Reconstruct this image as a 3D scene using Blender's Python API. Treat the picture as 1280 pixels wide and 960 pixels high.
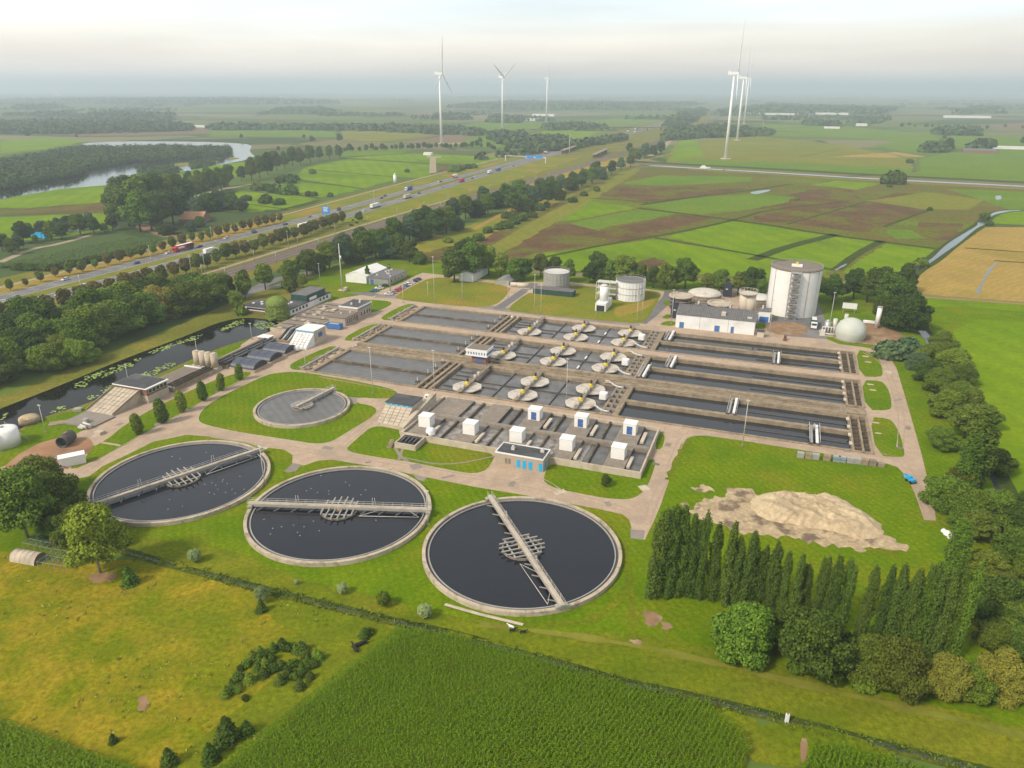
import bpy, math, random
import numpy as np
from mathutils import Vector, Matrix
from mathutils.geometry import tessellate_polygon
for o in list(bpy.data.objects): bpy.data.objects.remove(o)
S = bpy.context.scene; C = S.collection
rad = math.radians
rng = np.random.default_rng(7); random.seed(7)

# ---------------------------------------------------------------- camera
F, PITCH, ROLL, H = 923.31, rad(21.79367), rad(.1625), 100.0
cam = bpy.data.objects.new('camera', bpy.data.cameras.new('camera')); C.objects.link(cam)
cam.data.sensor_width = 36; cam.data.lens = 36*F/1280
cam.data.clip_start = 1; cam.data.clip_end = 150000
cam.matrix_world = Matrix.Translation((0, 0, H)) @ Matrix.Rotation(math.pi/2-PITCH, 4, 'X') @ Matrix.Rotation(ROLL, 4, 'Z')
S.camera = cam
# ---------------------------------------------------------------- world
SUN_EL, SUN_AZ = rad(42), rad(-125)          # azimuth from +Y, clockwise: behind left
w = bpy.data.worlds.new('World'); S.world = w; w.use_nodes = True
nt = w.node_tree; nt.nodes.clear(); N = nt.nodes.new; L = nt.links.new
out = N('ShaderNodeOutputWorld'); bg = N('ShaderNodeBackground'); bg.inputs[1].default_value = .1
sky = N('ShaderNodeTexSky'); sky.sky_type = 'NISHITA'; sky.sun_disc = False
sky.sun_elevation = SUN_EL; sky.sun_rotation = SUN_AZ; sky.dust_density = 3; sky.air_density = 1; sky.altitude = 100
geo = N('ShaderNodeTexCoord'); sep = N('ShaderNodeSeparateXYZ'); L(geo.outputs['Generated'], sep.inputs[0])
mp = N('ShaderNodeMapping'); mp.inputs['Scale'].default_value = (1.2, 1.2, 14); L(geo.outputs['Generated'], mp.inputs[0])
n1 = N('ShaderNodeTexNoise'); n1.inputs['Scale'].default_value = 1.5; n1.inputs['Detail'].default_value = 7; n1.inputs['Roughness'].default_value = .5
L(mp.outputs[0], n1.inputs['Vector'])
# height of the sky direction, wobbled by the noise so that the layers are uneven
mz = N('ShaderNodeMath'); mz.operation = 'MULTIPLY_ADD'; mz.inputs[1].default_value = .035; L(n1.outputs[0], mz.inputs[0]); L(sep.outputs[2], mz.inputs[2])
mo = N('ShaderNodeMath'); mo.operation = 'SUBTRACT'; mo.inputs[1].default_value = .0175; L(mz.outputs[0], mo.inputs[0])
cr = N('ShaderNodeValToRGB'); L(mo.outputs[0], cr.inputs[0])
e = cr.color_ramp.elements
def srgb(r, g, b, k=1.0):
    return tuple(((c/255)/12.92 if c/255 <= .04045 else ((c/255+.055)/1.055)**2.4)*k for c in (r, g, b))
stops = [(0.0, (238, 216, 204)), (.018, (234, 218, 206)), (.036, (236, 223, 208)), (.058, (236, 229, 216)), (.082, (228, 235, 235)), (.12, (216, 232, 240)), (.3, (196, 198, 200)), (1.0, (178, 180, 184))]
while len(e) < len(stops): e.new(.5)
for el, (p_, c_) in zip(e, stops): el.position = p_; el.color = (*srgb(*c_), 1)
# brighter towards the left
mx = N('ShaderNodeMapRange'); mx.inputs[1].default_value = -.6; mx.inputs[2].default_value = .6; mx.inputs[3].default_value = 6.0; mx.inputs[4].default_value = 5.5
L(sep.outputs[0], mx.inputs[0])
n2 = N('ShaderNodeTexNoise'); n2.inputs['Scale'].default_value = 2.2; n2.inputs['Detail'].default_value = 5; L(mp.outputs[0], n2.inputs['Vector'])
nm = N('ShaderNodeMapRange'); nm.inputs[1].default_value = .3; nm.inputs[2].default_value = .7; nm.inputs[3].default_value = .84; nm.inputs[4].default_value = 1.10; L(n2.outputs[0], nm.inputs[0])
mm = N('ShaderNodeMath'); mm.operation = 'MULTIPLY'; L(mx.outputs[0], mm.inputs[0]); L(nm.outputs[0], mm.inputs[1])
vm = N('ShaderNodeVectorMath'); vm.operation = 'SCALE'; L(cr.outputs[0], vm.inputs[0]); L(mm.outputs[0], vm.inputs['Scale'])
mix = N('ShaderNodeMix'); mix.data_type = 'RGBA'; mix.inputs[0].default_value = .92
L(sky.outputs[0], mix.inputs[6]); L(vm.outputs[0], mix.inputs[7]); L(mix.outputs[2], bg.inputs[0]); L(bg.outputs[0], out.inputs[0])
sun = bpy.data.objects.new('sun', bpy.data.lights.new('sun', 'SUN')); C.objects.link(sun)
sun.data.energy = 1.5; sun.data.angle = rad(10); sun.data.color = (1, .89, .72)
sd = Vector((math.sin(SUN_AZ)*math.cos(SUN_EL), math.cos(SUN_AZ)*math.cos(SUN_EL), math.sin(SUN_EL)))
sun.rotation_euler = sd.to_track_quat('Z', 'Y').to_euler()
S.view_settings.view_transform = 'Standard'; S.view_settings.look = 'None'; S.view_settings.gamma = 1; S.view_settings.exposure = 1.4
S.view_settings.use_curve_mapping = False
S.render.engine = 'CYCLES'
cy = S.cycles; cy.max_bounces = 6; cy.diffuse_bounces = 3; cy.glossy_bounces = 3; cy.transparent_max_bounces = 6; cy.transmission_bounces = 3; cy.volume_bounces = 2
cy.use_denoising = True; cy.caustics_reflective = False; cy.caustics_refractive = False; cy.sample_clamp_indirect = 4

# ---------------------------------------------------------------- geometry of the photograph: a pixel of a point at height z -> where it stands
def g(px, py, z=0.0):
    X, Y = px-640, py-480; c, s = math.cos(ROLL), math.sin(ROLL)
    X, Y = c*X+s*Y, -s*X+c*Y
    d = (X, F*math.cos(PITCH)-Y*math.sin(PITCH), -F*math.sin(PITCH)-Y*math.cos(PITCH))
    t = (z-H)/d[2]
    return Vector((d[0]*t, d[1]*t, z))
TH = -.35; A0 = Vector((-77.3, 261.8)); ct, st = math.cos(TH), math.sin(TH)
def W(u, v, z=0.0):                       # plant frame -> world
    return Vector((A0.x+u*ct-v*st, A0.y+u*st+v*ct, z))
def UV(px, py, z=0.0):
    p = g(px, py, z); x, y = p.x-A0.x, p.y-A0.y
    return (x*ct+y*st, -x*st+y*ct)

# ---------------------------------------------------------------- materials
M = {}
def mat(name, col, col2=None, scale=1.0, rough=.8, bump=0.0, detail=6, metal=0.0, spec=.3, lo=.35, hi=.65, col3=None, scale3=None, rnd=0.0, fac3=1.0, bscale=None, lo3=.5, hi3=.7, fine=0.0, fscale=1.5):
    m = bpy.data.materials.new(name); m.use_nodes = True; t = m.node_tree; b = t.nodes['Principled BSDF']
    b.inputs['Roughness'].default_value = rough; b.inputs['Metallic'].default_value = metal; b.inputs['Specular IOR Level'].default_value = spec
    b.inputs['Base Color'].default_value = (*col, 1)
    tc = t.nodes.new('ShaderNodeTexCoord'); last = None
    def noise(sc, det=detail):
        n = t.nodes.new('ShaderNodeTexNoise'); n.inputs['Scale'].default_value = sc; n.inputs['Detail'].default_value = det; n.inputs['Roughness'].default_value = .6
        t.links.new(tc.outputs['Object'], n.inputs['Vector']); return n
    if col2 is not None:
        n = noise(scale); r = t.nodes.new('ShaderNodeMapRange'); r.inputs[1].default_value = lo; r.inputs[2].default_value = hi; t.links.new(n.outputs[0], r.inputs[0])
        x = t.nodes.new('ShaderNodeMix'); x.data_type = 'RGBA'; x.inputs[6].default_value = (*col, 1); x.inputs[7].default_value = (*col2, 1)
        t.links.new(r.outputs[0], x.inputs[0]); last = x.outputs[2]
    if col3 is not None:
        n = noise(scale3 or scale*.2, 4); r = t.nodes.new('ShaderNodeMapRange'); r.inputs[1].default_value = lo3; r.inputs[2].default_value = hi3; r.inputs[4].default_value = fac3; t.links.new(n.outputs[0], r.inputs[0])
        x = t.nodes.new('ShaderNodeMix'); x.data_type = 'RGBA'; x.inputs[7].default_value = (*col3, 1)
        if last: t.links.new(last, x.inputs[6])
        else: x.inputs[6].default_value = (*col, 1)
        t.links.new(r.outputs[0], x.inputs[0]); last = x.outputs[2]
    if fine:
        n = noise(fscale, 5); n.inputs['Roughness'].default_value = .75; r = t.nodes.new('ShaderNodeMapRange'); r.inputs[1].default_value = .3; r.inputs[2].default_value = .7; r.inputs[3].default_value = 1-fine; r.inputs[4].default_value = 1+fine; t.links.new(n.outputs[0], r.inputs[0])
        vm_ = t.nodes.new('ShaderNodeVectorMath'); vm_.operation = 'SCALE'; t.links.new(r.outputs[0], vm_.inputs['Scale'])
        if last: t.links.new(last, vm_.inputs[0])
        else: vm_.inputs[0].default_value = col
        last = vm_.outputs[0]
    if rnd:
        oi = t.nodes.new('ShaderNodeObjectInfo'); hs = t.nodes.new('ShaderNodeHueSaturation')
        r1 = t.nodes.new('ShaderNodeMapRange'); r1.inputs[3].default_value = .5-.03*rnd; r1.inputs[4].default_value = .5+.006*rnd; t.links.new(oi.outputs['Random'], r1.inputs[0]); t.links.new(r1.outputs[0], hs.inputs['Hue'])
        mu = t.nodes.new('ShaderNodeMath'); mu.operation = 'MULTIPLY'; mu.inputs[1].default_value = 7.3; fr = t.nodes.new('ShaderNodeMath'); fr.operation = 'FRACT'
        t.links.new(oi.outputs['Random'], mu.inputs[0]); t.links.new(mu.outputs[0], fr.inputs[0])
        r2 = t.nodes.new('ShaderNodeMapRange'); r2.inputs[3].default_value = 1-.28*rnd; r2.inputs[4].default_value = 1+.3*rnd; t.links.new(fr.outputs[0], r2.inputs[0]); t.links.new(r2.outputs[0], hs.inputs['Value'])
        if last: t.links.new(last, hs.inputs['Color'])
        else: hs.inputs['Color'].default_value = (*col, 1)
        last = hs.outputs[0]
    if last: t.links.new(last, b.inputs['Base Color'])
    if bump:
        n = noise(bscale or scale*3); bp = t.nodes.new('ShaderNodeBump'); bp.inputs['Strength'].default_value = min(1, bump); bp.inputs['Distance'].default_value = .15*bump
        t.links.new(n.outputs[0], bp.inputs['Height']); t.links.new(bp.outputs[0], b.inputs['Normal'])
    M[name] = m; return m
def striped(name, angle, wave_scale, strength, dark, distort=2.0):
    """adds fine row stripes (tracks, rows of a crop, mowing lines) to a ground colour"""
    m = M[name]; t = m.node_tree; b = t.nodes['Principled BSDF']; tc = t.nodes.new('ShaderNodeTexCoord'); mp = t.nodes.new('ShaderNodeMapping')
    mp.inputs['Rotation'].default_value = (0, 0, angle); t.links.new(tc.outputs['Object'], mp.inputs[0])
    wv = t.nodes.new('ShaderNodeTexWave'); wv.inputs['Scale'].default_value = wave_scale; wv.inputs['Distortion'].default_value = distort; wv.inputs['Detail'].default_value = 3; wv.inputs['Detail Scale'].default_value = .6
    t.links.new(mp.outputs[0], wv.inputs[0]); mu = t.nodes.new('ShaderNodeMath'); mu.operation = 'MULTIPLY'; mu.inputs[1].default_value = strength; t.links.new(wv.outputs[1], mu.inputs[0])
    x = t.nodes.new('ShaderNodeMix'); x.data_type = 'RGBA'; x.inputs[7].default_value = (*dark, 1); t.links.new(mu.outputs[0], x.inputs[0])
    ln = b.inputs['Base Color'].links
    if ln: t.links.new(ln[0].from_socket, x.inputs[6])
    else: x.inputs[6].default_value = b.inputs['Base Color'].default_value
    t.links.new(x.outputs[2], b.inputs['Base Color'])

# ground colours
mat('lawn', (.092, .165, .003), (.145, .205, .005), .10, 1, .4, spec=0, bscale=2, col3=(.20, .19, .014), scale3=.035, fac3=.85, fine=.38, fscale=1.0, detail=9)
mat('verge', (.12, .145, .02), (.21, .175, .035), .08, 1, .5, spec=0, bscale=1.5, col3=(.09, .11, .015), scale3=.02, fine=.35, fscale=.7)
mat('dry_meadow', (.135, .165, .004), (.30, .220, .018), .11, 1, .6, spec=0, bscale=1, lo=.38, hi=.64, col3=(.125, .165, .006), scale3=.022, lo3=.50, hi3=.66, fac3=.85, fine=.45, fscale=.9, detail=10)
mat('olive_meadow', (.105, .150, .005), (.16, .180, .010), .06, 1, .5, spec=0, bscale=1, col3=(.21, .19, .018), scale3=.045, fac3=.7, fine=.42, fscale=.9, detail=9)
mat('field_bright', (.125, .22, .004), (.18, .26, .008), .02, 1, .4, spec=0, bscale=.4, col3=(.10, .165, .010), scale3=.012, fine=.25, fscale=.35)
mat('field_green', (.10, .18, .016), (.14, .20, .022), .015, 1, .3, spec=0, bscale=.4, fine=.22, fscale=.2)
mat('field_mid', (.09, .135, .026), (.12, .15, .030), .012, 1, .3, spec=0, bscale=.4, fine=.2, fscale=.2)
mat('field_olive', (.15, .17, .024), (.20, .19, .03), .012, 1, .3, spec=0, bscale=.4, fine=.25, fscale=.2)
mat('field_brown', (.16, .092, .045), (.10, .068, .034), .05, 1, .5, spec=0, bscale=.5, col3=(.135, .15, .020), scale3=.022, fac3=.85, lo3=.49, hi3=.58, fine=.4, fscale=.3, detail=9)
mat('field_soil', (.20, .14, .085), (.17, .13, .07), .02, 1, .3, spec=0)
mat('stubble', (.40, .275, .08), (.31, .22, .065), .03, 1, .4, spec=0, bscale=.8, col3=(.22, .19, .03), scale3=.02, fac3=.7, fine=.3, fscale=.6)
mat('marsh', (.10, .13, .018), (.15, .10, .035), .04, 1, .5, spec=0, bscale=.5, col3=(.13, .18, .016), scale3=.008, fine=.4, fscale=.3, detail=9)
mat('dark_hedge', (.04, .065, .012), (.065, .085, .02), .2, 1, .8, spec=0, bscale=.7, fine=.5, fscale=.8)
mat('ochre_grass', (.34, .225, .05), (.24, .19, .035), .08, 1, .4, spec=0, fine=.3, fscale=.8)
mat('yellow_grass', (.20, .20, .020), (.14, .17, .018), .05, 1, .4, spec=0, col3=(.30, .19, .04), scale3=.02, fine=.35, fscale=.8, detail=9)
striped('field_bright', TH+.1, .02, .25, (.09, .15, .01)); striped('stubble', .9, .07, .35, (.25, .17, .04), 9); striped('field_mid', .3, .02, .3, (.10, .13, .04)); striped('field_brown', TH+1.5, .06, .4, (.07, .045, .02), 6)
striped('olive_meadow', 1.27, .035, .3, (.085, .11, .01), 5); striped('dry_meadow', .9, .03, .25, (.12, .13, .012), 8); striped('lawn', TH, .16, .26, (.065, .125, .003), 2.5)
# pavings
mat('brick_paving', (.46, .345, .25), (.38, .285, .205), .35, .9, .2, spec=.2, bscale=5, col3=(.30, .235, .175), scale3=.07, fac3=.8, fine=.16, fscale=1.8)
mat('asphalt', (.17, .165, .165), (.14, .135, .135), .3, .9, spec=.2, col3=(.22, .21, .20), scale3=.04)
mat('tyre_marks', (.33, .255, .19), (.38, .29, .215), .4, .9, spec=.2, fine=.25, fscale=1.5)
mat('grey_paving', (.27, .235, .20), (.23, .20, .17), .3, .9, spec=.2, col3=(.19, .17, .14), scale3=.06)
mat('ditch_grass', (.065, .09, .012), (.11, .12, .018), .3, 1, .8, spec=0, bscale=.7, fine=.5, fscale=1.2)
mat('bare_soil', (.30, .19, .11), (.22, .14, .08), .4, 1, .5, spec=0, col3=(.36, .28, .19), scale3=.15)
mat('rusty_ground', (.30, .15, .08), (.38, .25, .15), .2, .95, .3, spec=.1, col3=(.22, .12, .08), scale3=.1)
mat('sand', (.54, .43, .28), (.45, .355, .23), .25, 1, .9, spec=0, bscale=1.2, col3=(.27, .205, .135), scale3=.10, fac3=.75, detail=9, fine=.28, fscale=.9)
mat('sand_flat', (.50, .39, .25), (.33, .255, .155), .3, 1, .8, spec=0, bscale=1.2, col3=(.14, .10, .075), scale3=.16, fac3=.85, lo3=.52, hi3=.62, detail=9, fine=.3, fscale=1)
mat('path_sand', (.36, .29, .20), (.30, .25, .17), .1, 1, spec=0)
mat('ballast', (.17, .125, .105), (.12, .09, .08), .3, 1, .4, spec=0)
mat('line_white', (.7, .7, .68), None, rough=.8)
# building stuff
mat('concrete', (.34, .27, .185), (.23, .18, .125), .5, .9, .2, spec=.2, bscale=4, col3=(.15, .12, .09), scale3=.22, fac3=.8, fine=.2, fscale=1.6)
mat('concrete_dark', (.12, .095, .07), (.075, .06, .047), .5, .9, .2, spec=.2, bscale=3, col3=(.23, .19, .14), scale3=.2, fine=.2, fscale=1.6)
mat('concrete_rim', (.50, .42, .32), (.40, .335, .25), .35, .9, .15, spec=.2, bscale=4, col3=(.24, .19, .135), scale3=.45, fac3=.85, lo3=.5, hi3=.66, fine=.2, fscale=2.5)
mat('concrete_deck', (.26, .22, .18), (.20, .17, .14), .4, .9, .2, spec=.2, bscale=4, col3=(.28, .23, .185), scale3=.15, fine=.2, fscale=1.2)
mat('concrete_light', (.54, .46, .36), (.44, .375, .29), .5, .85, .15, spec=.2, bscale=4, col3=(.31, .255, .19), scale3=.3, fac3=.75, fine=.14, fscale=2)
mat('splash_cover', (.60, .55, .485), (.50, .455, .40), .6, .85, .2, spec=.2, col3=(.40, .36, .31), scale3=.25, fine=.15, fscale=1.5)
mat('foam', (.42, .39, .36), (.30, .28, .26), 1.2, .8, .6, spec=.2)
mat('galvanised', (.42, .40, .37), (.34, .33, .31), 1, .5, metal=.2)
mat('galv_light', (.62, .60, .56), (.52, .50, .47), 1, .5)
mat('white_paint', (.80, .79, .77), (.74, .73, .71), .3, .5, spec=.4)
mat('white_clad', (.78, .78, .77), (.72, .72, .715), .2, .5, spec=.4, col3=(.63, .63, .62), scale3=.12)
mat('cream', (.58, .50, .40), (.50, .43, .34), .3, .6)
mat('cream_brick', (.42, .35, .27), (.37, .30, .235), 1.5, .9)
mat('red_brick', (.26, .13, .10), (.20, .10, .08), 2, .9)
mat('roof_felt', (.055, .055, .06), (.08, .08, .085), .4, .9, .1, col3=(.11, .11, .11), scale3=.1)
mat('roof_grey', (.12, .115, .115), (.17, .165, .165), .7, .8, fine=.25, fscale=1)
mat('roof_brown', (.17, .14, .115), (.22, .18, .145), .7, .85)
mat('roof_tile', (.58, .30, .15), (.48, .25, .13), .5, .85)
mat('dark_green', (.02, .06, .05), (.025, .075, .06), .5, .6)
mat('dark_blue_metal', (.05, .06, .09), (.07, .08, .11), .5, .45, spec=.5)
mat('navy', (.018, .025, .04), (.03, .035, .05), 1, .5, spec=.5)
mat('blue_paint', (.05, .16, .42), None, rough=.5); mat('cyan_paint', (.02, .36, .68), None, rough=.5); mat('yellow_paint', (.72, .56, .02), None, rough=.5)
mat('blue_door', (.06, .13, .34), None, rough=.5); mat('red_paint', (.50, .03, .03), None, rough=.4); mat('magenta_paint', (.50, .02, .10), None, rough=.45); mat('orange_paint', (.62, .16, .03), None, rough=.5)
mat('sign_blue', (.02, .22, .62), None, rough=.5); mat('green_paint', (.06, .20, .14), None, rough=.5)
mat('glass', (.02, .025, .03), None, rough=.1, spec=.8); mat('tyre', (.02, .02, .02), None, rough=.9); mat('rust', (.22, .12, .07), (.32, .18, .10), 1, .8)
mat('dome_skin', (.50, .52, .47), (.46, .48, .43), .3, .55, spec=.35)
mat('silver', (.50, .50, .49), (.42, .42, .41), .4, .4, metal=.5)
mat('bark', (.10, .08, .055), (.06, .05, .04), 1.5, .95); mat('bark_pale', (.30, .26, .21), (.18, .15, .12), 1.5, .9)
mat('blade_white', (.80, .80, .80), None, rough=.5)
mat('dark_metal', (.07, .065, .065), (.10, .09, .085), 1, .6)
mat('person_cloth', (.10, .12, .2), None)
# foliage
def leafmat(name, a, b, c=None, rnd=1.0):
    a, b = tuple(x*1.32 for x in a), tuple(x*1.28 for x in b)
    m = mat(name, a, b, 2.2, .75, spec=.12, detail=2, rnd=rnd, col3=c, scale3=.18, fac3=.7, lo=.38, hi=.62, fine=.5, fscale=5)
    return m
leafmat('leaf_dark', (.024, .052, .006), (.060, .105, .012)); leafmat('leaf_mid', (.045, .088, .008), (.095, .155, .014)); leafmat('leaf_light', (.085, .14, .010), (.14, .20, .018))
leafmat('leaf_poplar', (.030, .062, .009), (.070, .115, .015), rnd=.7); leafmat('leaf_olive', (.048, .078, .008), (.095, .130, .014)); leafmat('leaf_rust', (.080, .076, .014), (.125, .105, .020), (.07, .10, .016), rnd=.7)
leafmat('leaf_willow', (.10, .15, .03), (.14, .185, .04)); leafmat('leaf_blue', (.04, .08, .035), (.075, .12, .05)); leafmat('leaf_yellow', (.15, .16, .02), (.19, .18, .025)); leafmat('leaf_conifer', (.010, .03, .012), (.025, .05, .018))
leafmat('leaf_sage', (.13, .19, .07), (.18, .24, .10))
leafmat('corn', (.045, .098, .002), (.098, .165, .004), (.085, .13, .003), 0); leafmat('corn_dark', (.045, .085, .016), (.075, .11, .024), rnd=0)
leafmat('wood_far', (.030, .058, .014), (.065, .095, .022), (.04, .06, .02), 0); leafmat('lily', (.16, .23, .05), (.22, .28, .08), rnd=0)
# waters
def water(name, col, rough=.08, bump=.05, bscale=.8, col2=None, sc=.1, spec=.5):
    m = mat(name, col, col2, sc, rough, bump, spec=spec, bscale=bscale); return m
water('water_dark', (.008, .009, .015), .09, .07, .5, spec=.42)
water('water_lane', (.018, .02, .025), .08, .06, .6, spec=.42)
water('water_canal', (.008, .008, .006), .06, .03, .6, spec=.10)
water('water_open', (.05, .055, .06), .12, .05, .3)
water('water_sludge', (.07, .065, .062), .22, .3, 1.0, (.15, .14, .13), .22)
water('water_aerated', (.115, .112, .108), .45, .8, 1.3, (.16, .155, .15), .25)
striped('water_aerated', TH+.9, .12, .5, (.09, .088, .085), 3)
water('water_churned', (.10, .085, .07), .4, 1.0, 2.0, (.36, .33, .30), .5)
# ---------------------------------------------------------------- mesh helpers
class MB:
    def __init__(s): s.v = []; s.f = []; s.sm = []
    def add(s, vs, fs, smooth=False):
        n = len(s.v); s.v += [tuple(x) for x in vs]; s.f += [tuple(i+n for i in f) for f in fs]; s.sm += [smooth]*len(fs); return s
    def box(s, x0, x1, y0, y1, z0, z1):
        return s.add([(x0,y0,z0),(x1,y0,z0),(x1,y1,z0),(x0,y1,z0),(x0,y0,z1),(x1,y0,z1),(x1,y1,z1),(x0,y1,z1)],
                     [(3,2,1,0),(4,5,6,7),(0,1,5,4),(1,2,6,5),(2,3,7,6),(3,0,4,7)])
    def prism(s, pts, z0, z1):           # convex or mildly concave polygon, counter-clockwise
        n = len(pts)
        z0s = z0 if hasattr(z0, '__len__') else [z0]*n; z1s = z1 if hasattr(z1, '__len__') else [z1]*n
        return s.add([(p[0],p[1],z) for p, z in zip(pts, z0s)]+[(p[0],p[1],z) for p, z in zip(pts, z1s)],
                     [tuple(range(n))[::-1], tuple(range(n, 2*n))]+[(i, (i+1)%n, n+(i+1)%n, n+i) for i in range(n)])
    def cyl(s, cx, cy, z0, z1, r0, r1=None, n=16, cap=True):
        r1 = r0 if r1 is None else r1
        vs = [(cx+r*math.cos(2*math.pi*i/n), cy+r*math.sin(2*math.pi*i/n), z) for r, z in ((r0,z0),(r1,z1)) for i in range(n)]
        s.add(vs, [(i, (i+1)%n, n+(i+1)%n, n+i) for i in range(n)], True)
        if cap: s.f += [tuple(len(s.v)-2*n+i for i in range(n))[::-1], tuple(len(s.v)-n+i for i in range(n))]; s.sm += [False, False]
        return s
    def ring(s, cx, cy, ri, ro, z0, z1, n=96, a0=0, a1=2*math.pi):
        full = abs(a1-a0-2*math.pi) < 1e-6; k = n if full else n+1
        vs = [(cx+r*math.cos(a0+(a1-a0)*i/n), cy+r*math.sin(a0+(a1-a0)*i/n), z) for r, z in ((ri,z0),(ro,z0),(ro,z1),(ri,z1)) for i in range(k)]
        fs = []
        for i in range(n):
            j = (i+1) % k
            for q in range(4): fs.append((q*k+i, q*k+j, ((q+1)%4)*k+j, ((q+1)%4)*k+i))
        return s.add(vs, fs)
    def tube(s, p, q, r, n=6, r2=None):
        p, q = Vector(p), Vector(q); d = (q-p); a = d.orthogonal().normalized(); b = d.normalized().cross(a); r2 = r if r2 is None else r2
        vs = [P+(a*math.cos(2*math.pi*i/n)+b*math.sin(2*math.pi*i/n))*R for P, R in ((p,r),(q,r2)) for i in range(n)]
        s.add(vs, [(i, (i+1)%n, n+(i+1)%n, n+i) for i in range(n)], True)
        s.f += [tuple(len(s.v)-2*n+i for i in range(n))[::-1], tuple(len(s.v)-n+i for i in range(n))]; s.sm += [False]*2
        return s
    def beam(s, p, q, w, h):             # rectangular bar, z up
        p, q = Vector(p), Vector(q); d = (q-p).normalized(); u = Vector((-d.y, d.x, 0)); u = u.normalized()*w/2 if u.length > 1e-6 else Vector((w/2,0,0)); t = Vector((0,0,h/2))
        return s.add([p-u-t, p+u-t, p+u+t, p-u+t, q-u-t, q+u-t, q+u+t, q-u+t], [(0,1,2,3),(7,6,5,4),(1,0,4,5),(2,1,5,6),(3,2,6,7),(0,3,7,4)])
    def dome(s, cx, cy, z0, r, hz, n=32, m=10, a_max=math.pi/2):
        vs = []; fs = []
        for j in range(m):
            a = a_max*j/m
            for i in range(n): vs.append((cx+r*math.cos(a)*math.cos(2*math.pi*i/n), cy+r*math.cos(a)*math.sin(2*math.pi*i/n), z0+hz*math.sin(a)))
        vs.append((cx, cy, z0+hz))
        for j in range(m-1):
            for i in range(n): fs.append((j*n+i, j*n+(i+1)%n, (j+1)*n+(i+1)%n, (j+1)*n+i))
        for i in range(n): fs.append(((m-1)*n+i, (m-1)*n+(i+1)%n, m*n))
        return s.add(vs, fs, True)
    def mesh(s, name, m=None):
        me = bpy.data.meshes.new(name); me.from_pydata(s.v, [], s.f); me.polygons.foreach_set('use_smooth', s.sm)
        if m: me.materials.append(M[m])
        me.update(); return me
    def build(s, name, m, parent=None):
        o = bpy.data.objects.new(name, s.mesh(name, m)); C.objects.link(o); o.parent = parent; return o
def tag(o, label=None, cat=None, group=None, kind=None):
    for k, x in (('label', label), ('category', cat), ('group', group), ('kind', kind)):
        if x: o[k] = x
    return o
def empty(name, loc, label, cat, rz=0.0, group=None, sc=1.0):
    o = bpy.data.objects.new(name, None); C.objects.link(o); o.location = loc; o.rotation_euler = (0, 0, rz); o.scale = (sc,)*3; o.empty_display_size = 1
    return tag(o, label, cat, group)
def pempty(name, u, v, z, label, cat, group=None, rz=0.0):   # a thing in the plant frame: local x = u, local y = v
    return empty(name, W(u, v, z), label, cat, TH+rz, group)
def copy_tree(o, parent=None):
    c = o.copy(); C.objects.link(c)
    if parent: c.parent = parent
    for ch in KIDS.get(o.name, []):
        copy_tree(ch, c)
    return c
KIDS = {}
def remember(o):                           # children map once per prototype
    KIDS[o.name] = [x for x in C.objects if x.parent == o]
    for k in KIDS[o.name]: remember(k)
ORD = ['first','second','third','fourth','fifth','sixth','seventh','eighth','ninth','tenth','eleventh','twelfth','thirteenth','fourteenth','fifteenth','sixteenth','seventeenth','eighteenth','nineteenth','twentieth']
TENS = {20:'twenty',30:'thirty',40:'forty',50:'fifty',60:'sixty',70:'seventy'}
def ordn(i):                               # 0 -> first
    if i < 20: return ORD[i]
    t = (i+1)//10*10; r = (i+1)-t
    return (TENS[t][:-1]+'ieth') if r == 0 else TENS[t]+'-'+ORD[r-1]

# ---- flat sheets of ground
def chaikin(pts, n=2, closed=True):
    for _ in range(n):
        q = []; k = len(pts)
        for i in range(k if closed else k-1):
            a, b = pts[i], pts[(i+1) % k]; q += [a*.75+b*.25, a*.25+b*.75]
        if not closed: q = [pts[0]]+q+[pts[-1]]
        pts = q
    return pts
def P(p, z=0.0):
    if isinstance(p, Vector): return p
    if p[0] == 'u': return W(p[1], p[2], z)
    return g(p[0], p[1], z)
def sheet(name, m, pts, z, smooth=0, zg=0.0, kind='structure'):
    ps = [P(p, zg).to_2d() for p in pts]
    if smooth: ps = chaikin(ps, smooth)
    tri = tessellate_polygon([[Vector((p.x, p.y, 0)) for p in ps]])
    vs = [(p.x, p.y, z) for p in ps]; fs = []
    for t in tri:
        a, b, c = (ps[i] for i in t)
        fs.append(tuple(t) if (b-a).cross(c-a) > 0 else tuple(t)[::-1])
    mb = MB().add(vs, fs); o = mb.build(name, m); return tag(o, kind=kind)
def ragged(pts, amp=.5, step=.8, n=1):
    ps = chaikin([P(p).to_2d() for p in pts], n); out = []
    for a_, b_ in zip(ps, ps[1:]+ps[:1]):
        k = max(1, int((b_-a_).length/step)); d_ = (b_-a_).normalized() if (b_-a_).length > 1e-6 else Vector((1, 0)); q_ = Vector((-d_.y, d_.x))
        for i in range(k): c_ = a_.lerp(b_, i/k); out.append((c_+q_*(random.gauss(0, amp)*.6+amp*math.sin(c_.x*1.3)*math.cos(c_.y*1.7))).to_3d())
    return out
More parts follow.
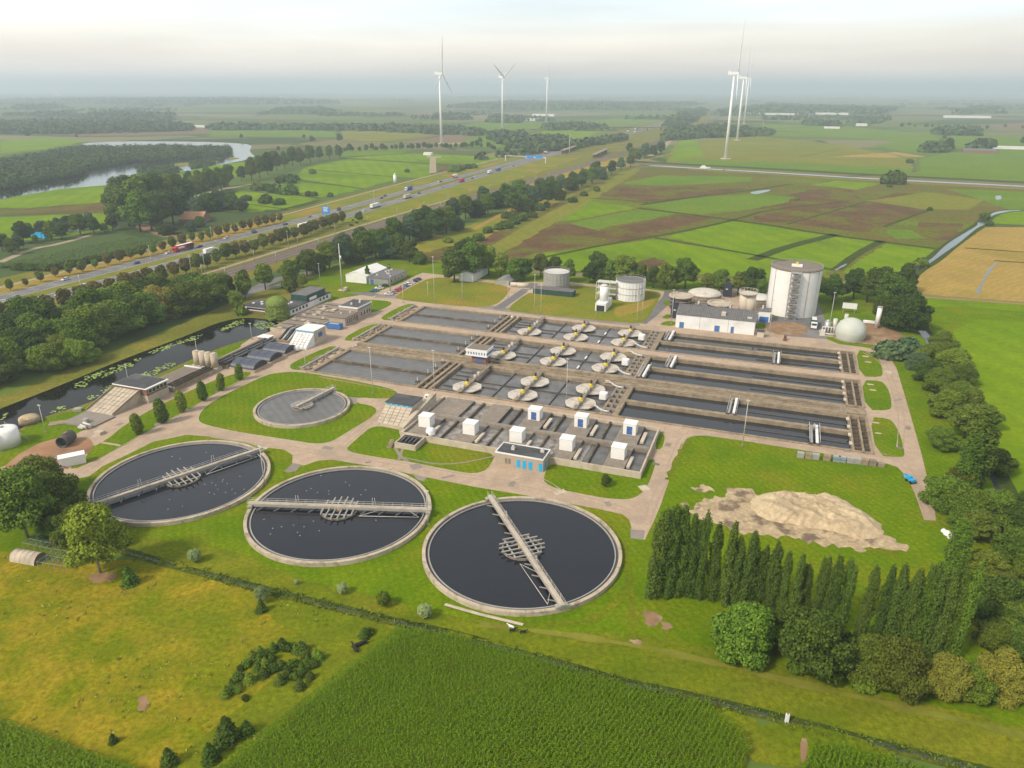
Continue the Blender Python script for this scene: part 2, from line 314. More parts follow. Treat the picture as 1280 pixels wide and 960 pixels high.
def ribbon(name, m, pts, width, z, smooth=0, kind='structure', side=0.0, zz=None):
    ps = [P(p).to_2d() for p in pts]
    if smooth: ps = chaikin(ps, smooth, False)
    vs = []; fs = []; n = len(ps)
    for i, p in enumerate(ps):
        d = (ps[min(i+1, n-1)]-ps[max(i-1, 0)]).normalized(); nn = Vector((-d.y, d.x)); wd = width(i/(n-1)) if callable(width) else width
        zi = zz(i/(n-1)) if zz else z
        for q in (side-wd/2, side+wd/2): vs.append((p.x+nn.x*q, p.y+nn.y*q, zi))
    for i in range(n-1): fs.append((2*i+1, 2*i, 2*i+2, 2*i+3))
    o = MB().add(vs, fs).build(name, m); return tag(o, kind=kind)

# ---------------------------------------------------------------- foliage helpers (numpy)
def quads_mesh(name, cen, nor, size, m, aspect=1.0, jitter=.25):
    n = len(cen); nor = nor/np.linalg.norm(nor, axis=1, keepdims=True)
    r = rng.normal(size=(n, 3)); t = np.cross(nor, r); t /= np.linalg.norm(t, axis=1, keepdims=True)+1e-9; b = np.cross(nor, t)
    s = np.asarray(size).reshape(-1, 1)*np.ones((n, 1))*.5
    v = np.stack([cen-t*s-b*s*aspect, cen+t*s-b*s*aspect, cen+t*s+b*s*aspect, cen-t*s+b*s*aspect], 1)
    v += rng.normal(size=v.shape)*s[:, None]*jitter
    return raw_mesh(name, v.reshape(-1, 3), np.arange(4*n).reshape(-1, 4), m)
def raw_mesh(name, v, q, m):
    me = bpy.data.meshes.new(name); n = len(q); k = q.shape[1]
    me.vertices.add(len(v)); me.vertices.foreach_set('co', np.ascontiguousarray(v, dtype=np.float32).ravel())
    me.loops.add(n*k); me.loops.foreach_set('vertex_index', np.ascontiguousarray(q, dtype=np.int32).ravel())
    me.polygons.add(n); me.polygons.foreach_set('loop_start', np.arange(0, n*k, k, dtype=np.int32)); me.polygons.foreach_set('loop_total', np.full(n, k, dtype=np.int32))
    me.update(calc_edges=True); me.validate(); me.materials.append(M[m] if isinstance(m, str) else m); return me
def sphere_pts(n):
    v = rng.normal(size=(n, 3)); return v/np.linalg.norm(v, axis=1, keepdims=True)
def crown_mesh(name, blobs, per_m2, leaf, m, up=.35, shell=(.72, 1.05), cap=9000):
    cs, ns = [], []
    for (x, y, z, rx, ry, rz) in blobs:
        area = 4*math.pi*((rx*ry)**1.6/3+(rx*rz)**1.6/3+(ry*rz)**1.6/3)**(1/1.6)
        n = int(area*per_m2); d = sphere_pts(n); k = rng.uniform(shell[0], shell[1], (n, 1))
        k *= 1+.10*np.sin(d[:, :1]*7+x*3)*np.cos(d[:, 1:2]*6+z*2)
        cs.append(np.array([x, y, z])+d*k*np.array([rx, ry, rz])); ns.append(d/np.array([rx, ry, rz])*min(rx, rz)+rng.normal(size=(n, 3))*.55+np.array([0, 0, up]))
    c = np.concatenate(cs); nn = np.concatenate(ns)
    # drop leaves deep inside other blobs: they would never be seen
    B = np.array(blobs); keep = np.ones(len(c), bool)
    for b in B: keep &= (((c-b[:3])/b[3:])**2).sum(1) > .42
    c, nn = c[keep], nn[keep]
    if len(c) > cap: i = rng.choice(len(c), cap, False); c, nn = c[i], nn[i]
    return quads_mesh(name, c, nn, rng.uniform(.7, 1.3, len(c))*leaf, m)
def trunk_mb(h, r, limbs=(), lean=(0, 0)):
    mb = MB(); top = Vector((lean[0], lean[1], h)); mb.tube((0,0,-.1), top*.5, r, 8, r*.75); mb.tube(top*.5, top, r*.75, 8, r*.35)
    for (z, x, y, zz) in limbs: mb.tube(top*(z/h), (x, y, zz), r*.42, 5, r*.14)
    return mb
TREES = {}
def tree_kind(key, crown, trunk, bark='bark'):
    TREES[key] = (crown, trunk.mesh('trunk_'+key, bark))
def blobs_round(h, w, base, n, seed, fl=.42, top=1.0):
    r = random.Random(seed); out = []
    for i in range(n):
        a = i*2.399+r.uniform(-.4, .4); t = (i+.5)/n; z = base+(h-base)*(.18+.68*t); rad_ = w/2*math.sin(math.pi*min(1, .22+.72*t))**.7*r.uniform(.38, .84)
        s = w/2*fl*r.uniform(.62, 1.35); z += r.uniform(-.05, .05)*h; out.append((rad_*math.cos(a), rad_*math.sin(a), z, s*r.uniform(.85, 1.2), s*r.uniform(.85, 1.2), s*r.uniform(.65, .95)*top))
    out.append((0, 0, base+(h-base)*.50, w*.27, w*.27, (h-base)*.36)); return out
def limbs(h, w, n, seed):
    r = random.Random(seed); return [(h*r.uniform(.25, .45), w*.3*math.cos(k*2*math.pi/n+r.random()), w*.3*math.sin(k*2*math.pi/n+r.random()), h*r.uniform(.6, .8)) for k in range(n)]
# every crown is about 10 m tall before scaling unless said otherwise
for i in range(4):
    tree_kind('round%d' % i, crown_mesh('crown', blobs_round(10, 8.6-.5*i, 1.6+.3*(i % 2), 22+i*2, 11+i, .30), 26, .30, 'leaf_mid', shell=(.62, 1.16), cap=15000), trunk_mb(7, .28, limbs(10, 8, 6, i)))
for i in range(3):                                       # large, many-lobed close tree, leaves down to the ground
    tree_kind('bushy%d' % i, crown_mesh('crown', blobs_round(10, 11.5, -.6, 34, 31+i, .26), 30, .27, 'leaf_dark', shell=(.62, 1.16), cap=32000), trunk_mb(6, .3, limbs(10, 9, 6, i+5)))
for i in range(3):                                       # avenue trees: a trunk, an egg-shaped crown
    r = random.Random(50+i); bl = [(0, 0, 5.6, 2.3, 2.3, 3.7)]+[(r.uniform(-1, 1)*1.4, r.uniform(-1, 1)*1.4, r.uniform(2.8, 8.4), 1.25, 1.25, 1.4) for _ in range(9)]
    tree_kind('avenue%d' % i, crown_mesh('crown', bl, 9, .50, 'leaf_rust', cap=2600), trunk_mb(5, .17, ()))
for i in range(6):                                       # lombardy poplar, each one of its own shape
    r = random.Random(170+i); bl = []; n_ = 20; px_, pw = r.uniform(.18, .28), r.uniform(.35, .6)
    for k in range(n_):
        t = k/(n_-1); z = 1.0+t*17.6; wd = 1.45*math.sin(math.pi*min(1, px_+(.88-px_)*t))**pw*r.uniform(.72, 1.25)+.18; a = k*2.4+r.random()*1.5; bl.append((math.cos(a)*wd*.55, math.sin(a)*wd*.55, z, wd*.72, wd*.72, 1.5+r.random()*.9))
    tree_kind('poplar%d' % i, crown_mesh('crown', bl, 24, .27, 'leaf_poplar', up=.6, shell=(.55, 1.25), cap=14000), trunk_mb(16, .3, ()))
r = random.Random(3)
tree_kind('birch', crown_mesh('crown', blobs_round(10, 7.5, 1.2, 34, 93, .25), 42, .20, 'leaf_olive', shell=(.55, 1.25), cap=34000), trunk_mb(8, .17, limbs(10, 7, 6, 9), (.4, .2)), 'bark_pale')
tree_kind('column', crown_mesh('crown', [(0, 0, 3.4, 1.45, 1.45, 3.3), (.3, .3, 2.2, 1.4, 1.4, 1.8), (-.3, 0, 5, 1.1, 1.1, 1.8)], 22, .32, 'leaf_mid', cap=2200), trunk_mb(3, .14, ()))
tree_kind('pollard', crown_mesh('crown', [(0, 0, 1.9, 1.5, 1.5, 1.5), (.4, .3, 2.4, 1, 1, 1), (-.5, 0, 2.2, 1, 1, 1)], 60, .19, 'leaf_sage', cap=4000), trunk_mb(1.6, .22, ()))
tree_kind('shrub0', crown_mesh('crown', [(0, 0, .8, 1.5, 1.5, 1.1), (.9, .4, .7, 1, 1, .9), (-.8, -.5, .8, 1.1, 1.1, .9)], 16, .38, 'leaf_dark', cap=900), trunk_mb(.9, .1, ()))
tree_kind('shrub1', crown_mesh('crown', [(0, 0, .9, 1.2, 1.4, 1.2), (.7, -.6, .8, 1, .9, 1), (-.9, .3, .7, 1, 1.1, .8), (.1, 1, .6, .9, .9, .8)], 16, .38, 'leaf_mid', cap=900), trunk_mb(.9, .1, ()))
def conifer(n=1400):
    z = rng.uniform(0, 1, n)**1.3; rr = (1-z)**.7*1.15*rng.uniform(.35, 1.15, n)*(1+.3*np.sin(z*26+1)); a = rng.uniform(0, 6.283, n)
    c = np.stack([np.cos(a)*rr, np.sin(a)*rr, .3+z*4.2], 1); return quads_mesh('crown', c, c*np.array([1, 1, 0])+np.array([0, 0, .7])+rng.normal(size=(n, 3))*.3, rng.uniform(.2, .34, n), 'leaf_conifer')
tree_kind('conifer', conifer(), trunk_mb(3, .09, ()))
def weeping(n=9000):                                     # hanging curtains of leaves
    th_ = rng.integers(0, 46, n)*2*math.pi/46+rng.normal(0, .05, n); rr = rng.choice([1.4, 2.4, 3.2, 3.7], n)*rng.uniform(.9, 1.08, n); ztop = 8.6*np.sqrt(np.clip(1-(rr/4.3)**2, .05, 1))+.6; z = ztop-rng.uniform(0, 1, n)**1.1*(ztop-.7-np.sin(th_*5)*.5)
    c = np.stack([np.cos(th_)*rr, np.sin(th_)*rr, z], 1); d = sphere_pts(1800); d[:, 2] = abs(d[:, 2]); c = np.concatenate([c, d*np.array([3.6, 3.6, 2.9])+np.array([0, 0, 6.2])])
    nn = np.concatenate([np.stack([np.cos(th_), np.sin(th_), .25+0*th_], 1)+rng.normal(size=(n, 3))*.35, d]); return quads_mesh('crown', c, nn, rng.uniform(.2, .42, len(c)), 'leaf_willow', 1.7)
tree_kind('willow', weeping(), trunk_mb(6, .35, limbs(8, 6, 5, 2)))
def tree(key, loc, h_scale, label, cat='tree', group=None, m=None, wide=1.0, name='tree', parts=True):
    cm, tm = TREES[key]; rz = random.uniform(0, 6.28)
    if parts:
        e = empty(name, loc, label, cat, rz, group); e.scale = (h_scale*wide, h_scale*wide, h_scale)
        t = bpy.data.objects.new('trunk', tm); C.objects.link(t); t.parent = e; c = bpy.data.objects.new('crown', cm); C.objects.link(c); c.parent = e
    else:
        c = bpy.data.objects.new(name, cm); C.objects.link(c); c.location = loc; c.rotation_euler = (0, 0, rz); c.scale = (h_scale*wide, h_scale*wide, h_scale); e = c; tag(c, label, cat, group)
    if m:
        c.material_slots[0].link = 'OBJECT'; c.material_slots[0].material = M[m]
    return e
def scatter_clumps(name, m, pts, per, leaf, kind='stuff'):
    """pts: rows x, y, radius, height -> one mesh of crowns made of leaf-clump faces"""
    pts = np.asarray(pts, float); n = len(pts); d = sphere_pts(n*per).reshape(n, per, 3); d[..., 2] = np.abs(d[..., 2])*1.15-.12
    r = pts[:, None, 2:3]; h = pts[:, None, 3:4]; k = rng.uniform(.75, 1.08, (n, per, 1)); k = k*(1+.18*np.sin(d[..., :1]*9+pts[:, None, :1]))
    c = np.concatenate([pts[:, None, 0:1]+d[..., 0:1]*k*r, pts[:, None, 1:2]+d[..., 1:2]*k*r, np.maximum(.1, h*(.25+.72*d[..., 2:3]*k))], 2).reshape(-1, 3)
    nn = (d+rng.normal(size=d.shape)*.45+np.array([0, 0, .25])).reshape(-1, 3)
    sz = (np.ones((n, per))*leaf*(pts[:, 2:3]/pts[:, 2].mean())**.5).ravel()*rng.uniform(.7, 1.3, n*per)
    o = bpy.data.objects.new(name, quads_mesh(name, c, nn, sz, m)); C.objects.link(o); return tag(o, kind=kind)
def inside(poly, x, y):
    c = np.zeros(len(x), bool); n = len(poly)
    for i in range(n):
        x1, y1 = poly[i]; x2, y2 = poly[(i+1) % n]; k = ((y1 > y) != (y2 > y)) & (x < (x2-x1)*(y-y1)/((y2-y1) or 1e-9)+x1); c ^= k
    return c
def fill(poly_px, spacing, zg=0.0):
    ps = [P(p, zg) for p in poly_px]; xy = [(p.x, p.y) for p in ps]; a = np.array(xy); lo, hi = a.min(0), a.max(0); n = int((hi[0]-lo[0])*(hi[1]-lo[1])/spacing**2)
    x = rng.uniform(lo[0], hi[0], n); y = rng.uniform(lo[1], hi[1], n); k = inside(xy, x, y); return x[k], y[k]
def wood(name, label, poly, h, spacing=9, per=46, leaf=2.4, m='wood_far', r=6):
    x, y = fill(poly, spacing); n = len(x); hh = h*rng.uniform(.75, 1.15, n); rr = r*rng.uniform(.75, 1.3, n)
    o = scatter_clumps(name, m, np.stack([x, y, rr, hh], 1), per, leaf); o['label'] = label; o['category'] = 'wood'; return o
# ================================================================ THE GROUND
BU, BV = 196.0, 97.0                       # the sunken basin block in the plant frame
def patchwork():
    """base ground: pasture colour with a patchwork of field plots (a real property of the land)"""
    m = mat('pasture', (.085, .135, .022), (.12, .165, .028), .01, 1, spec=0); t = m.node_tree; b = t.nodes['Principled BSDF']
    tc = t.nodes.new('ShaderNodeTexCoord'); mp = t.nodes.new('ShaderNodeMapping'); mp.inputs['Rotation'].default_value = (0, 0, .22); mp.inputs['Scale'].default_value = (1/420, 1/210, 1)
    wp = t.nodes.new('ShaderNodeTexNoise'); wp.inputs['Scale'].default_value = .0011; t.links.new(tc.outputs['Object'], wp.inputs[0])
    ad = t.nodes.new('ShaderNodeVectorMath'); ad.operation = 'MULTIPLY_ADD'; ad.inputs[1].default_value = (900, 900, 0); t.links.new(wp.outputs[1], ad.inputs[0]); t.links.new(tc.outputs['Object'], ad.inputs[2])
    t.links.new(ad.outputs[0], mp.inputs[0])
    v = t.nodes.new('ShaderNodeTexVoronoi'); v.voronoi_dimensions = '2D'; v.distance = 'CHEBYCHEV'; v.inputs['Scale'].default_value = 1; v.inputs['Randomness'].default_value = .7; t.links.new(mp.outputs[0], v.inputs[0])
    sp = t.nodes.new('ShaderNodeSeparateColor'); t.links.new(v.outputs['Color'], sp.inputs[0])
    r = t.nodes.new('ShaderNodeValToRGB'); r.color_ramp.interpolation = 'CONSTANT'; e = r.color_ramp.elements
    cols = [(.09, .13, .035), (.06, .09, .035), (.14, .155, .045), (.10, .15, .035), (.045, .065, .03), (.19, .155, .09), (.12, .175, .03), (.08, .105, .04), (.22, .19, .11)]
    while len(e) < len(cols): e.new(.5)
    for k, (el, c) in enumerate(zip(e, cols)): el.position = k/len(cols); el.color = (*c, 1)
    t.links.new(sp.outputs[0], r.inputs[0])
    x = t.nodes.new('ShaderNodeMix'); x.data_type = 'RGBA'; x.inputs[0].default_value = .75; t.links.new(b.inputs['Base Color'].links[0].from_socket, x.inputs[6]); t.links.new(r.outputs[0], x.inputs[7])
    # dark ditches along plot edges
    v2 = t.nodes.new('ShaderNodeTexVoronoi'); v2.voronoi_dimensions = '2D'; v2.feature = 'DISTANCE_TO_EDGE'; v2.inputs['Scale'].default_value = 1; v2.inputs['Randomness'].default_value = .7; t.links.new(mp.outputs[0], v2.inputs[0])
    rr = t.nodes.new('ShaderNodeMapRange'); rr.inputs[1].default_value = .012; rr.inputs[2].default_value = .03; rr.inputs[3].default_value = .8; rr.inputs[4].default_value = 0; t.links.new(v2.outputs[0], rr.inputs[0])
    y = t.nodes.new('ShaderNodeMix'); y.data_type = 'RGBA'; y.inputs[7].default_value = (.045, .07, .02, 1); t.links.new(rr.outputs[0], y.inputs[0]); t.links.new(x.outputs[2], y.inputs[6])
    t.links.new(y.outputs[2], b.inputs['Base Color'])
patchwork()
hole = [W(0, 0), W(BU, 0), W(BU, BV), W(0, BV)]; R0 = 60000
far_ = [Vector((-R0, -3000, 0)), Vector((R0, -3000, 0)), Vector((R0, R0, 0)), Vector((-R0, R0, 0))]
near = [Vector((-700, -200, 0)), Vector((700, -200, 0)), Vector((700, 900, 0)), Vector((-700, 900, 0))]
mb = MB(); mb.add(hole+near, [(i, 4+i, 4+(i+1) % 4, (i+1) % 4) for i in range(4)]); mb.add(near+far_, [(i, 4+i, 4+(i+1) % 4, (i+1) % 4) for i in range(4)])
ground = mb.build('ground', 'pasture'); tag(ground, kind='structure')
def ring_sheet(name, m, poly, z):            # a sheet with the basin block left open
    outer = [P(p).to_2d() for p in poly]; tri = tessellate_polygon([[Vector((p.x, p.y, 0)) for p in outer], [Vector((p.x, p.y, 0)) for p in hole]]); al = outer+[h.to_2d() for h in hole]
    fs = []
    for t in tri:
        a, b, c = (al[i] for i in t); fs.append(tuple(t) if (b-a).cross(c-a) > 0 else tuple(t)[::-1])
    return tag(MB().add([(p.x, p.y, z) for p in al], fs).build(name, m), kind='structure')
# near land: lawn under the whole plant
ring_sheet('grass', 'lawn', [(-120, 700), (60, 702), (165, 693), (254, 714), (336, 737), (430, 761), (495, 779), (572, 793), (650, 815), (783, 853), (888, 878), (983, 899), (1092, 928), (1217, 960), (1330, 990),
    (1330, 640), (1245, 600), (1215, 540), (1190, 470), (1165, 410), (1140, 365), (1000, 350), (880, 350), (700, 345), (560, 330), (450, 322), (380, 340), (330, 395), (180, 462), (0, 530), (-90, 560)], .006)
sheet('grass', 'olive_meadow', [(150, 668), (250, 680), (300, 690), (360, 720), (470, 745), (560, 770), (680, 790), (780, 790), (900, 810), (1000, 840), (1100, 870), (1280, 905), (1330, 990), (1217, 960), (1092, 928), (983, 899), (888, 878), (783, 853), (650, 815), (572, 793), (495, 779), (430, 761), (336, 737), (254, 714), (165, 695)], .012, 1)
sheet('meadow', 'dry_meadow', [(-80, 690), (20, 690), (60, 700), (165, 700), (254, 720), (336, 742), (430, 766), (497, 784), (440, 826), (270, 965), (180, 1050), (-300, 1050)], .010, 0)
sheet('grass', 'olive_meadow', [(336, 742), (430, 766), (497, 784), (440, 826), (270, 965), (180, 990), (230, 940), (330, 860), (390, 800), (330, 770)], .016, 1)
sheet('soil', 'bare_soil', ragged([(170, 872), (186, 868), (188, 885), (175, 890)], .3, .4), .020)
sheet('soil', 'bare_soil', ragged([(112, 715), (140, 716), (150, 722), (130, 730), (112, 726)], .4, .5), .0205)
# ditch south of the plant
ditch_pts = [(100, 668), (156, 690), (254, 717), (336, 739), (430, 762), (500, 779), (572, 794), (650, 817), (720, 836), (783, 855), (870, 872), (983, 900), (1092, 929), (1217, 961), (1330, 990)]
ribbon('ditch_bank', 'ditch_grass', ditch_pts, 2.4, .0345, 1); ribbon('ditch_bank', 'dark_hedge', ditch_pts, 1.0, .037, 1, side=.75)
ribbon('ditch_water', 'water_open', ditch_pts, lambda t: max(.05, .22+.9*max(0, t-.6)+.2*math.sin(t*70)), .040, 2)
for zq, q in [(.0465, ((783, 868), (900, 884), (960, 905), (935, 935), (905, 950), (850, 905))), (.0495, ((940, 905), (1010, 905), (1100, 930), (1130, 955), (1000, 962), (925, 950)))]:
    sheet('grass', 'olive_meadow', q, zq, 1)
sheet('soil', 'bare_soil', [(1000, 922), (1010, 924), (1008, 950), (1001, 955)], .0535, 1)
# big meadow right
sheet('meadow', 'field_bright', [(1146, 372), (1290, 382), (1500, 400), (1500, 800), (1330, 720), (1252, 618), (1222, 545), (1196, 480), (1168, 412)], .012)
sheet('meadow', 'lawn', [(1215, 540), (1180, 440), (1155, 385), (1200, 382), (1330, 395), (1330, 405), (1185, 398), (1215, 470), (1256, 590), (1300, 680)], .02, 1)
ribbon('dirt_track', 'ochre_grass', [(1144, 371), (1200, 374), (1290, 381), (1400, 390)], 2.4, .03)
ribbon('ditch_water', 'water_open', [(1150, 411), (1158, 420), (1168, 440), (1180, 458), (1195, 510), (1208, 528), (1222, 550), (1237, 590), (1250, 618), (1275, 690)], lambda t: 2.2+1.2*math.sin(t*14), .03, 2)
ribbon('ditch_bank', 'dark_hedge', [(1150, 405), (1165, 425), (1185, 456), (1202, 505), (1228, 550), (1246, 590), (1262, 618), (1290, 690)], 5, .026, 2)
# marsh and meadows north of the plant
sheet('marsh', 'marsh', [(640, 330), (600, 320), (560, 330), (470, 318), (560, 292), (640, 262), (720, 232), (790, 208), (900, 212), (1050, 222), (1290, 237), (1400, 262), (1255, 262), (1228, 282), (1196, 300), (1166, 325), (1140, 352), (1000, 352), (800, 345)], .02)
fields = [
 ('field_bright', [(680, 277), (727, 250), (797, 260), (712, 276)]), ('field_green', [(700, 281), (797, 262), (845, 266), (815, 274), (760, 283), (749, 288)]),
 ('field_brown', [(616, 311), (650, 288), (666, 280), (711, 279), (749, 289), (847, 268), (892, 272), (831, 293), (765, 303), (664, 317), (645, 325)]),
 ('field_bright', [(662, 326), (669, 318), (765, 306), (818, 299), (880, 309), (940, 319), (1000, 331), (1040, 339), (985, 348), (900, 344), (760, 340), (700, 338)]),
 ('field_bright', [(830, 296), (915, 277), (945, 280), (1031, 293), (950, 319), (938, 317)]), ('field_bright', [(952, 321), (1046, 295), (1097, 302), (1044, 337)]), ('field_bright', [(1108, 304), (1168, 311), (1128, 347), (1052, 341)]),
 ('field_brown', [(990, 279), (1084, 253), (1160, 262), (1104, 283), (1080, 291), (1046, 287)]), ('field_brown', [(942, 277), (942, 254), (1010, 238), (1060, 233), (1078, 251), (985, 278)]),
 ('field_brown', [(742, 243), (770, 233), (855, 234), (938, 230), (936, 236), (872, 247), (810, 253)]), ('field_green', [(773, 230), (826, 219), (940, 221), (940, 227), (828, 232)]),
 ('field_bright', [(1014, 231), (1046, 226), (1104, 229), (1070, 237)]), ('field_green', [(803, 257), (866, 248), (940, 242), (992, 246), (984, 253), (935, 262), (880, 268), (840, 265)]),
 ('field_brown', [(789, 329), (818, 322), (839, 329), (810, 337)]), ('field_brown', [(1060, 262), (1120, 240), (1210, 246), (1195, 262), (1120, 262)]), ('field_olive', [(1084, 251), (1160, 240), (1230, 250), (1210, 262), (1160, 262)]),
 ('field_green', [(1105, 286), (1140, 288), (1160, 297), (1120, 299)]), ('field_brown', [(1150, 278), (1205, 280), (1190, 300), (1165, 300), (1140, 290)]), ('field_bright', [(1246, 266), (1300, 262), (1330, 283), (1236, 279)]),
 ('field_green', [(1180, 236), (1290, 240), (1290, 262), (1262, 262), (1215, 246)]),
 ('stubble', [(1140, 351), (1166, 328), (1205, 303), (1228, 284), (1300, 284), (1420, 300), (1420, 390), (1290, 378), (1143, 367)]),
 ('field_brown', [(505, 320), (560, 300), (625, 283), (640, 290), (600, 312), (560, 326)]), ('yellow_grass', [(470, 322), (560, 290), (640, 265), (730, 236), (770, 222), (700, 252), (660, 272), (600, 300), (520, 318)]),
 ('field_olive', [(610, 318), (700, 266), (780, 212), (800, 213), (720, 264), (625, 318)]),
 # beyond the river
 ('field_olive', [(832, 203), (845, 180), (930, 168), (1060, 182), (1145, 198), (1140, 214), (1000, 212), (860, 206)]), ('field_green', [(832, 204), (860, 200), (960, 203), (1140, 210), (1140, 219), (1000, 215), (860, 207)]),
 ('field_bright', [(838, 200), (848, 176), (870, 174), (880, 196)]), ('field_green', [(1146, 212), (1150, 197), (1190, 190), (1290, 186), (1290, 228), (1142, 220)]), ('stubble', [(1040, 196), (1120, 190), (1160, 196), (1110, 197)]),
 ('field_green', [(890, 168), (960, 155), (1060, 158), (1200, 172), (1150, 180), (1060, 172)]), ('field_soil', [(1225, 157), (1300, 152), (1300, 164), (1245, 163)]), ('field_green', [(1090, 182), (1170, 170), (1290, 170), (1290, 182), (1190, 186), (1145, 192)]),
 # left of the motorway
 ('field_bright', [(-60, 262), (0, 250), (75, 236), (150, 230), (232, 217), (236, 228), (180, 240), (140, 262), (0, 260)]), ('field_brown', [(-60, 268), (135, 252), (136, 265), (-60, 270)]), ('field_bright', [(-60, 274), (135, 266), (140, 285), (60, 300), (-60, 300)]),
 ('field_bright', [(258, 252), (300, 240), (345, 243), (330, 266), (270, 263), (248, 258)]), ('field_bright', [(272, 250), (300, 239), (400, 247), (360, 262), (335, 262)]), ('field_bright', [(345, 238), (360, 226), (455, 236), (400, 247), (340, 240)]),
 ('field_bright', [(365, 222), (380, 212), (500, 222), (455, 236)]), ('field_bright', [(385, 208), (440, 198), (538, 205), (538, 222), (505, 222), (380, 212)]), ('field_bright', [(430, 197), (520, 192), (630, 196), (600, 206), (545, 204)]),
 ('field_brown', [(547, 206), (590, 207), (575, 214), (549, 215)]), ('field_bright', [(0, 176), (60, 172), (110, 176), (60, 186), (0, 192)]), ('field_bright', [(225, 216), (270, 206), (330, 200), (320, 212), (260, 232), (235, 236)]),
 ('field_soil', [(60, 168), (262, 159), (262, 167), (110, 170)]), ('field_green', [(262, 158), (330, 158), (420, 165), (420, 172), (262, 170)]), ('field_olive', [(427, 164), (520, 161), (560, 166), (470, 178), (427, 174)]),
 ('field_soil', [(490, 178), (560, 166), (600, 168), (570, 180)]), ('field_green', [(570, 180), (600, 168), (640, 175), (630, 184), (590, 184)]), ('field_soil', [(500, 141), (560, 139), (620, 142), (560, 146)]), ('field_green', [(560, 158), (640, 150), (690, 156), (660, 164), (600, 162)]),
 ('field_bright', [(650, 173), (690, 160), (760, 161), (720, 176), (690, 182)]), ('field_green', [(427, 186), (520, 186), (500, 192), (427, 196)]), ('field_green', [(690, 158), (770, 148), (830, 150), (800, 156), (760, 160)]),
]
for i, (m, p) in enumerate(fields): amp_ = np.mean([P(q).length for q in p])*.0017; sheet('field', m, ragged(p, amp_, amp_*5, 0), .03+.0006*i)
# hedges and ditches between the meadows
for p, wd, m in [([(600, 322), (680, 272), (727, 249), (800, 208)], 9, 'field_olive'), ([(664, 325), (765, 304), (830, 294), (915, 276), (960, 262), (1060, 252)], 4, 'dark_hedge'), ([(797, 260), (860, 268), (940, 278), (1031, 293), (1100, 302), (1170, 311)], 6, 'dark_hedge'),
    ([(940, 325), (985, 308), (1046, 293)], 8, 'dark_hedge'), ([(1046, 337), (1070, 318), (1102, 301)], 6, 'dark_hedge'), ([(818, 297), (880, 308), (940, 318), (1045, 338)], 4, 'dark_hedge'), ([(985, 280), (1083, 252)], 3, 'dark_hedge'), ([(1104, 284), (1163, 262)], 3.5, 'dark_hedge'),
    ([(802, 256), (866, 246), (940, 238), (990, 230)], 6, 'dark_hedge'), ([(738, 248), (780, 250), (810, 254)], 4, 'dark_hedge'), ([(1206, 310), (1290, 316)], 3, 'dark_hedge'), ([(1243, 326), (1290, 329)], 3, 'dark_hedge'),
    ([(248, 262), (330, 268), (400, 250)], 6, 'dark_hedge'), ([(272, 250), (360, 262)], 3, 'dark_hedge'), ([(345, 240), (400, 248)], 5, 'dark_hedge'), ([(360, 224), (455, 236)], 4, 'dark_hedge'), ([(382, 211), (500, 222)], 4, 'dark_hedge'),
    ([(427, 198), (540, 205), (600, 207)], 8, 'dark_hedge'), ([(0, 166), (60, 170), (262, 172), (420, 173)], 10, 'dark_hedge'), ([(0, 197), (40, 190), (90, 184)], 6, 'dark_hedge'), ([(427, 178), (520, 176), (570, 165)], 10, 'dark_hedge'),
    ([(1000, 196), (1060, 184), (1145, 198), (1148, 214)], 6, 'field_mid'), ([(1190, 188), (1150, 198)], 5, 'field_mid'), ([(832, 172), (1000, 158), (1100, 160)], 8, 'dark_hedge')]:
    ribbon('hedge_line', m, p, wd, .085, 1)
ribbon('ditch_bank', 'dark_hedge', [(1133, 348), (1143, 338), (1166, 325), (1180, 313), (1196, 301), (1216, 287), (1226, 281), (1237, 269), (1254, 264), (1275, 263)], 10, .090, 2)
for p, wd in [([(1133, 348), (1143, 338), (1166, 325), (1180, 313), (1196, 301), (1216, 287), (1226, 281)], 4), ([(1226, 281), (1237, 269), (1254, 264), (1275, 263)], 4.5), ([(1222, 368), (1228, 352), (1238, 336), (1246, 328)], 1.3), ([(1044, 338), (1058, 330)], 1.6)]:
    ribbon('ditch_water', 'water_open', p, (lambda wd: lambda t: wd*(1+.35*math.sin(t*13)))(wd), .095, 2)
ribbon('river', 'water_open', [(798, 206.0), (854, 209.5), (960, 215.5), (1087, 223.5), (1290, 233.5), (1500, 245)], 13, .13, 1)
ribbon('dike', 'dark_hedge', [(780, 201.5), (854, 205.5), (960, 211), (1087, 218.5), (1290, 228.5), (1500, 240)], 22, .125, 1)
ribbon('path', 'ochre_grass', [(860, 211.5), (960, 217.5), (1087, 226), (1290, 237)], 6, .09, 1)
sheet('pond', 'water_open', [(935, 241), (950, 238), (966, 237), (955, 241), (945, 243)], .099, 1); sheet('pond', 'water_open', [(1244, 245), (1251, 244.5), (1252, 249), (1245, 250)], .099)
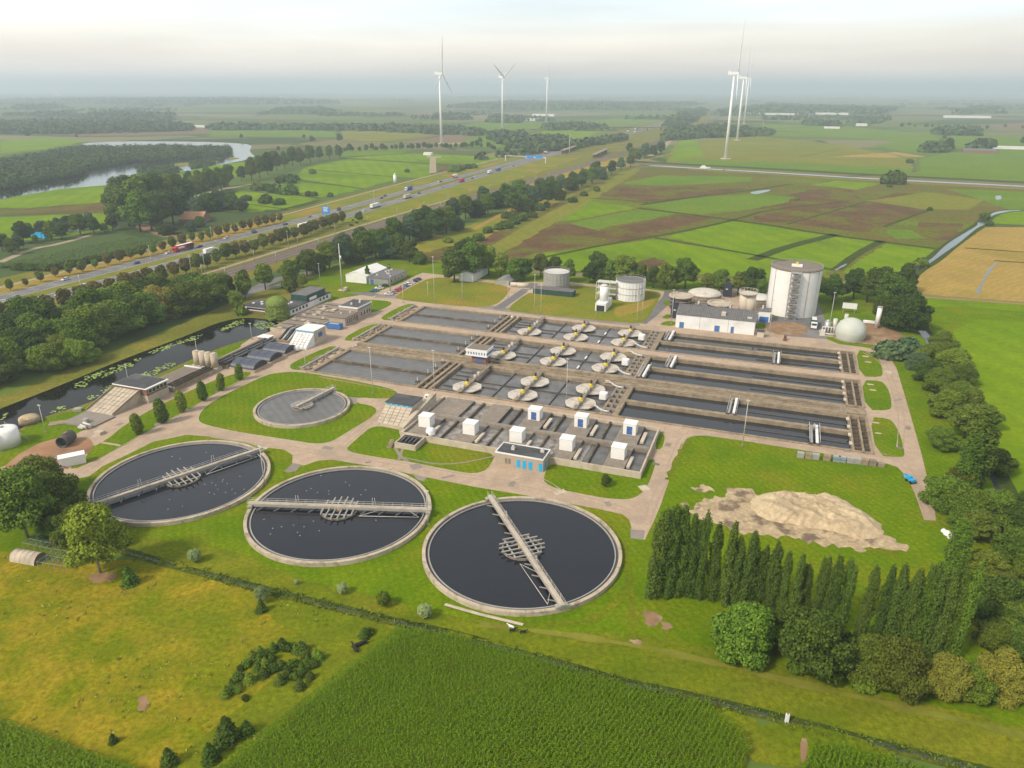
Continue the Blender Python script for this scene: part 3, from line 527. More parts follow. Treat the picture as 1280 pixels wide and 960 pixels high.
# lake on the left
sheet('lake', 'water_open', [(-80, 268), (0, 249), (75, 236.5), (150, 230), (169, 224), (164, 216), (232, 215.5), (275, 206), (321, 197.5), (311, 189), (316, 181), (290, 178.5), (240, 177), (150, 176.5), (100, 179), (106, 184), (60, 200), (-60, 225)], .04, 1)
sheet('lake', 'water_canal', [(-80, 268), (0, 248.6), (75, 236), (97, 232), (112, 221), (104, 214), (60, 216), (-60, 240)], .045, 1)  # west part: the wood's dark reflection painted in as a darker water sheet
for q in ([(215, 206), (228, 203), (245, 204.5), (232, 207.5)], [(250, 202.5), (268, 200.5), (276, 202), (260, 205)], [(180, 209), (200, 206.5), (212, 208), (196, 212)], [(284, 197), (296, 196.5), (300, 198.5), (288, 200)]): sheet('reed_bed', 'field_olive', ragged(q, 1.5, 4), .056)
sheet('lake', 'water_canal', [(165, 208), (200, 203.5), (215, 203), (212, 206), (190, 210), (170, 212)], .051, 1)  # small dark water sheet below the wood, its reflection painted in
sheet('grass', 'field_olive', [(165, 216), (200, 209), (228, 207), (225, 212), (180, 216)], .06, 1)
# the crop field and farm on the left
ribbon('farm_lane', 'path_sand', [(0, 328), (40, 311), (75, 305), (120, 292)], 5, .09, 1)
sheet('farmyard', 'bare_soil', [(165, 282), (185, 290), (208, 298), (228, 296), (195, 287), (185, 279)], .09, 1)
ribbon('lane', 'path_sand', [(175, 276), (205, 262), (240, 247), (275, 237), (305, 232), (325, 228)], 7, .09, 1)
# ---------------------------------------------------------------- motorway, lane and railway (plant frame)
def U3(*a): return [('u', *x) for x in a]
far_c = [(-209, -150), (-209, -20), (-208, 110), (-207.5, 300), (-214, 480), (-221, 800), (-229, 1475), (-250, 2300), (-300, 4200), (-380, 7000)]
near_c = [(-188, -150), (-187.5, -20), (-186, 110), (-185.5, 300), (-189, 450), (-199, 700), (-213, 1072), (-214, 1722), (-228, 2300), (-275, 4200), (-350, 7000)]
rail_c = [(-135, -150), (-136, 0), (-137, 150), (-137.5, 313), (-131, 440), (-123, 563), (-111, 967), (-100, 1500), (-110, 2300), (-160, 4000)]
def off(c, d): return U3(*[(u+d, v) for u, v in c])
sheet('verge', 'verge', off(far_c, -40)[:9]+off(rail_c, 22)[::-1][1:], .034)
sheet('verge', 'ochre_grass', U3((-229, -140), (-213, -140), (-213, 170), (-216, 300), (-233, 300), (-231, 100)), .038)
sheet('verge', 'yellow_grass', U3((-216, 280), (-233, 300), (-245, 480), (-250, 700), (-250, 900), (-232, 900), (-226, 600), (-220, 450)), .040)
sheet('verge', 'yellow_grass', U3((-179, 290), (-181, 450), (-190, 700), (-200, 950), (-150, 950), (-142, 700), (-150, 500), (-150, 300)), .041)
sheet('verge', 'ochre_grass', U3((-116, 450), (-112, 700), (-98, 960), (-70, 960), (-88, 700), (-98, 450)), .042)
sheet('verge', 'field_olive', U3((-216, -140), (-181, -140), (-181, 300), (-201, 300), (-214, 300)), .0415)
for nm, cc, wd in (('motorway', far_c, 12.5), ('motorway', near_c, 13.5)): ribbon(nm, 'asphalt', off(cc, 0), wd, .055, 1)
for cc, wd in ((far_c, 12.5), (near_c, 13.5)):
    for d in (-wd/2+1.2, wd/2-.8): ribbon('road_marking', 'line_white', off([c for c in cc if c[1] < 1500], d), .22, .062, 1)
def dashes(cc, d):
    pts = [W(u+d, v).to_2d() for u, v in cc if v < 900]; mb = MB()
    for a, b in zip(pts, pts[1:]):
        n = (b-a).length; t = (b-a).normalized(); q = Vector((-t.y, t.x))*.1; s = 0
        while s < n-4: A_, B_ = a+t*s, a+t*(s+3.5); mb.add([(*(A_-q), .062), (*(B_-q), .062), (*(B_+q), .062), (*(A_+q), .062)], [(0, 1, 2, 3)]); s += 12
    tag(mb.build('road_marking', 'line_white'), kind='structure')
dashes(far_c, 1.3); dashes(far_c, -2.2); dashes(near_c, .9); dashes(near_c, -2.7)
ribbon('service_lane', 'path_sand', U3((-229, -150), (-230, 0), (-229, 100), (-232, 200), (-238, 320), (-246, 450), (-256, 620), (-262, 900)), 3.6, .058, 2)
ribbon('railway_bed', 'ballast', off(rail_c, 0), 15, .066, 1)
for d in (-5.2, -3.7, 3.6, 5.1, -.9, .6): ribbon('rail', 'galvanised', off([c for c in rail_c if c[1] < 1000], d), .22, .10, 1)
ribbon('service_track', 'path_sand', off([(-149, -150), (-150, 0), (-149, 150), (-149.5, 313), (-146, 450)], 0), 3, .07, 1)
ribbon('dirt_track', 'ochre_grass', U3((-60, 300), (-70, 420), (-75, 560), (-66, 800), (-30, 1100)), 5, .075, 2)
# canal, far bank and pond
canal = [(-60, 556), (-20, 520), (0, 511), (75, 482), (154, 449), (200, 432), (240, 417), (270, 404), (300, 397), (325, 398), (350, 402), (346, 412), (315, 422), (282, 432), (262, 440), (240, 449), (180, 475.6), (112, 504), (48.8, 522.5), (10, 545), (-30, 590)]
sheet('canal_bank', 'verge', [(-80, 560), (-40, 505), (0, 496), (75, 466), (154, 433), (200, 416), (250, 395), (330, 360), (400, 340), (410, 352), (370, 395), (350, 404), (300, 430), (240, 455), (112, 512), (0, 560), (-60, 600)], .02, 1)
sheet('canal', 'water_canal', canal, .032, 2)
sheet('verge', 'lawn', [(0, 556), (48, 526), (112, 507), (180, 478), (240, 452), (282, 434), (300, 430), (302, 434), (285, 442), (200, 484), (140, 512), (100, 535), (40, 556), (0, 572)], .036, 1)
# ================================================================ PLANT PAVINGS
ring_sheet('pavement', 'brick_paving', [(-40, 628), (0, 614), (40, 606), (80, 602), (112, 595), (128, 583), (160, 568), (192, 552), (234, 543.5), (263, 546), (300, 552), (329, 559), (355, 562), (366, 569), (365, 580), (371, 582), (381, 581.6), (397, 576), (414, 574.5), (448, 580), (480, 585), (513, 592.5), (532, 596.4), (590, 608), (652, 618.3),
    (690, 625), (725, 632), (752, 637), (778, 643), (786, 649), (789, 658), (789, 671), (806, 675), (811, 664), (818, 650), (826, 631), (838, 595), (851, 556), (858, 548), (868, 545), (881, 544.5), (930, 551), (992, 561), (1050, 570), (1107, 579), (1122, 584), (1134, 597), (1144, 618), (1155, 650), (1170, 651), (1168, 632), (1159, 597), (1151, 564), (1137, 515), (1121, 461), (1112, 446), (1100, 438), (1080, 434), (1048, 430),
    (1034, 424), (1030, 400), (1019, 372), (1012, 362), (990, 358), (900, 362), (830, 364), (800, 360), (700, 352), (640, 353), (520, 340), (505, 350), (470, 366), (430, 372), (380, 385), (330, 412), (300, 432), (250, 458), (180, 495), (100, 540), (40, 568), (0, 585), (-60, 605)], .018)
G = lambda m, p, z, s=2, n='grass': sheet(n, m, p, z, s)
# roads of grey asphalt
ribbon('road', 'grey_paving', [(470, 370), (500, 371), (560, 378), (640, 388), (770, 403), (800, 405)], 6.5, .030, 1)
ribbon('road', 'asphalt', [(622, 386), (640, 374), (660, 360), (668, 354)], 5, .032, 2); ribbon('road', 'asphalt', [(800, 404), (818, 390), (836, 372), (838, 364)], 6, .032, 2)
ribbon('road', 'asphalt', [(300, 368), (345, 358), (400, 350), (418, 362), (470, 369)], 6, .032, 2); ribbon('road', 'asphalt', [(300, 372), (340, 350), (380, 342), (400, 338)], 7, .033, 1)
sheet('road', 'asphalt', [(938, 392), (1000, 398), (1012, 388), (1008, 362), (1020, 372), (1032, 400), (1034, 424), (980, 420), (985, 410), (938, 402)], .031)
sheet('yard', 'bare_soil', [(1042, 412), (1048, 405), (1075, 402), (1108, 408), (1140, 425), (1120, 436), (1100, 432), (1060, 428)], .033, 1)
sheet('yard', 'bare_soil', [(957, 402), (1008, 404), (1010, 420), (960, 418)], .0335, 1)
sheet('yard', 'rusty_ground', [(0, 600), (10, 575), (60, 548), (110, 545), (120, 560), (95, 575), (60, 592), (20, 602)], .033, 1)
G('lawn', [(246, 527), (252, 512), (272, 498), (300, 484), (330, 470), (345, 466), (372, 464), (430, 473), (488, 485), (499, 491), (492, 498), (470, 499), (446, 496.5), (446, 504), (462, 506), (472, 511), (470, 518), (462, 524), (430, 543), (416, 552), (397, 556), (367, 551), (300, 541), (262, 533)], .026)
G('lawn', [(433, 560), (450, 545), (467, 531), (497, 537), (540, 545), (620, 566), (614, 580), (606, 589), (592, 592), (575, 590), (511, 577), (498, 575.5), (445, 567), (435, 563)], .026)
G('lawn', [(679, 598), (687, 577), (740, 588), (801, 598), (809, 574), (821, 574.5), (813, 600), (805, 614), (795, 621.4), (783, 624.5), (760, 623), (744, 620.6), (695, 611), (681, 603.4)], .026, 1)
G('lawn', [(824, 539), (830, 542), (831, 549), (827, 562), (818, 561)], .026, 1)
for p in ([(1070, 437), (1088, 440), (1100, 450), (1104, 466), (1101, 471.5), (1075, 470.7)], [(1076.6, 475), (1100, 476), (1106, 480), (1112, 490), (1115, 507), (1112, 513), (1083, 512.7)], [(1087, 521), (1110, 523), (1117, 528), (1125, 542), (1131.5, 567), (1128, 572), (1096, 569.6)]): G('lawn', p, .026, 1)
for p in ([(361, 458), (368, 452), (410, 433), (424, 433), (388, 461), (367, 463)], [(425, 425), (459, 406), (483, 404), (448, 427)], [(474, 399.6), (483, 391.6), (507, 380), (522, 380), (495, 401)]): G('lawn', p, .026, 1)
G('lawn', [(424.8, 381), (448.7, 374), (483, 375.7), (492.6, 379.7), (470, 390), (459, 391), (450, 386)], .036)
G('yellow_grass', [(494, 370), (515, 358), (539, 346.5), (565.6, 347.8), (640, 357), (633, 370), (619, 382), (592, 384.5), (526, 378), (497, 374)], .036, 1); G('yellow_grass', [(634.5, 385), (657, 367.7), (680, 358), (706, 355.8), (794, 362), (820, 364), (827, 368), (822, 378), (809, 400), (800, 404), (786, 404), (640, 390)], .036, 1)
G('ochre_grass', [(766, 385), (800, 378), (822, 372), (812, 385), (770, 398)], .0375, 2)
G('lawn', [(377, 352), (443, 329), (486, 325), (531, 340), (518, 345), (502, 354), (470, 365), (414, 366), (382, 360)], .035, 1)
G('lawn', [(1031, 385), (1040, 380), (1090, 385), (1100, 400), (1080, 402), (1060, 398), (1034, 403)], .036, 1); G('lawn', [(956, 394), (975, 396), (1012, 396), (1018, 388), (1014, 378), (950, 380)], .036, 1)
G('lawn', [(826, 397), (835, 392), (840, 396), (834, 399)], .036, 1); G('lawn', [(823, 406), (832, 401), (846, 402), (843, 408)], .036, 1); G('lawn', [(826, 376), (840, 376), (850, 382), (835, 384)], .036, 1); G('lawn', [(943, 404), (957, 404), (958, 411), (943, 411)], .036, 1)
# west side lawns
G('lawn', [(128, 554), (160, 528), (200, 506), (260, 478), (300, 465), (318, 464), (300, 478), (262, 495), (238, 512), (205, 528), (175, 545), (150, 560), (118, 576), (90, 588), (88, 580), (112, 570), (102, 562)], .026, 1)
G('lawn', [(66, 562), (80, 553), (90, 556), (82, 562), (72, 566)], .028, 1)
sheet('path', 'brick_paving', [(127, 552), (151, 556), (150, 558), (126, 554)], .040)
ribbon('path', 'grey_paving', [(489, 549), (492, 556), (500, 570), (510, 577)], 1.0, .034); ribbon('path', 'grey_paving', [(509, 550), (503, 562), (498, 576)], .9, .037); ribbon('path', 'grey_paving', [(505, 572), (556, 583), (620, 570)], .6, .035, 2)
for p in ([(355, 589), (366, 579), (377, 581), (370, 589), (360, 591)], [(788, 662), (806, 663), (804, 675), (788, 673)], [(515, 592), (534, 597), (530, 602), (522, 600)], [(430, 496), (447, 497), (446, 505), (435, 505)]): sheet('paved_pad', 'grey_paving', p, .044)
for (x, y) in ((1082, 445), (1085, 452), (1088, 480), (1091, 487), (1095, 528), (1098, 541)): sheet('paved_strip', 'concrete_light', [(x-4, y-.6), (x+4, y+.4), (x+4, y+1.8), (x-4, y+.8)], .044)
for p in ([(803, 766), (815, 764), (828, 771), (824, 782), (808, 782)], [(785, 796), (800, 798), (798, 808), (786, 806)], [(822, 776), (835, 778), (842, 786), (832, 788)]): sheet('soil', 'bare_soil', ragged(p, .35, .5), .03)
ribbon('kerb', 'concrete_light', [(556, 756.5), (600, 769), (654, 782)], .8, .25)
ribbon('dirt_track', 'olive_meadow', [(1120, 880), (1200, 905), (1290, 925)], 5, .024, 1)
# kerbs of the main lawns
def kerb(pts, z=.10, w_=.16, s=2):
    ps = chaikin([g(*p) for p in pts], s); ps.append(ps[0]); mb = MB()
    for a, b in zip(ps, ps[1:]):
        d = (b-a).normalized(); q = Vector((-d.y, d.x, 0))*w_/2; mb.add([a-q, b-q, b+q, a+q, a-q+Vector((0,0,z)), b-q+Vector((0,0,z)), b+q+Vector((0,0,z)), a+q+Vector((0,0,z))], [(4, 5, 6, 7), (0, 1, 5, 4), (3, 7, 6, 2)])
    tag(mb.build('kerb', 'concrete_light'), kind='structure')
kerb([(246, 527), (252, 512), (272, 498), (300, 484), (330, 470), (345, 466), (372, 464), (430, 473), (488, 485), (499, 491), (492, 498), (470, 499), (446, 496.5), (446, 504), (462, 506), (472, 511), (470, 518), (462, 524), (430, 543), (416, 552), (397, 556), (367, 551), (300, 541), (262, 533)])
# sand: flat patch and heap
sheet('sand', 'sand_flat', ragged([(866, 634), (880, 624), (907, 621), (915, 612), (929, 609), (941, 612), (948, 622), (1000, 640), (1080, 662), (1105, 668), (1122, 677), (1142, 686), (1128, 690), (1083, 690), (1050, 684), (1019, 679), (985, 672), (929, 666), (910, 660), (868, 650), (860, 642)], .9, .9), .034)
sheet('sand', 'sand_flat', ragged([(862, 608), (884, 607), (895, 612), (880, 616), (866, 612)], .6, .6), .034); sheet('sand', 'sand_flat', ragged([(852, 630), (858, 628), (862, 632), (856, 638)], .4, .5), .034)
sheet('soil', 'olive_meadow', ragged([(1075, 684), (1110, 686), (1140, 691), (1100, 695), (1085, 690)], .6, .7), .0355)
from mathutils import noise as mnoise
def heap():
    cs = [(936, 634), (942, 621), (958, 617), (1000, 618), (1040, 620), (1070, 634), (1092, 648), (1106, 661), (1100, 672), (1078, 675), (1040, 664), (1000, 657), (955, 650)]
    o = ragged(chaikin([g(*c) for c in cs], 1), .25, .5, 0); c = sum(o, Vector())/len(o); nr = 34; vs = []; fs = []; n = len(o)
    for j in range(nr+1):
        t = j/nr                            # 0 = rim, 1 = middle
        prof = 2.3*(1-(1-min(1, t*2.6))**1.5)
        for p in o:
            q = p.lerp(c, t); k = math.sin(q.x*.42)*math.cos(q.y*.5)*.35+math.sin(q.x*1.3+q.y*1.1)*.2+random.uniform(-.13, .13)
            from_n = mnoise.fractal(q*.35, 1, 2, 6)*.38+mnoise.fractal(Vector((q.x*1.1+q.y*.4, q.y*.35, 0)), 1, 2, 4)*.2; vs.append((q.x, q.y, .02+max(0, prof+(k+from_n)*min(1, t*4))))
    for j in range(nr):
        for i in range(n): fs.append((j*n+i, j*n+(i+1) % n, (j+1)*n+(i+1) % n, (j+1)*n+i))
    a = sum((o[i].cross(o[(i+1) % n])).z for i in range(n))
    if a < 0: fs = [f[::-1] for f in fs]
    ob = MB().add(vs, fs, True).build('sand_heap', 'sand'); tag(ob, 'long pale sand heap with steep sides on the lawn behind the poplars', 'heap')
heap()

for i, (pts, wd, m) in enumerate((([(560, 792), (700, 818), (850, 852), (1000, 888), (1150, 925), (1300, 960)], 1.2, 'olive_meadow'), ([(600, 780), (760, 800), (880, 825), (1020, 860), (1180, 895), (1300, 925)], 1.4, 'field_olive'), ([(780, 675), (783, 700), (790, 760), (792, 800)], 1.6, 'olive_meadow'), ([(590, 775), (700, 783), (760, 770), (790, 720)], 1.3, 'olive_meadow'), ([(200, 700), (330, 725), (470, 757)], 1.4, 'olive_meadow'), ([(835, 600), (850, 565), (862, 552)], 1.5, 'olive_meadow'), ([(640, 862-20), (760, 870-10), (900, 896-12)], .5, 'olive_meadow'))):
    if i == 6: continue
    ps = chaikin([g(*p) for p in pts], 2, False); L_ = ragged([tuple(p.to_2d()) for p in []]) if False else None
    ribbon('worn_track', m, pts, (lambda wd: lambda t: wd*(1+.5*math.sin(t*37)+.3*math.sin(t*91)))(wd), .0560+.0012*i, 3)

r = random.Random(21)
for i, (x, y) in enumerate(((200, 530), (230, 512), (270, 490), (330, 560), (410, 560), (460, 578), (520, 583), (560, 596), (640, 605), (700, 615), (760, 630), (805, 610), (820, 580), (835, 556), (900, 540), (1000, 555), (1060, 563), (1125, 560), (1135, 535), (1122, 500), (1110, 465), (60, 575), (120, 545), (150, 530))):
    p = g(x, y); a_ = r.random()*3; w1, w2 = r.uniform(.4, 2.2), r.uniform(.4, 1.6); q = [Vector((p.x+w1*s*math.cos(a_)-w2*t*math.sin(a_), p.y+w1*s*math.sin(a_)+w2*t*math.cos(a_), 0)) for s, t in ((-1, -1), (1, -1), (1, 1), (-1, 1))]
    sheet('paving_patch', r.choice(['grey_paving', 'concrete_light', 'asphalt', 'grey_paving']), q, .046)
for (u0, v0, u1, v1) in ((60, -3.2, 196, -3.2), (198.8, 0, 198.8, 96), (0, -4.2, 56, -4.2), (120, 99.5, 190, 99.5)):
    a_, b_ = W(u0, v0), W(u1, v1); n = int((b_-a_).length/7)
    for k in range(n):
        p = a_.lerp(b_, (k+.5)/n); d_ = (b_-a_).normalized()*.06; q_ = Vector((-d_.y, d_.x, 0)).normalized()*1.6
        sheet('paving_joint', 'grey_paving', [p-d_-q_, p+d_-q_, p+d_+q_, p-d_+q_], .0475)

for i, (pts, o_) in enumerate((([(100, 592), (150, 560), (215, 525), (280, 488), (330, 462), (385, 425), (430, 405)], 0), ([(265, 545), (340, 556), (400, 566), (470, 574), (560, 592), (660, 606), (740, 625), (790, 640)], 0), ([(808, 655), (820, 620), (838, 585), (850, 552), (862, 540), (960, 551), (1060, 564), (1118, 570), (1132, 580), (1148, 612), (1161, 645)], 0), ([(1125, 560), (1128, 520), (1116, 480), (1104, 452), (1080, 440)], 0), ([(400, 470), (520, 492), (640, 512), (780, 534), (850, 545)], 0), ([(425, 560), (455, 535), (478, 512), (500, 500)], 0), ([(640, 604), (655, 598), (680, 600), (700, 615)], 0))):
    for s_ in (-.85, .85): ribbon('tyre_track', 'tyre_marks', pts, (lambda s_: lambda t: .34*(1+.4*math.sin(t*23+s_)))(s_), .0412+.0009*i+(.0004 if s_ > 0 else 0), 3, side=s_)
# ================================================================ THE PLANT
# ---- sunken basin block
LANES = [(0.0, 28.5, 'front'), (36.5, 63.0, 'middle'), (69.5, 97.0, 'back')]
def T(z, *a): return [Vector((x, y, z)) for x, y in a]
o = MB().box(0, BU, 0, BV, -5, -4.5).build('basin_floor', 'concrete_dark'); o.location = W(0, 0, 0); o.rotation_euler.z = TH; tag(o, kind='structure')
def walkway(name, boxes, m, u=0, v=0):
    mb = MB()
    for b in boxes: mb.box(*b)
    o = mb.build(name, m); o.location = W(u, v, 0); o.rotation_euler.z = TH; return tag(o, kind='structure')
walkway('walkway', [(0, 196, 63.0, 69.5, -4.5, .22)], 'brick_paving')
walkway('kerb', [(0, 196, 62.9, 63.3, .0, .45), (0, 196, 69.2, 69.6, 0, .45)], 'concrete')
walkway('walkway', [(0, 190, 28.3, 30.2, -4.5, .42), (0, 190, 34.8, 36.7, -4.5, .42), (0, 190, 30.2, 34.8, -4.5, -.45), (0, 190, 32.2, 32.8, -.45, .15), (118, 190, 30.9, 31.3, -.45, .28), (118, 190, 33.6, 34.0, -.45, .28), (188, 196, 30.2, 34.8, -.45, .3)], 'concrete')
ML = {'front': 'nearest the round tanks', 'middle': 'in the middle of the block', 'back': 'nearest the silver tank'}
def wave_railing(mb, u0, v0, u1, v1, z, h=1.0, step=2.4, r=.035):
    n = max(1, int(math.hypot(u1-u0, v1-v0)/step))
    for i in range(n+1):
        x, y = u0+(u1-u0)*i/n, v0+(v1-v0)*i/n; mb.box(x-r, x+r, y-r, y+r, z, z+h)
    for zz in (z+h*.5, z+h): mb.beam((u0, v0, zz), (u1, v1, zz), r*1.7, r*1.7)
for li, (v0, v1, nm) in enumerate(LANES):
    w_ = v1-v0; c = w_/2
    # left: aerated basin
    e = pempty('aeration_basin', 0, v0, 0, 'grey rippled aeration basin of two long lanes, %s' % ML[nm], 'basin', 'grey aerated basins on the left of the block')
    MB().box(0, 1.6, 0, w_, -4.5, .38).box(1.6, 45, 0, .9, -4.5, .38).box(1.6, 45, w_-.9, w_, -4.5, .38).build('wall', 'concrete', e)
    MB().box(1.6, 45, c-.7, c+.7, -4.5, .30).build('divider', 'concrete_dark', e)
    for a, b in ((.9, c-.7), (c+.7, w_-.9)): MB().add([(1.6, a, -.35), (45, a, -.35), (45, b, -.35), (1.6, b, -.35)], [(0, 1, 2, 3)]).build('water', 'water_aerated', e)
    # transfer channels
    e = pempty('transfer_channel', 45, v0, 0, 'pair of narrow concrete channels with weirs at the end of the %s aeration basin' % nm, 'channel')
    mb = MB()
    for a, b in ((0, 1.2), (3.0, 4.1), (5.3, 6.4)): mb.box(a, b, 0, w_, -4.5, .45)
    mb.build('wall', 'concrete', e)
    for k in range(7): MB().box(1.2, 3.0, 1+k*w_/7.2, 1.5+k*w_/7.2, -4.5, .2).build('cross_wall', 'concrete_dark', e)
    MB().add([(1.2, 0, -1.1), (5.3, 0, -1.1), (5.3, w_, -1.1), (1.2, w_, -1.1)], [(0, 1, 2, 3)]).build('water', 'water_dark', e)
    for y in (4, c-1.6, c+5, w_-2.6):
        MB().box(-1.9, -.2, y, y+1.0, .2, .9).build('weir_box', 'dark_metal', e); MB().box(-1.2, -.95, y+.3, y+.6, .9, 2.2).build('post', 'galv_light', e)
    # middle: mixing pool with surface aerators
    e = pempty('mixing_basin', 51.4, v0, 0, 'dark mixing basin with black baffles, %s' % ML[nm], 'basin', 'mixing basins in the middle of the block')
    UL = 113-51.4
    MB().box(0, UL, 0, .8, -4.5, .36).box(0, UL, w_-.8, w_, -4.5, .36).build('wall', 'concrete', e)
    mb = MB().box(0, UL, c-.14, c+.14, -4, -.35)
    for u in (22.3, 43.1): mb.box(u-.16, u+.16, .8, w_-.8, -4, -.35)
    for y in (3.2, 7.2, c+4, c+8): mb.box(1.5, 10, y-.13, y+.13, -4, -.4)
    for y in (c-4, w_-4): mb.box(14, 21.5, y-.13, y+.13, -4, -.4)
    mb.build('baffle', 'dark_metal', e)
    MB().add([(0, .8, -.75), (UL, .8, -.75), (UL, w_-.8, -.75), (0, w_-.8, -.75)], [(0, 1, 2, 3)]).build('water', 'water_sludge', e)
    for (x, y) in ((43.1, c+2.0), (43.1, 3.6)):
        if nm != 'front': MB().box(x-.3, x+.3, y, y+2.6, -.3, .05).build('white_float', 'white_paint', e)
    # outlet channels (lattice) 110-118
    e = pempty('outlet_channel', 113, v0, 0, 'concrete outlet channel with rows of square openings beside the %s settling basin' % nm, 'channel')
    mb = MB()
    for a, b in ((0, .8), (4.2, 5.0)): mb.box(a, b, 0, w_, -4.5, .45)
    mb.build('wall', 'concrete', e); mb = MB()
    n = 6
    for k in range(n+1):
        y = .3+k*(w_-1.9)/n; mb.box(.8, 4.2, y, y+1.5, -4.5, .38)
    mb.box(2.2, 2.7, 0, w_, .39, .46); mb.build('cross_slab', 'concrete_deck', e)
    MB().add([(.8, 0, -1.6), (4.2, 0, -1.6), (4.2, w_, -1.6), (.8, w_, -1.6)], [(0, 1, 2, 3)]).build('water', 'water_dark', e)
    # right: settling basin
    e = pempty('settling_basin', 118, v0, 0, 'long dark settling basin with thin baffles, %s' % ML[nm], 'basin', 'dark settling basins on the right of the block')
    RL = 190.0-118
    MB().box(0, RL, 0, .7, -4.5, .42).box(0, RL, w_-.9, w_, -4.5, .42).box(0, 1, .7, w_-.9, -4.5, .42).build('wall', 'concrete', e)
    MB().box(1, RL, c-.85, c+.85, -4.5, .45).build('divider', 'concrete', e)
    mb = MB()
    for y in (w_*.25+.3, w_*.75+.2): mb.box(40.5, RL, y-.22, y+.22, -4, -.62)
    mb.build('baffle', 'dark_metal', e)
    for a, b in ((.7, c-.85), (c+.85, w_-.9)): MB().add([(1, a, -.85), (RL, a, -.85), (RL, b, -.85), (1, b, -.85)], [(0, 1, 2, 3)]).build('water', 'water_lane', e)
    # end channels
    e = pempty('end_channel', 190, v0, 0, 'narrow concrete end trough with weir boxes at the far right of the %s settling basin' % nm, 'channel')
    mb = MB().box(0, .8, 0, w_, -4.5, .40).box(2.9, 3.5, 0, w_, -4.5, .35).box(5.2, 6.0, 0, w_, -4.5, .45)
    mb.box(.8, 5.2, 0, .7, -4.5, .4).box(.8, 5.2, w_-.7, w_, -4.5, .4).build('wall', 'concrete', e)
    for k in range(1, 9): MB().box(.8, 5.2, k*w_/9-.25, k*w_/9+.25, -4.5, .1+.2*(k % 2)).build('cross_wall', 'concrete_dark', e)
    for k in (1.2, 3.2, 5.2, 7.2): MB().box(-.6, .3, k*w_/9, k*w_/9+2, .41, .75).build('weir_plate', 'cream', e)
    MB().add([(.8, 0, -1.2), (5.2, 0, -1.2), (5.2, w_, -1.2), (.8, w_, -1.2)], [(0, 1, 2, 3)]).build('water', 'water_sludge', e)
# ---- surface aerators and the service bridges above them
def aerator_proto():
    e = pempty('surface_aerator', 63.4, 7, 0, 'x', 'aerator', 'surface aerators under pale splash covers')
    r = random.Random(4); n = 24; pts = []
    for i in range(n):
        a = 2*math.pi*i/n; rr = 5.3*(1+.03*math.cos(8*a)); pts.append((rr*math.cos(a), rr*math.sin(a)))
    mb = MB().prism(pts, .15, .42); mb.prism([(x*.2, y*.2) for x, y in pts], .42, .6); mb.build('splash_cover', 'splash_cover', e)
    mb = MB()
    for k in range(8):
        a = k*math.pi/4+.39; mb.beam((1.1*math.cos(a), 1.1*math.sin(a), .45), (5.0*math.cos(a), 5.0*math.sin(a), .45), .14, .05)
    mb.build('cover_rib', 'concrete_light', e)
    MB().cyl(0, 0, 1.3, 2.4, .62, .55, 12).box(-.85, .85, -.8, .8, 1.30, 1.65).build('gearbox', 'yellow_paint', e)
    MB().cyl(.1, .3, 2.4, 3.7, .42, .42, 12).build('motor', 'navy', e)
    MB().cyl(0, 0, .5, 1.3, .3, .3, 8).build('shaft', 'dark_metal', e)
    return e
ap = aerator_proto(); remember(ap); first = True
COLN = {62.6: 'left', 83.8: 'middle', 104.8: 'right'}
AER = []
for li, (v0, v1, nm) in enumerate(LANES):
    for u in (62.6, 83.8, 104.8):
        for k, dv in enumerate((7.2, 20.8) if u > 70 else (7.2,)): AER.append((li, u, v0+dv, k))
for li, u, v, k in AER:
    a = ap if first else copy_tree(ap); first = False; a.location = W(u, v-.4, -.1); a.rotation_euler.z = TH+.13*li
    a['label'] = 'pale round splash cover with yellow gearbox, %s bridge column, %s of the %s basin' % (COLN[u], 'nearer one' if k == 0 else 'farther one', LANES[li][2])
for (u, wd) in ((62.6, 1.7), (83.8, 1.3), (104.8, 1.3)):
    for li, (v0, v1, nm) in enumerate(LANES):
        e = pempty('service_bridge', u, v0, 0, 'narrow concrete service bridge over the splash covers, %s column, %s basin' % (COLN[u], nm), 'bridge', 'service bridges over the aerators')
        MB().box(-wd/2, wd/2, -.4, v1-v0+.4, .95, 1.25).build('deck', 'concrete', e)
        mb = MB()
        for y in (.4, (v1-v0)/2, v1-v0-.4): mb.box(-.4, .4, y-.35, y+.35, -4.5, .95)
        mb.build('pier', 'concrete_dark', e); mb = MB()
        for s in (-1, 1): wave_railing(mb, s*wd/2*.94, -.3, s*wd/2*.94, v1-v0+.3, 1.25, .95, 3.0, .025)
        mb.build('railing', 'galvanised', e)
        for y in (2.6, 13.9, 17.2): MB().box(-.5, .4, y, y+.8, 1.25, 2.1).build('switch_box', 'galv_light', e)
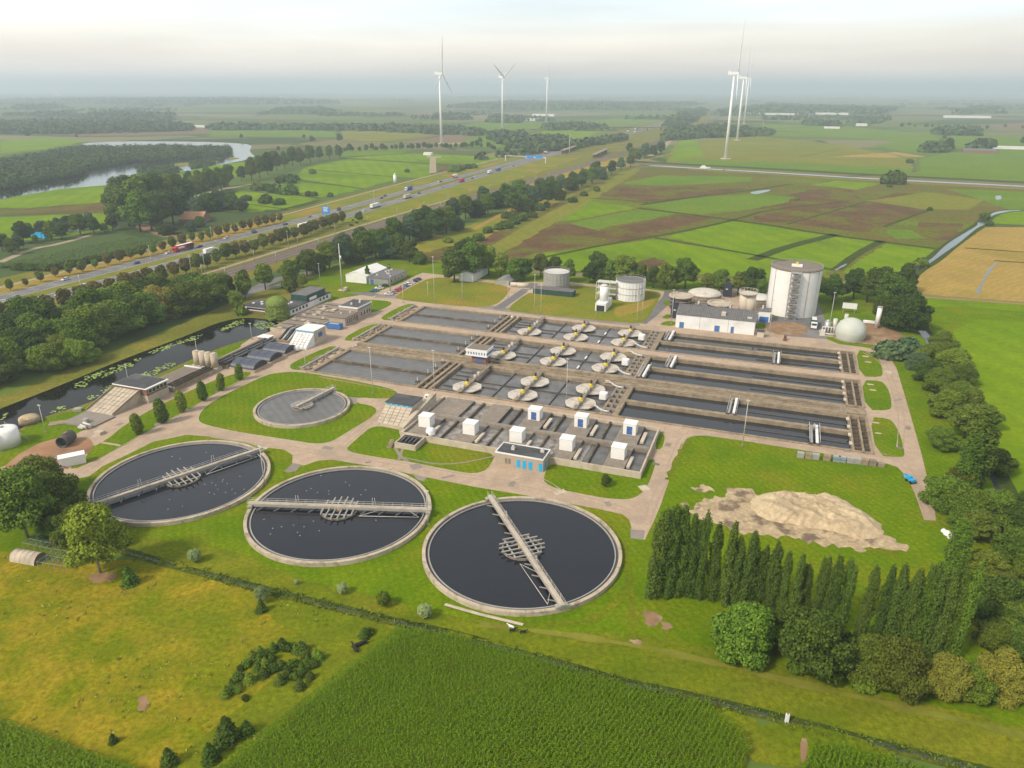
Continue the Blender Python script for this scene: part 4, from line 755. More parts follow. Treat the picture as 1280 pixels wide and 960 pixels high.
# white foam hoods and their bent pipes at the right end of every pool
for li, (v0, v1, nm) in enumerate(LANES):
    e = pempty('foam_box', 111.2, v0+13.2, 0, 'small white square box on pipe stand beside the right outlet channel, %s basin' % nm, 'box', 'white boxes by the outlet channel')
    MB().prism([(-1.3, -1), (-1, -1.3), (1, -1.3), (1.3, -1), (1.3, 1), (1, 1.3), (-1, 1.3), (-1.3, 1)], .3, 2.5).build('hood', 'white_paint', e); MB().cyl(0, 0, -4, .3, .4, .4, 8).build('leg', 'galvanised', e)
    for k, (du, dv) in enumerate(((107.5, 5.0), (107.5, 27.6)) if li < 2 else ((107.5, 5.0),)):
        e = pempty('drain_pipe', du, v0+dv, 0, 'pale bent drain pipe leading into the outlet channel, %s end of the %s basin' % ('far' if k else 'near', nm), 'pipe', 'bent pale pipes by the outlet channel')
        pts = [(2.0, .3, .9), (3.4, -.2, .7), (4.6, -1.6, .65), (6.2, -2.6, .6), (8.2, -2.8, .6)]
        mb = MB()
        for a, b in zip(pts, pts[1:]): mb.tube(a, b, .32, 10)
        mb.build('pipe', 'galv_light', e); MB().box(.9, 2.4, -.3, .9, .5, 1.3).build('elbow_box', 'concrete_light', e)
# travelling bridges on the settling lanes
def trav(u, v, ln, label, hoist=False):
    e = pempty('travelling_bridge', u, v, 0, label, 'bridge', 'travelling scraper bridges on the settling basins')
    mb = MB().box(-1.2, -.5, 0, ln, .95, 1.15); mb.build('deck', 'galvanised', e); MB().box(.3, 1.1, 0, ln, 1.0, 1.5).build('housing', 'white_clad', e)
    mb = MB(); wave_railing(mb, -1.5, 0, -1.5, ln, 1.25); wave_railing(mb, 1.5, 0, 1.5, ln, 1.25); mb.build('railing', 'galv_light', e)
    for y in (-.3, ln): 
        for x in (-1.3, 1.1): MB().box(x-.5, x+.5, y, y+.35, .46, .95).build('wheel', 'dark_metal', e)
    mb = MB()
    for x in (-1.0, .8): mb.box(x-.06, x+.06, ln*.5, ln*.5+.12, -3.5, 1.0)
    mb.build('scraper_arm', 'dark_metal', e)
    if hoist: MB().cyl(-.2, ln*.72, 1.25, 3.2, .35, .3, 8).build('hoist', 'galvanised', e)
for (px, py, lab, h) in ((970.8, 447, 'white travelling bridge with dark top near the end of the back settling basin', 0), (917, 504, 'white travelling bridge on the farther lane of the front settling basin', 0), (1018, 545, 'white travelling bridge with hoist near the right end of the front settling basin', 1), (840, 451, 'white travelling bridge at the left start of the middle basin, far lane', 0), (804, 466, 'white travelling bridge against the outlet channel, middle basin, near lane', 0), (838, 418, 'white travelling bridge at the left start of the back settling basin', 0)):
    u, v = UV(px, py, 1); best = min([(abs(v-(v0+d+6.5)), v0+d) for v0, v1, _ in LANES for d in (.3, 14.2)])
    trav(u, best[1], 12.9, lab, h)
# control house on the central walkway
e = pempty('control_house', 52.6, 30.2, 0, 'small flat-roofed control house with white overhanging storey and blue doors among the basins', 'building')
MB().box(1.6, 7.6, .6, 5.2, .3, 3.4).build('wall', 'red_brick', e); mb = MB()
for x in (3.4, 4.9): mb.box(x, x+1.1, .52, .6, .4, 2.9)
mb.build('door', 'blue_door', e); MB().box(-.4, 8.6, -.6, 6.2, 3.4, 4.1).box(-.4, 8.6, -.6, 6.2, 5.1, 6.2).build('overhang', 'white_paint', e)
MB().box(-.2, 8.4, -.4, 6.0, 4.1, 5.1).build('window_band', 'blue_paint', e); mb = MB()
for k in range(8): mb.box(-.1+k*1.12, .5+k*1.12, -.55, -.35, 4.1, 5.1)
mb.build('mullion', 'white_paint', e); MB().box(-.1, 8.3, -.3, 5.9, 6.2, 6.3).build('roof', 'roof_brown', e)
# ---- front aeration block (raised tank with decks and white cabinets)
FU, FV, FW, FH = 59.8, -38.5, 74.4, 31.0
e = pempty('raised_tank', FU, FV, 0, 'raised concrete tank block with open churning cells behind the cyan-doored building', 'tank')
zt = 2.0
MB().box(0, FW, 0, .45, 0, zt).box(0, FW, FH-.6, FH, 0, zt).box(0, .8, .45, FH-.6, 0, zt).box(FW-.5, FW, .45, FH-.6, 0, zt).build('outer_wall', 'concrete_light', e)
MB().box(0, FW-.5, 14.2, 16.2, .05, zt+.12).build('walkway', 'concrete_deck', e)
cxs = [5.5, 20.5, 35.7, 51.2, 66.5]; mb = MB(); mid = MB(); lip = MB(); dark = MB()
for k, cx in enumerate(cxs):
    mb.box(cx-3.0, cx+3.0, .45, 14.2, zt-.35, zt+.05); mid.box(cx+7.6-.25, cx+7.6+.25, .45, 14.2, .1, zt-.1)
    MB().box(cx+3.3, cx+4.2, 2.2, 8.6, zt-.6, zt+.1).build('launder', 'cream', e)
for k, (a, b) in enumerate(((2.2, 12.0), (19.0, 25.5), (32.5, 39.4), (47.5, 54.4), (63.0, 69.8))): mb.box(a, b, 16.2, FH-.6, zt-.35, zt+.05)
for x in (15.5, 29.0, 43.6, 58.8): mid.box(x-.3, x+.3, 16.2, FH-.6, .1, zt-.1)
for x in (40.5, 55.5, 70.9): MB().box(x-.5, x+.5, 19, 26, zt-.6, zt+.1).build('launder', 'cream', e)
mb.build('deck_slab', 'concrete_deck', e); mid.build('cell_wall', 'concrete_dark', e)
def flat(m, x0, x1, y0, y1, z, p): MB().add([(x0, y0, z), (x1, y0, z), (x1, y1, z), (x0, y1, z)], [(0, 1, 2, 3)]).build('water', m, p)
flat('water_churned', .8, 57, .45, 14.2, 1.2, e); flat('water_sludge', 57, FW-.5, .45, 14.2, 1.1, e); flat('water_churned', .8, 19, 16.2, FH-.6, 1.1, e); flat('water_sludge', 19, FW-.5, 16.2, FH-.6, 1.05, e)
mb = MB(); wave_railing(mb, 1, 14.3, 73, 14.3, zt+.12); mb.build('railing', 'galvanised', e)
MB().box(1.5, 8.5, -6.5, -.01, 0, 1.7).build('annex_wall', 'concrete_light', e); MB().box(2.0, 8.0, -6.0, -.5, 1.7, 1.74).build('annex_water', 'water_dark', e)
mb = MB()
for k in range(4): mb.box(3+k*1.3, 3.5+k*1.3, -5, -2, 1.75, 2.2)
mb.build('valve', 'dark_metal', e); mb = MB()
for k in range(8): mb.box(-.6, .9, -7.6+k*.3, -7.3+k*.3, 0, .2*(k+1))
mb.build('stair', 'concrete', e)
def cab(k, u, v, door):
    e = pempty('cabinet', u, v, zt+.05, '', 'cabinet', 'white cube cabinets on the concrete tank')
    MB().box(-1.95, 1.95, -1.75, 1.75, 0, 3.5).build('body', 'white_paint', e); MB().box(-2.03, 2.03, -1.83, 1.83, 3.5, 3.62).build('lid', 'white_paint', e)
    if door:
        d = MB().box(-.85, .85, -1.80, -1.75, .15, 2.8).build('door', 'blue_door', e); MB().box(.5, .62, -1.86, -1.80, 1.3, 1.6).build('handle', 'galv_light', d)
    else:
        MB().box(1.95, 1.99, -.55, .55, .2, 2.4).build('door', 'white_clad', e)
    e['label'] = lab; return e
for k, cx in enumerate(cxs):
    lab = '%s plain white cube cabinet from the left in the front row on the concrete tank' % ORD[k]; cab(k, FU+cx, FV+7.3, 0)
for k, cx in enumerate((35.7, 51, 66.4)):
    lab = '%s white cabinet with blue door from the left in the back row' % ORD[k]; cab(k, FU+cx, FV+24.2, 1)
e = pempty('buoy_tank', FU+8.7, FV+3.4, zt, 'white ball-shaped tank beside the first churning cell', 'tank'); MB().dome(0, 0, .1, 1.5, 1.5, 16, 6, 1.5).cyl(0, 0, -1.3, .1, 1.5, 1.5, 16).build('shell', 'white_paint', e); MB().cyl(0, 0, 1.55, 1.9, .2).build('cap', 'galvanised', e)
# building with cyan doors
e = pempty('pump_house', 93.4, -44.0, 0, 'low cream brick building with bright cyan doors before the raised tank', 'building')
MB().box(0, 14.3, 0, 6.6, 0, 3.7).build('wall', 'cream_brick', e)
MB().box(.25, 14.05, .25, 6.35, 3.7, 3.76).build('roof', 'roof_felt', e); MB().box(-.1, 14.4, -.1, .2, 3.55, 3.95).box(-.1, 14.4, 6.4, 6.7, 3.55, 3.95).box(-.1, .2, .2, 6.4, 3.55, 3.95).box(14.1, 14.4, .2, 6.4, 3.55, 3.95).build('parapet', 'white_clad', e)
for x in (6.4, 8.2, 10.0, 13.0): MB().box(x, x+1.1, -.05, 0, .05, 2.5).build('door', 'cyan_paint', e)
MB().box(14.3, 14.35, 1.5, 2.8, .05, 2.5).build('door', 'cyan_paint', e)
for x in (2.9, 3.9): MB().box(x, x+.7, -.04, 0, .7, 2.3).build('window', 'roof_brown', e)
for x, y in ((4.2, 3.2), (12.6, 4.6)): MB().box(x-.5, x+.5, y-.4, y+.4, 3.76, 4.6).cyl(x, y, 4.6, 5.0, .3).build('roof_vent', 'galv_light', e)
# blower building with sloping face
def sloped_building(u, v, wd, dep, hgt, run, lab, facem, roofm, wallm, strip):
    e = pempty('sloped_building', u, v, 0, lab, 'building')
    MB().prism([(0, 0), (wd, 0), (wd, dep), (0, dep)], 0, hgt).build('wall', wallm, e)
    MB().add([(0, 0, hgt*.86), (wd, 0, hgt*.86), (wd, -run, .9), (0, -run, .9), (0, 0, 0), (wd, 0, 0), (wd, -run, 0), (0, -run, 0)], [(0, 3, 2, 1), (3, 7, 6, 2), (0, 4, 7, 3), (1, 2, 6, 5)]).build('sloped_face', facem, e)
    mb = MB()
    for k in range(1, 6):
        t = k/6; mb.beam((0, -run*t, hgt*.86+(.9-hgt*.86)*t+.03), (wd, -run*t, hgt*.86+(.9-hgt*.86)*t+.03), .10, .07)
    for k in range(1, 5): mb.beam((wd*k/5, -.1, hgt*.86), (wd*k/5, -run, .95), .10, .09)
    mb.build('panel_joint', 'concrete', e)
    MB().box(-.15, wd+.15, -.15, dep+.15, hgt, hgt+.25).build('roof', roofm, e)
    if strip:
        for k in range(5): MB().box(.3+k*wd/5, (k+1)*wd/5-.3, -.06, -.003, hgt*.86+.08, hgt-.08).build('window', strip, e)
    return e
e = sloped_building(48.3, -26.5, 9.6, 7.5, 5.4, 6.2, 'building with long sloping pale face and blue window strip left of the concrete tank', 'concrete_light', 'roof_felt', 'concrete_light', 'cyan_paint')
MB().prism([(9.75, -9.5), (11.4, -9.5), (11.4, 14), (9.75, 14)], 0, [2.4, 2.4, 5.0, 5.0]).build('side_ramp', 'concrete_light', e); MB().box(1, 9.6, 7.6, 12.5, 0, 2.2).build('annex', 'concrete_light', e)
e = pempty('hatch', 54.0, -7.6, 0, 'small white hatch housing on pale pad behind the sloping building', 'hatch'); MB().box(-2.4, 2.4, -1, 1, .0, .3).build('pad', 'concrete_light', e); MB().box(-1, 1.1, -.6, .6, .3, 1.5).build('housing', 'white_paint', e); MB().box(-.5, .5, -.66, -.6, .4, 1.2).build('door', 'dark_green', e)
# ---- round clarifiers
def clarifier(c, r, ang, lab, small=False, offc=0.0):
    e = empty('clarifier', (c[0], c[1], 0), lab, 'tank', ang)
    MB().ring(0, 0, r, r+.82, 0, 1.05, 128).build('rim', 'concrete_rim', e); MB().ring(0, 0, r-.85, r-.6, -.0, .85, 128).build('weir', 'galvanised', e)
    wm = MB(); n = 96; wm.add([(r*1.002*math.cos(2*math.pi*i/n), r*1.002*math.sin(2*math.pi*i/n), .55) for i in range(n)], [tuple(range(n))]); wm.build('water', 'water_aerated' if small else 'water_dark', e)
    MB().ring(0, 0, r-.6, r, .4, .62, 128).build('launder', 'dark_metal', e)
    x0, x1 = (-r-1.2, r+1.2) if not small else (-2.5, r+1.4)
    MB().box(x0, x1, offc-.55, offc+.55, 1.8, 2.1).build('bridge_deck', 'concrete_light', e)
    MB().box(x0+.5, x1-.5, offc-.54, offc-.42, 1.2, 1.8).box(x0+.5, x1-.5, offc+.42, offc+.54, 1.2, 1.8).build('girder', 'galvanised', e)
    for s in (-1, 1):
        mb = MB(); wave_railing(mb, x0, offc+s*.52, x1, offc+s*.52, 2.1, 1.0, 2.4, .025); mb.build('railing', 'galv_light', e)
    for x in ([x0+.7, x1-.7] if not small else [x1-.7]):
        k = MB().box(x-.6, x+.6, offc-1.3, offc+1.3, 1.25, 1.7).build('carriage', 'galvanised', e)
        MB().cyl(x, offc-1.0, 1.05, 1.3, .3).build('wheel', 'tyre', k)
    # scraper blades hanging below the bridge
    for k, x in enumerate([x0+3.5+i*(x1-x0-7)/(9 if not small else 5) for i in range(10 if not small else 6)]):
        MB().box(x-.07, x+.07, offc+.2, offc+.35, .1, 1.7).beam((x-.9, offc-1.6, .62), (x+.9, offc+.9, .62), .08, .4).build('scraper_post', 'galvanised', e)
    R = 4.7 if not small else 3.2; mb = MB()
    for x in (-R*.82, -R*.5, -R*.17, R*.17, R*.5, R*.82):
        ln = math.sqrt(R*R-x*x)+.7; mb.box(x-.14, x+.14, -ln, ln, 1.3, 1.55)
    for y in (-R*.62, R*.62): mb.box(-R*.85, R*.85, y-.18, y+.18, 1.02, 1.24)
    mb.build('centre_beam', 'galvanised', e)
    MB().ring(0, 0, R*.92, R, .3, 1.0, 32).build('stilling_ring', 'concrete_deck', e); MB().cyl(0, 0, 0, 1.7, .9, .9, 20).build('centre_column', 'concrete', e)
    if not small:
        for x in (-r*.48, r*.4): 
            m_ = MB()
            for s in (-.5, .5): m_.tube((x+s, offc, 2.15), (x+s*.5, offc, 4.6), .05, 5)
            m_.beam((x-.4, offc, 3.4), (x+.4, offc, 3.4), .06, .06); m_.build('bracket', 'galv_light', e)
        b = MB(); x2 = r-1.6
        b.tube((r*.25, offc-2.6, .8), (x2, offc-2.2, .8), .07, 6); b.tube((r*.25, offc-2.6, .8), (r*.5, offc-.4, 1.6), .05, 6); b.tube((x2, offc-2.2, .8), (x2-3, offc-.4, 1.6), .05, 6); b.build('skimmer', 'galv_light', e)
    return e
def ang(p, q): a, b = g(*p, 2), g(*q, 2); return math.atan2(b.y-a.y, b.x-a.x)
clarifier((-90.18, 178.07), 22.3, ang((113, 631), (323, 561)), 'round clarifier on the left with slanting bridge and many gulls on its dark water')
clarifier((-43.6, 161.95), 22.3, ang((311, 628), (540, 636)), 'round clarifier in the middle crossed by a level bridge')
clarifier((2.41, 145.36), 22.3, ang((614, 618), (705, 754)), 'round clarifier nearest the poplars, bridge running steeply towards the front')
clarifier((-70.35, 227.27), 14.9, ang((370, 520), (432, 488)), 'small round tank of grey water on the oval lawn', True)
for (x, y, lab) in ((345, 584, 'thin upright pole at the right rim of the left clarifier'), (534, 655, 'thin upright pole at the right rim of the middle clarifier')): pass
# gulls
gm = MB().add([(-.22, 0, .12), (0, -.09, .14), (.16, 0, .2), (0, .09, .14), (0, 0, .24), (.26, 0, .22)], [(0, 1, 4), (1, 2, 4), (2, 3, 4), (3, 0, 4), (0, 3, 2, 1), (2, 4, 5)]).add([(-.05, .05, .2), (.08, .05, .2), (-.12, .5, .3), (-.05, -.05, .2), (.08, -.05, .2), (-.12, -.5, .3)], [(0, 1, 2), (5, 4, 3)]).mesh('gull', 'white_paint')
gulls = [(278, 602), (284, 605), (279, 600), (270, 607), (265, 604), (252, 585), (262, 616), (290, 612), (294, 617), (228, 633), (212, 625), (210, 637), (300, 596), (305, 612), (246, 601), (240, 588), (215, 571), (225, 574), (333, 585), (335, 590), (258, 566), (268, 618), (282, 616), (272, 612), (256, 606),
         (401, 595), (432, 603), (437, 607), (397, 616), (389, 611), (411, 614), (411, 618), (383, 614), (457, 613), (451, 619), (380, 659), (372, 666), (375, 670), (367, 657), (392, 652), (341, 661), (352, 659), (330, 650), (338, 668), (399, 664), (470, 651)]
for i, (x, y) in enumerate(gulls):
    o = bpy.data.objects.new('gull', gm); C.objects.link(o); o.location = g(x, y, .55); o.rotation_euler.z = random.uniform(0, 6.28); o.scale = (.66,)*3
    tag(o, 'white gull sitting on the dark water of the left clarifier' if i < 25 else 'white gull sitting on the dark water of the middle clarifier', 'gull', 'gulls on the left clarifier' if i < 25 else 'gulls on the middle clarifier')
# ---- lamp poles
def pole(u, v, h, lab, r=.13, head=False, name='light_mast'):
    e = pempty(name, u, v, 0, lab, 'mast', 'slim light masts around the basins'); MB().cyl(0, 0, 0, .25, .5, .45, 10).build('footing', 'concrete', e)
    MB().cyl(0, 0, .25, h, r, r*.55, 8).build('pole', 'galv_light', e); MB().box(-.55, .55, -.15, .15, h, h+.18).build('lamp', 'galv_light', e)
for (px, py, h, lab) in ((383, 467, 15, 'tall slim light mast at the front left corner of the aeration basins'), (466, 492, 17, 'slim light mast on the path above the small round tank'), (543, 488, 15, 'tall slim light mast in front of the middle pools'), (928, 557, 14.7, 'tall slim light mast on the lawn by the settling basins'),
    (708, 500, 15, 'slim light mast between the splash covers and blue-doored cabinets'), (543, 378, 23, 'tall slim light mast behind the back aeration basin'), (578, 374, 13, 'light mast on the yellow grass behind the basins, right of the tallest'), (668, 392, 19, 'slim light mast by the green low shed, left of a shorter one'), (676, 391, 14, 'shorter light mast close right of the slim one by the green shed'),
    (802, 400, 19, 'slim light mast at the asphalt road bend behind the basins'), (796, 401, 12, 'short light mast close left of the mast at the road bend'), (745, 397, 12, 'light mast below the open white silo'), (839, 405, 16, 'slim light mast beside the white hall'), (961, 420, 16, 'slim light mast on the sandy yard right of the white hall'), (1036, 412, 17, 'slim light mast left of the pale gas dome'),
    (535, 372, 8, 'short light mast next to the parked cars'), (504, 378, 8, 'short light mast by the oval lawn near the parking'), (400, 352, 10, 'short light mast on the lawn left of the white tent'), (635, 376, 10, 'light mast beside the road to the round grey tank'), (57, 540, 9, 'white light mast on the canal bank by the cream tanks'), (161, 479, 7, 'thin mast at the canal edge behind the brick pump building'), (247, 445, 7, 'thin mast at the canal edge behind the pale silos'), (315, 424, 7, 'thin mast standing in the pond corner'), (336, 557+36, 9, 'x'), (352, 398, 9, 'grey mast right of the weeping willow')):
    if lab == 'x': continue
    u, v = UV(px, py); pole(u, v, h, lab)
for (px, py, h, lab) in ((331, 606, 11.5, 'slanting thin white pole at the right rim of the left clarifier'), (535, 656, 9.5, 'thin white pole at the right rim of the middle clarifier')):
    u, v = UV(px, py); pole(u, v, h, lab)
# radio mast north-west
u, v = UV(428, 363); e = pempty('lattice_mast', u, v, 0, 'tallest grey mast on a pale footing left of the white tent', 'mast'); MB().cyl(0, 0, 0, 25, .35, .18, 10).build('pole', 'galv_light', e); MB().box(-2, 2, -1.5, 1.5, 0, .3).box(1.2, 3, -1, 1, .3, 1.9).build('footing', 'concrete_light', e); MB().cyl(.6, 0, 17, 18.6, .35).build('antenna', 'white_paint', e)
u, v = UV(488, 366); e = pempty('lattice_mast', u, v, 0, 'antenna mast with drum tops behind the parked cars', 'mast'); MB().cyl(0, 0, 0, 15, .25, .15, 8).build('pole', 'galvanised', e); MB().cyl(0, 0, 13, 14.2, .6).cyl(0, 0, 15, 15.6, .5).build('antenna', 'dark_metal', e)
# ================================================================ BUILDINGS AROUND THE BASINS
def flat_building(name, u, v, wd, dep, h, wall, roof, lab, cat='building', wins=(), doors=(), eave=.3, z=0, par=None, roofh=.22, wm='glass', sides=True):
    e = par or pempty(name, u, v, z, lab, cat); ox, oy = (0, 0) if par is None else (u, v)
    MB().box(ox, ox+wd, oy, oy+dep, 0, h).build('wall', wall, e)
    MB().box(ox-eave, ox+wd+eave, oy-eave, oy+dep+eave, h, h+roofh).build('roof', roof, e)
    for (a, b, z0, z1) in wins:
        f = MB().box(ox+a, ox+b, oy-.04, oy-.003, z0, z1).build('window', 'white_paint', e); MB().box(ox+a+.1, ox+b-.1, oy-.07, oy-.041, z0+.1, z1-.1).build('pane', wm, f)
    for (a, b, z1, m) in doors: MB().box(ox+a, ox+b, oy-.05, oy-.003, .05, z1).build('door', m, e)
    return e
def east_windows(e, x, ys, z0, z1, wd=1.2, wm='glass'):
    for y in ys:
        f = MB().box(x+.003, x+.05, y, y+wd, z0, z1).build('window', 'white_paint', e); MB().box(x+.051, x+.08, y+.1, y+wd-.1, z0+.1, z1-.1).build('pane', wm, f)
# pump building on the west bank
e = pempty('screw_pump_building', -47.7, -44.5, 0, 'brick pump building with dark roof above a pale sloping concrete apron at the canal', 'building')
MB().box(0, 14.3, 0, 9.5, 0, 2.5).build('base', 'concrete_light', e); MB().box(.2, 14.1, .2, 9.3, 2.5, 5.0).build('wall', 'red_brick', e)
MB().box(-.3, 14.8, -.4, 9.8, 5.0, 5.35).build('fascia', 'white_paint', e); MB().box(-.1, 14.0, -.2, 9.6, 5.35, 5.42).build('roof', 'roof_felt', e)
for k in range(5): f = MB().box(14.1, 14.2, .9+k*1.7, 2.3+k*1.7, 3.2, 4.7).build('window', 'white_paint', e); MB().box(14.2, 14.24, 1.0+k*1.7, 2.2+k*1.7, 3.3, 4.6).build('pane', 'glass', f)
MB().prism([(.3, -12.5), (11.5, -12.5), (11.5, -.02), (.3, -.02)], 0, [.3, .3, 4.2, 4.2]).build('apron', 'concrete_light', e); mb = MB()
for k in range(1, 6): mb.beam((.4, -12.5+k*2.08, .36+k*.65), (11.4, -12.5+k*2.08, .36+k*.65), .1, .06)
for k in range(1, 6): mb.beam((.4+k*1.85, -12.4, .37), (.4+k*1.85, -.1, 4.24), .1, .06)
mb.beam((11.6, -12.5, .7), (11.6, 0, 4.6), .3, .5); mb.beam((.15, -12.5, .7), (.15, 0, 4.6), .3, .5); mb.build('panel_joint', 'concrete', e)
e = pempty('outlet_slab', -47, -67, 0, 'flat grey concrete slab at the foot of the sloping apron', 'slab'); MB().box(.3, 12.5, 0, 9.6, .0, .5).build('slab', 'grey_paving', e); MB().box(7, 8.6, 2, 3.3, .5, 1.8).build('cabinet', 'galvanised', e); MB().tube((8.5, 1, 1.2), (12.5, .4, 1.2), .35, 8).tube((8.5, 0, .9), (12, -1.2, .9), .3, 8).box(9, 11, -1.6, -.2, .5, 1.1).build('pipework', 'galv_light', e)
e = pempty('block', -30.5, -69.5, 0, 'low pale concrete block beside the lawn near the big pipe', 'block'); MB().box(0, 2.8, 0, 2, 0, .9).box(.2, 2.6, .2, 1.8, .9, 1.0).build('block', 'concrete_light', e)
# intake channel with deck
e = pempty('intake_channel', -45, -34, 0, 'raised concrete intake channel with grey deck between brick building and silos', 'channel')
MB().box(0, 12.5, 0, 21, 0, 1.6).build('wall', 'concrete', e); MB().box(.6, 9, .6, 20, 1.6, 1.66).build('deck', 'roof_brown', e); MB().box(-.2, 12.7, 0, .7, 1.6, 2.0).box(0, 10, 19, 19.7, 1.66, 2.0).build('cap_beam', 'white_clad', e)
MB().box(9.6, 9.9, .8, 20.5, 1.6, 2.7).box(11, 11.3, .8, 20.5, 1.6, 2.7).box(12.2, 12.4, 0, 20.5, 1.6, 2.5).build('parapet', 'concrete_dark', e)
e = pempty('filter_silo', -44, -12, 0, 'block of four pale upright tanks on the channel by the canal', 'silo')
for k in range(4): MB().cyl(1.5+k*2.75, 1.5, 1.2, 6.6, 1.33, 1.33, 16).cyl(1.5+k*2.75, 1.5, 6.6, 6.9, 1.1, .9, 16).build('tank', 'concrete_light', e)
MB().box(-.5, 11.5, -4, 3.2, 0, 1.2).build('plinth', 'concrete_light', e); MB().tube((2, -2, 1.6), (10, -3, 1.6), .5, 10).tube((6, -1.2, 1.8), (11, -1.5, 1.8), .4, 10).build('duct', 'silver', e)
e = pempty('conveyor', -37, -8, 0, 'three long dark parallel conveyor troughs left of the vaulted roofs', 'conveyor')
for k, x in enumerate((0, 2.2, 4.4)): MB().box(x, x+1.1, 0, 31, 1.6, 2.4).build('trough', 'dark_metal', e)
MB().box(-2.5, 6.5, 0, 31, 0, 1.3).build('slab', 'concrete', e); mb = MB()
for y in range(1, 31, 4): mb.box(-.2, 5.7, y, y+.3, 1.3, 1.6)
mb.build('support', 'galvanised', e)
for k, y in enumerate((1.5, 10.5, 19.5)):
    e = pempty('exhaust_post', -30.5, -6+y, 0, '%s dark stub chimney behind the vaulted roofs, counted from the front' % ORD[k], 'chimney', 'dark posts behind the vaults'); MB().cyl(0, 0, 0, 4.3, .45, .4, 10).build('shaft', 'navy', e); MB().cyl(0, 0, 4.3, 4.6, .6, .6, 10).build('cap', 'navy', e)
    e = pempty('vaulted_tank', -29.5, -8+k*9.6, 0, '%s dark blue half-round vault roof beside the brick path, counted from the front' % ORD[k], 'vault', 'three vaulted roofs')
    mb = MB(); n = 16; vs = []; Rr = 4.1
    for x in (0, 10.8): vs += [(x, 4.2+Rr*math.cos(math.pi*i/n), .9+2.4*math.sin(math.pi*i/n)) for i in range(n+1)]
    mb.add(vs, [(i, i+1, n+2+i, n+1+i) for i in range(n)], True); mb.build('vault', 'dark_blue_metal', e); MB().add([(10.7, 4.2+Rr*math.cos(math.pi*i/n), .9+2.35*math.sin(math.pi*i/n)) for i in range(n+1)], [tuple(range(n+1))]).build('end_wall', 'navy', e)
    MB().box(-.4, 11.4, -.2, 8.6, 0, .9).build('plinth', 'brick_paving', e)
    mb = MB()
    for x in (0, 3.6, 7.2, 10.75):
        for i in range(n): mb.beam((x, 4.2+Rr*math.cos(math.pi*i/n), .93+2.4*math.sin(math.pi*i/n)), (x, 4.2+Rr*math.cos(math.pi*(i+1)/n), .93+2.4*math.sin(math.pi*(i+1)/n)), .12, .06)
    mb.build('rib', 'navy', e)
# white sloped building
e = sloped_building(-24.2, 27.5, 8.6, 8.5, 6.0, 6.2, 'white tall building with sloping white face at the edge of the brick path', 'white_clad', 'white_paint', 'concrete_light', 'cyan_paint')
MB().box(8.6, 8.66, 3, 6, 2.6, 4.6).build('window', 'blue_door', e)
e = pempty('pipe_cluster', -34, 27, 0, 'cluster of curved dark pipes against the white sloping building', 'pipes')
for k in range(4): MB().tube((1+k*1.5, 0, .5), (2.5+k*1.5, 5, 4.2), .55, 8).tube((2.5+k*1.5, 5, 4.2), (3+k*1.5, 9, 4.2), .55, 8).build('pipe', ['navy', 'galvanised', 'navy', 'galvanised'][k], e)
MB().box(-2, 8, -1, 11, 0, .8).build('plinth', 'concrete', e)
flat_building('switch_house', -40.5, 23, 5, 3.5, 2.2, 'concrete', 'white_paint', 'small grey hut with white roof between conveyor and pipes')
# tank yard (long flat concrete deck)
e = pempty('tank_deck', -46, 38, 0, 'long low weathered concrete tank deck between office wing and glazed building', 'tank'); MB().box(0, 19, 0, 46, 0, 1.2).build('wall', 'concrete_light', e); MB().box(.5, 18.5, .5, 45.5, 1.2, 1.25).build('deck', 'concrete_deck', e); mb = MB(); r = random.Random(5)
for k in range(26): x, y = r.uniform(1, 16), r.uniform(1, 43); mb.box(x, x+r.uniform(.8, 2.6), y, y+r.uniform(.6, 3), 1.25, 1.25+r.uniform(.1, .8))
mb.build('hatch', 'concrete_light', e); mb = MB()
for k in range(8): mb.box(.5, 18.5, 2+k*5.6, 2.3+k*5.6, 1.25, 1.5)
mb.build('curb', 'concrete_dark', e)
e = pempty('container', -24.1, 49.2, 0, 'bright blue open skip on the path beside the glazed building', 'container'); MB().box(0, 7, 0, .15, .3, 2.6).box(0, 7, 2.35, 2.5, .3, 2.6).box(0, .15, .15, 2.35, .3, 2.6).box(6.85, 7, .15, 2.35, .3, 2.6).box(0, 7, .15, 2.35, .3, .45).build('body', 'blue_paint', e); MB().box(.6, 5.5, .3, 2.2, .45, 2.35).build('load', 'sand', e); MB().box(.5, 1.1, .1, 2.4, 0, .3).box(5.9, 6.5, .1, 2.4, 0, .3).build('skid', 'dark_metal', e)
# mid building: two volumes
e = pempty('office_building', -26.5, 55.0, 0, 'cream two-part building with tall windows and dark flat roofs by the curved path', 'building')
MB().box(0, 8.5, 0, 11, 0, 3.6).build('wall', 'cream_brick', e); MB().box(-.3, 8.8, -.3, 11, 3.6, 3.9).build('roof', 'roof_brown', e); MB().box(-1, 8.5, 11, 23, 0, 5.2).build('wall', 'cream_brick', e); MB().box(-1.4, 8.9, 10.7, 23.4, 5.2, 5.9).build('fascia', 'white_paint', e); MB().box(-1.2, 8.7, 10.9, 23.2, 5.9, 5.95).build('roof', 'roof_felt', e)
MB().box(8.5, 8.56, 11.2, 22.8, 4.5, 5.15).build('window_band', 'blue_door', e)
east_windows(e, 8.5, (1.2, 2.8, 4.4, 6.0, 7.6), .8, 3.2, 1.1); east_windows(e, 8.5, (13.5, 16, 18.5, 20.8), 1.0, 3.2, 1.3); MB().box(8.5, 8.55, 9.3, 10.8, .05, 2.6).build('door', 'red_brick', e)
for x, y in ((3, 14), (5, 18), (4, 20)): MB().box(x, x+.8, y, y+.8, 5.95, 6.8).build('roof_vent', 'galv_light', e)
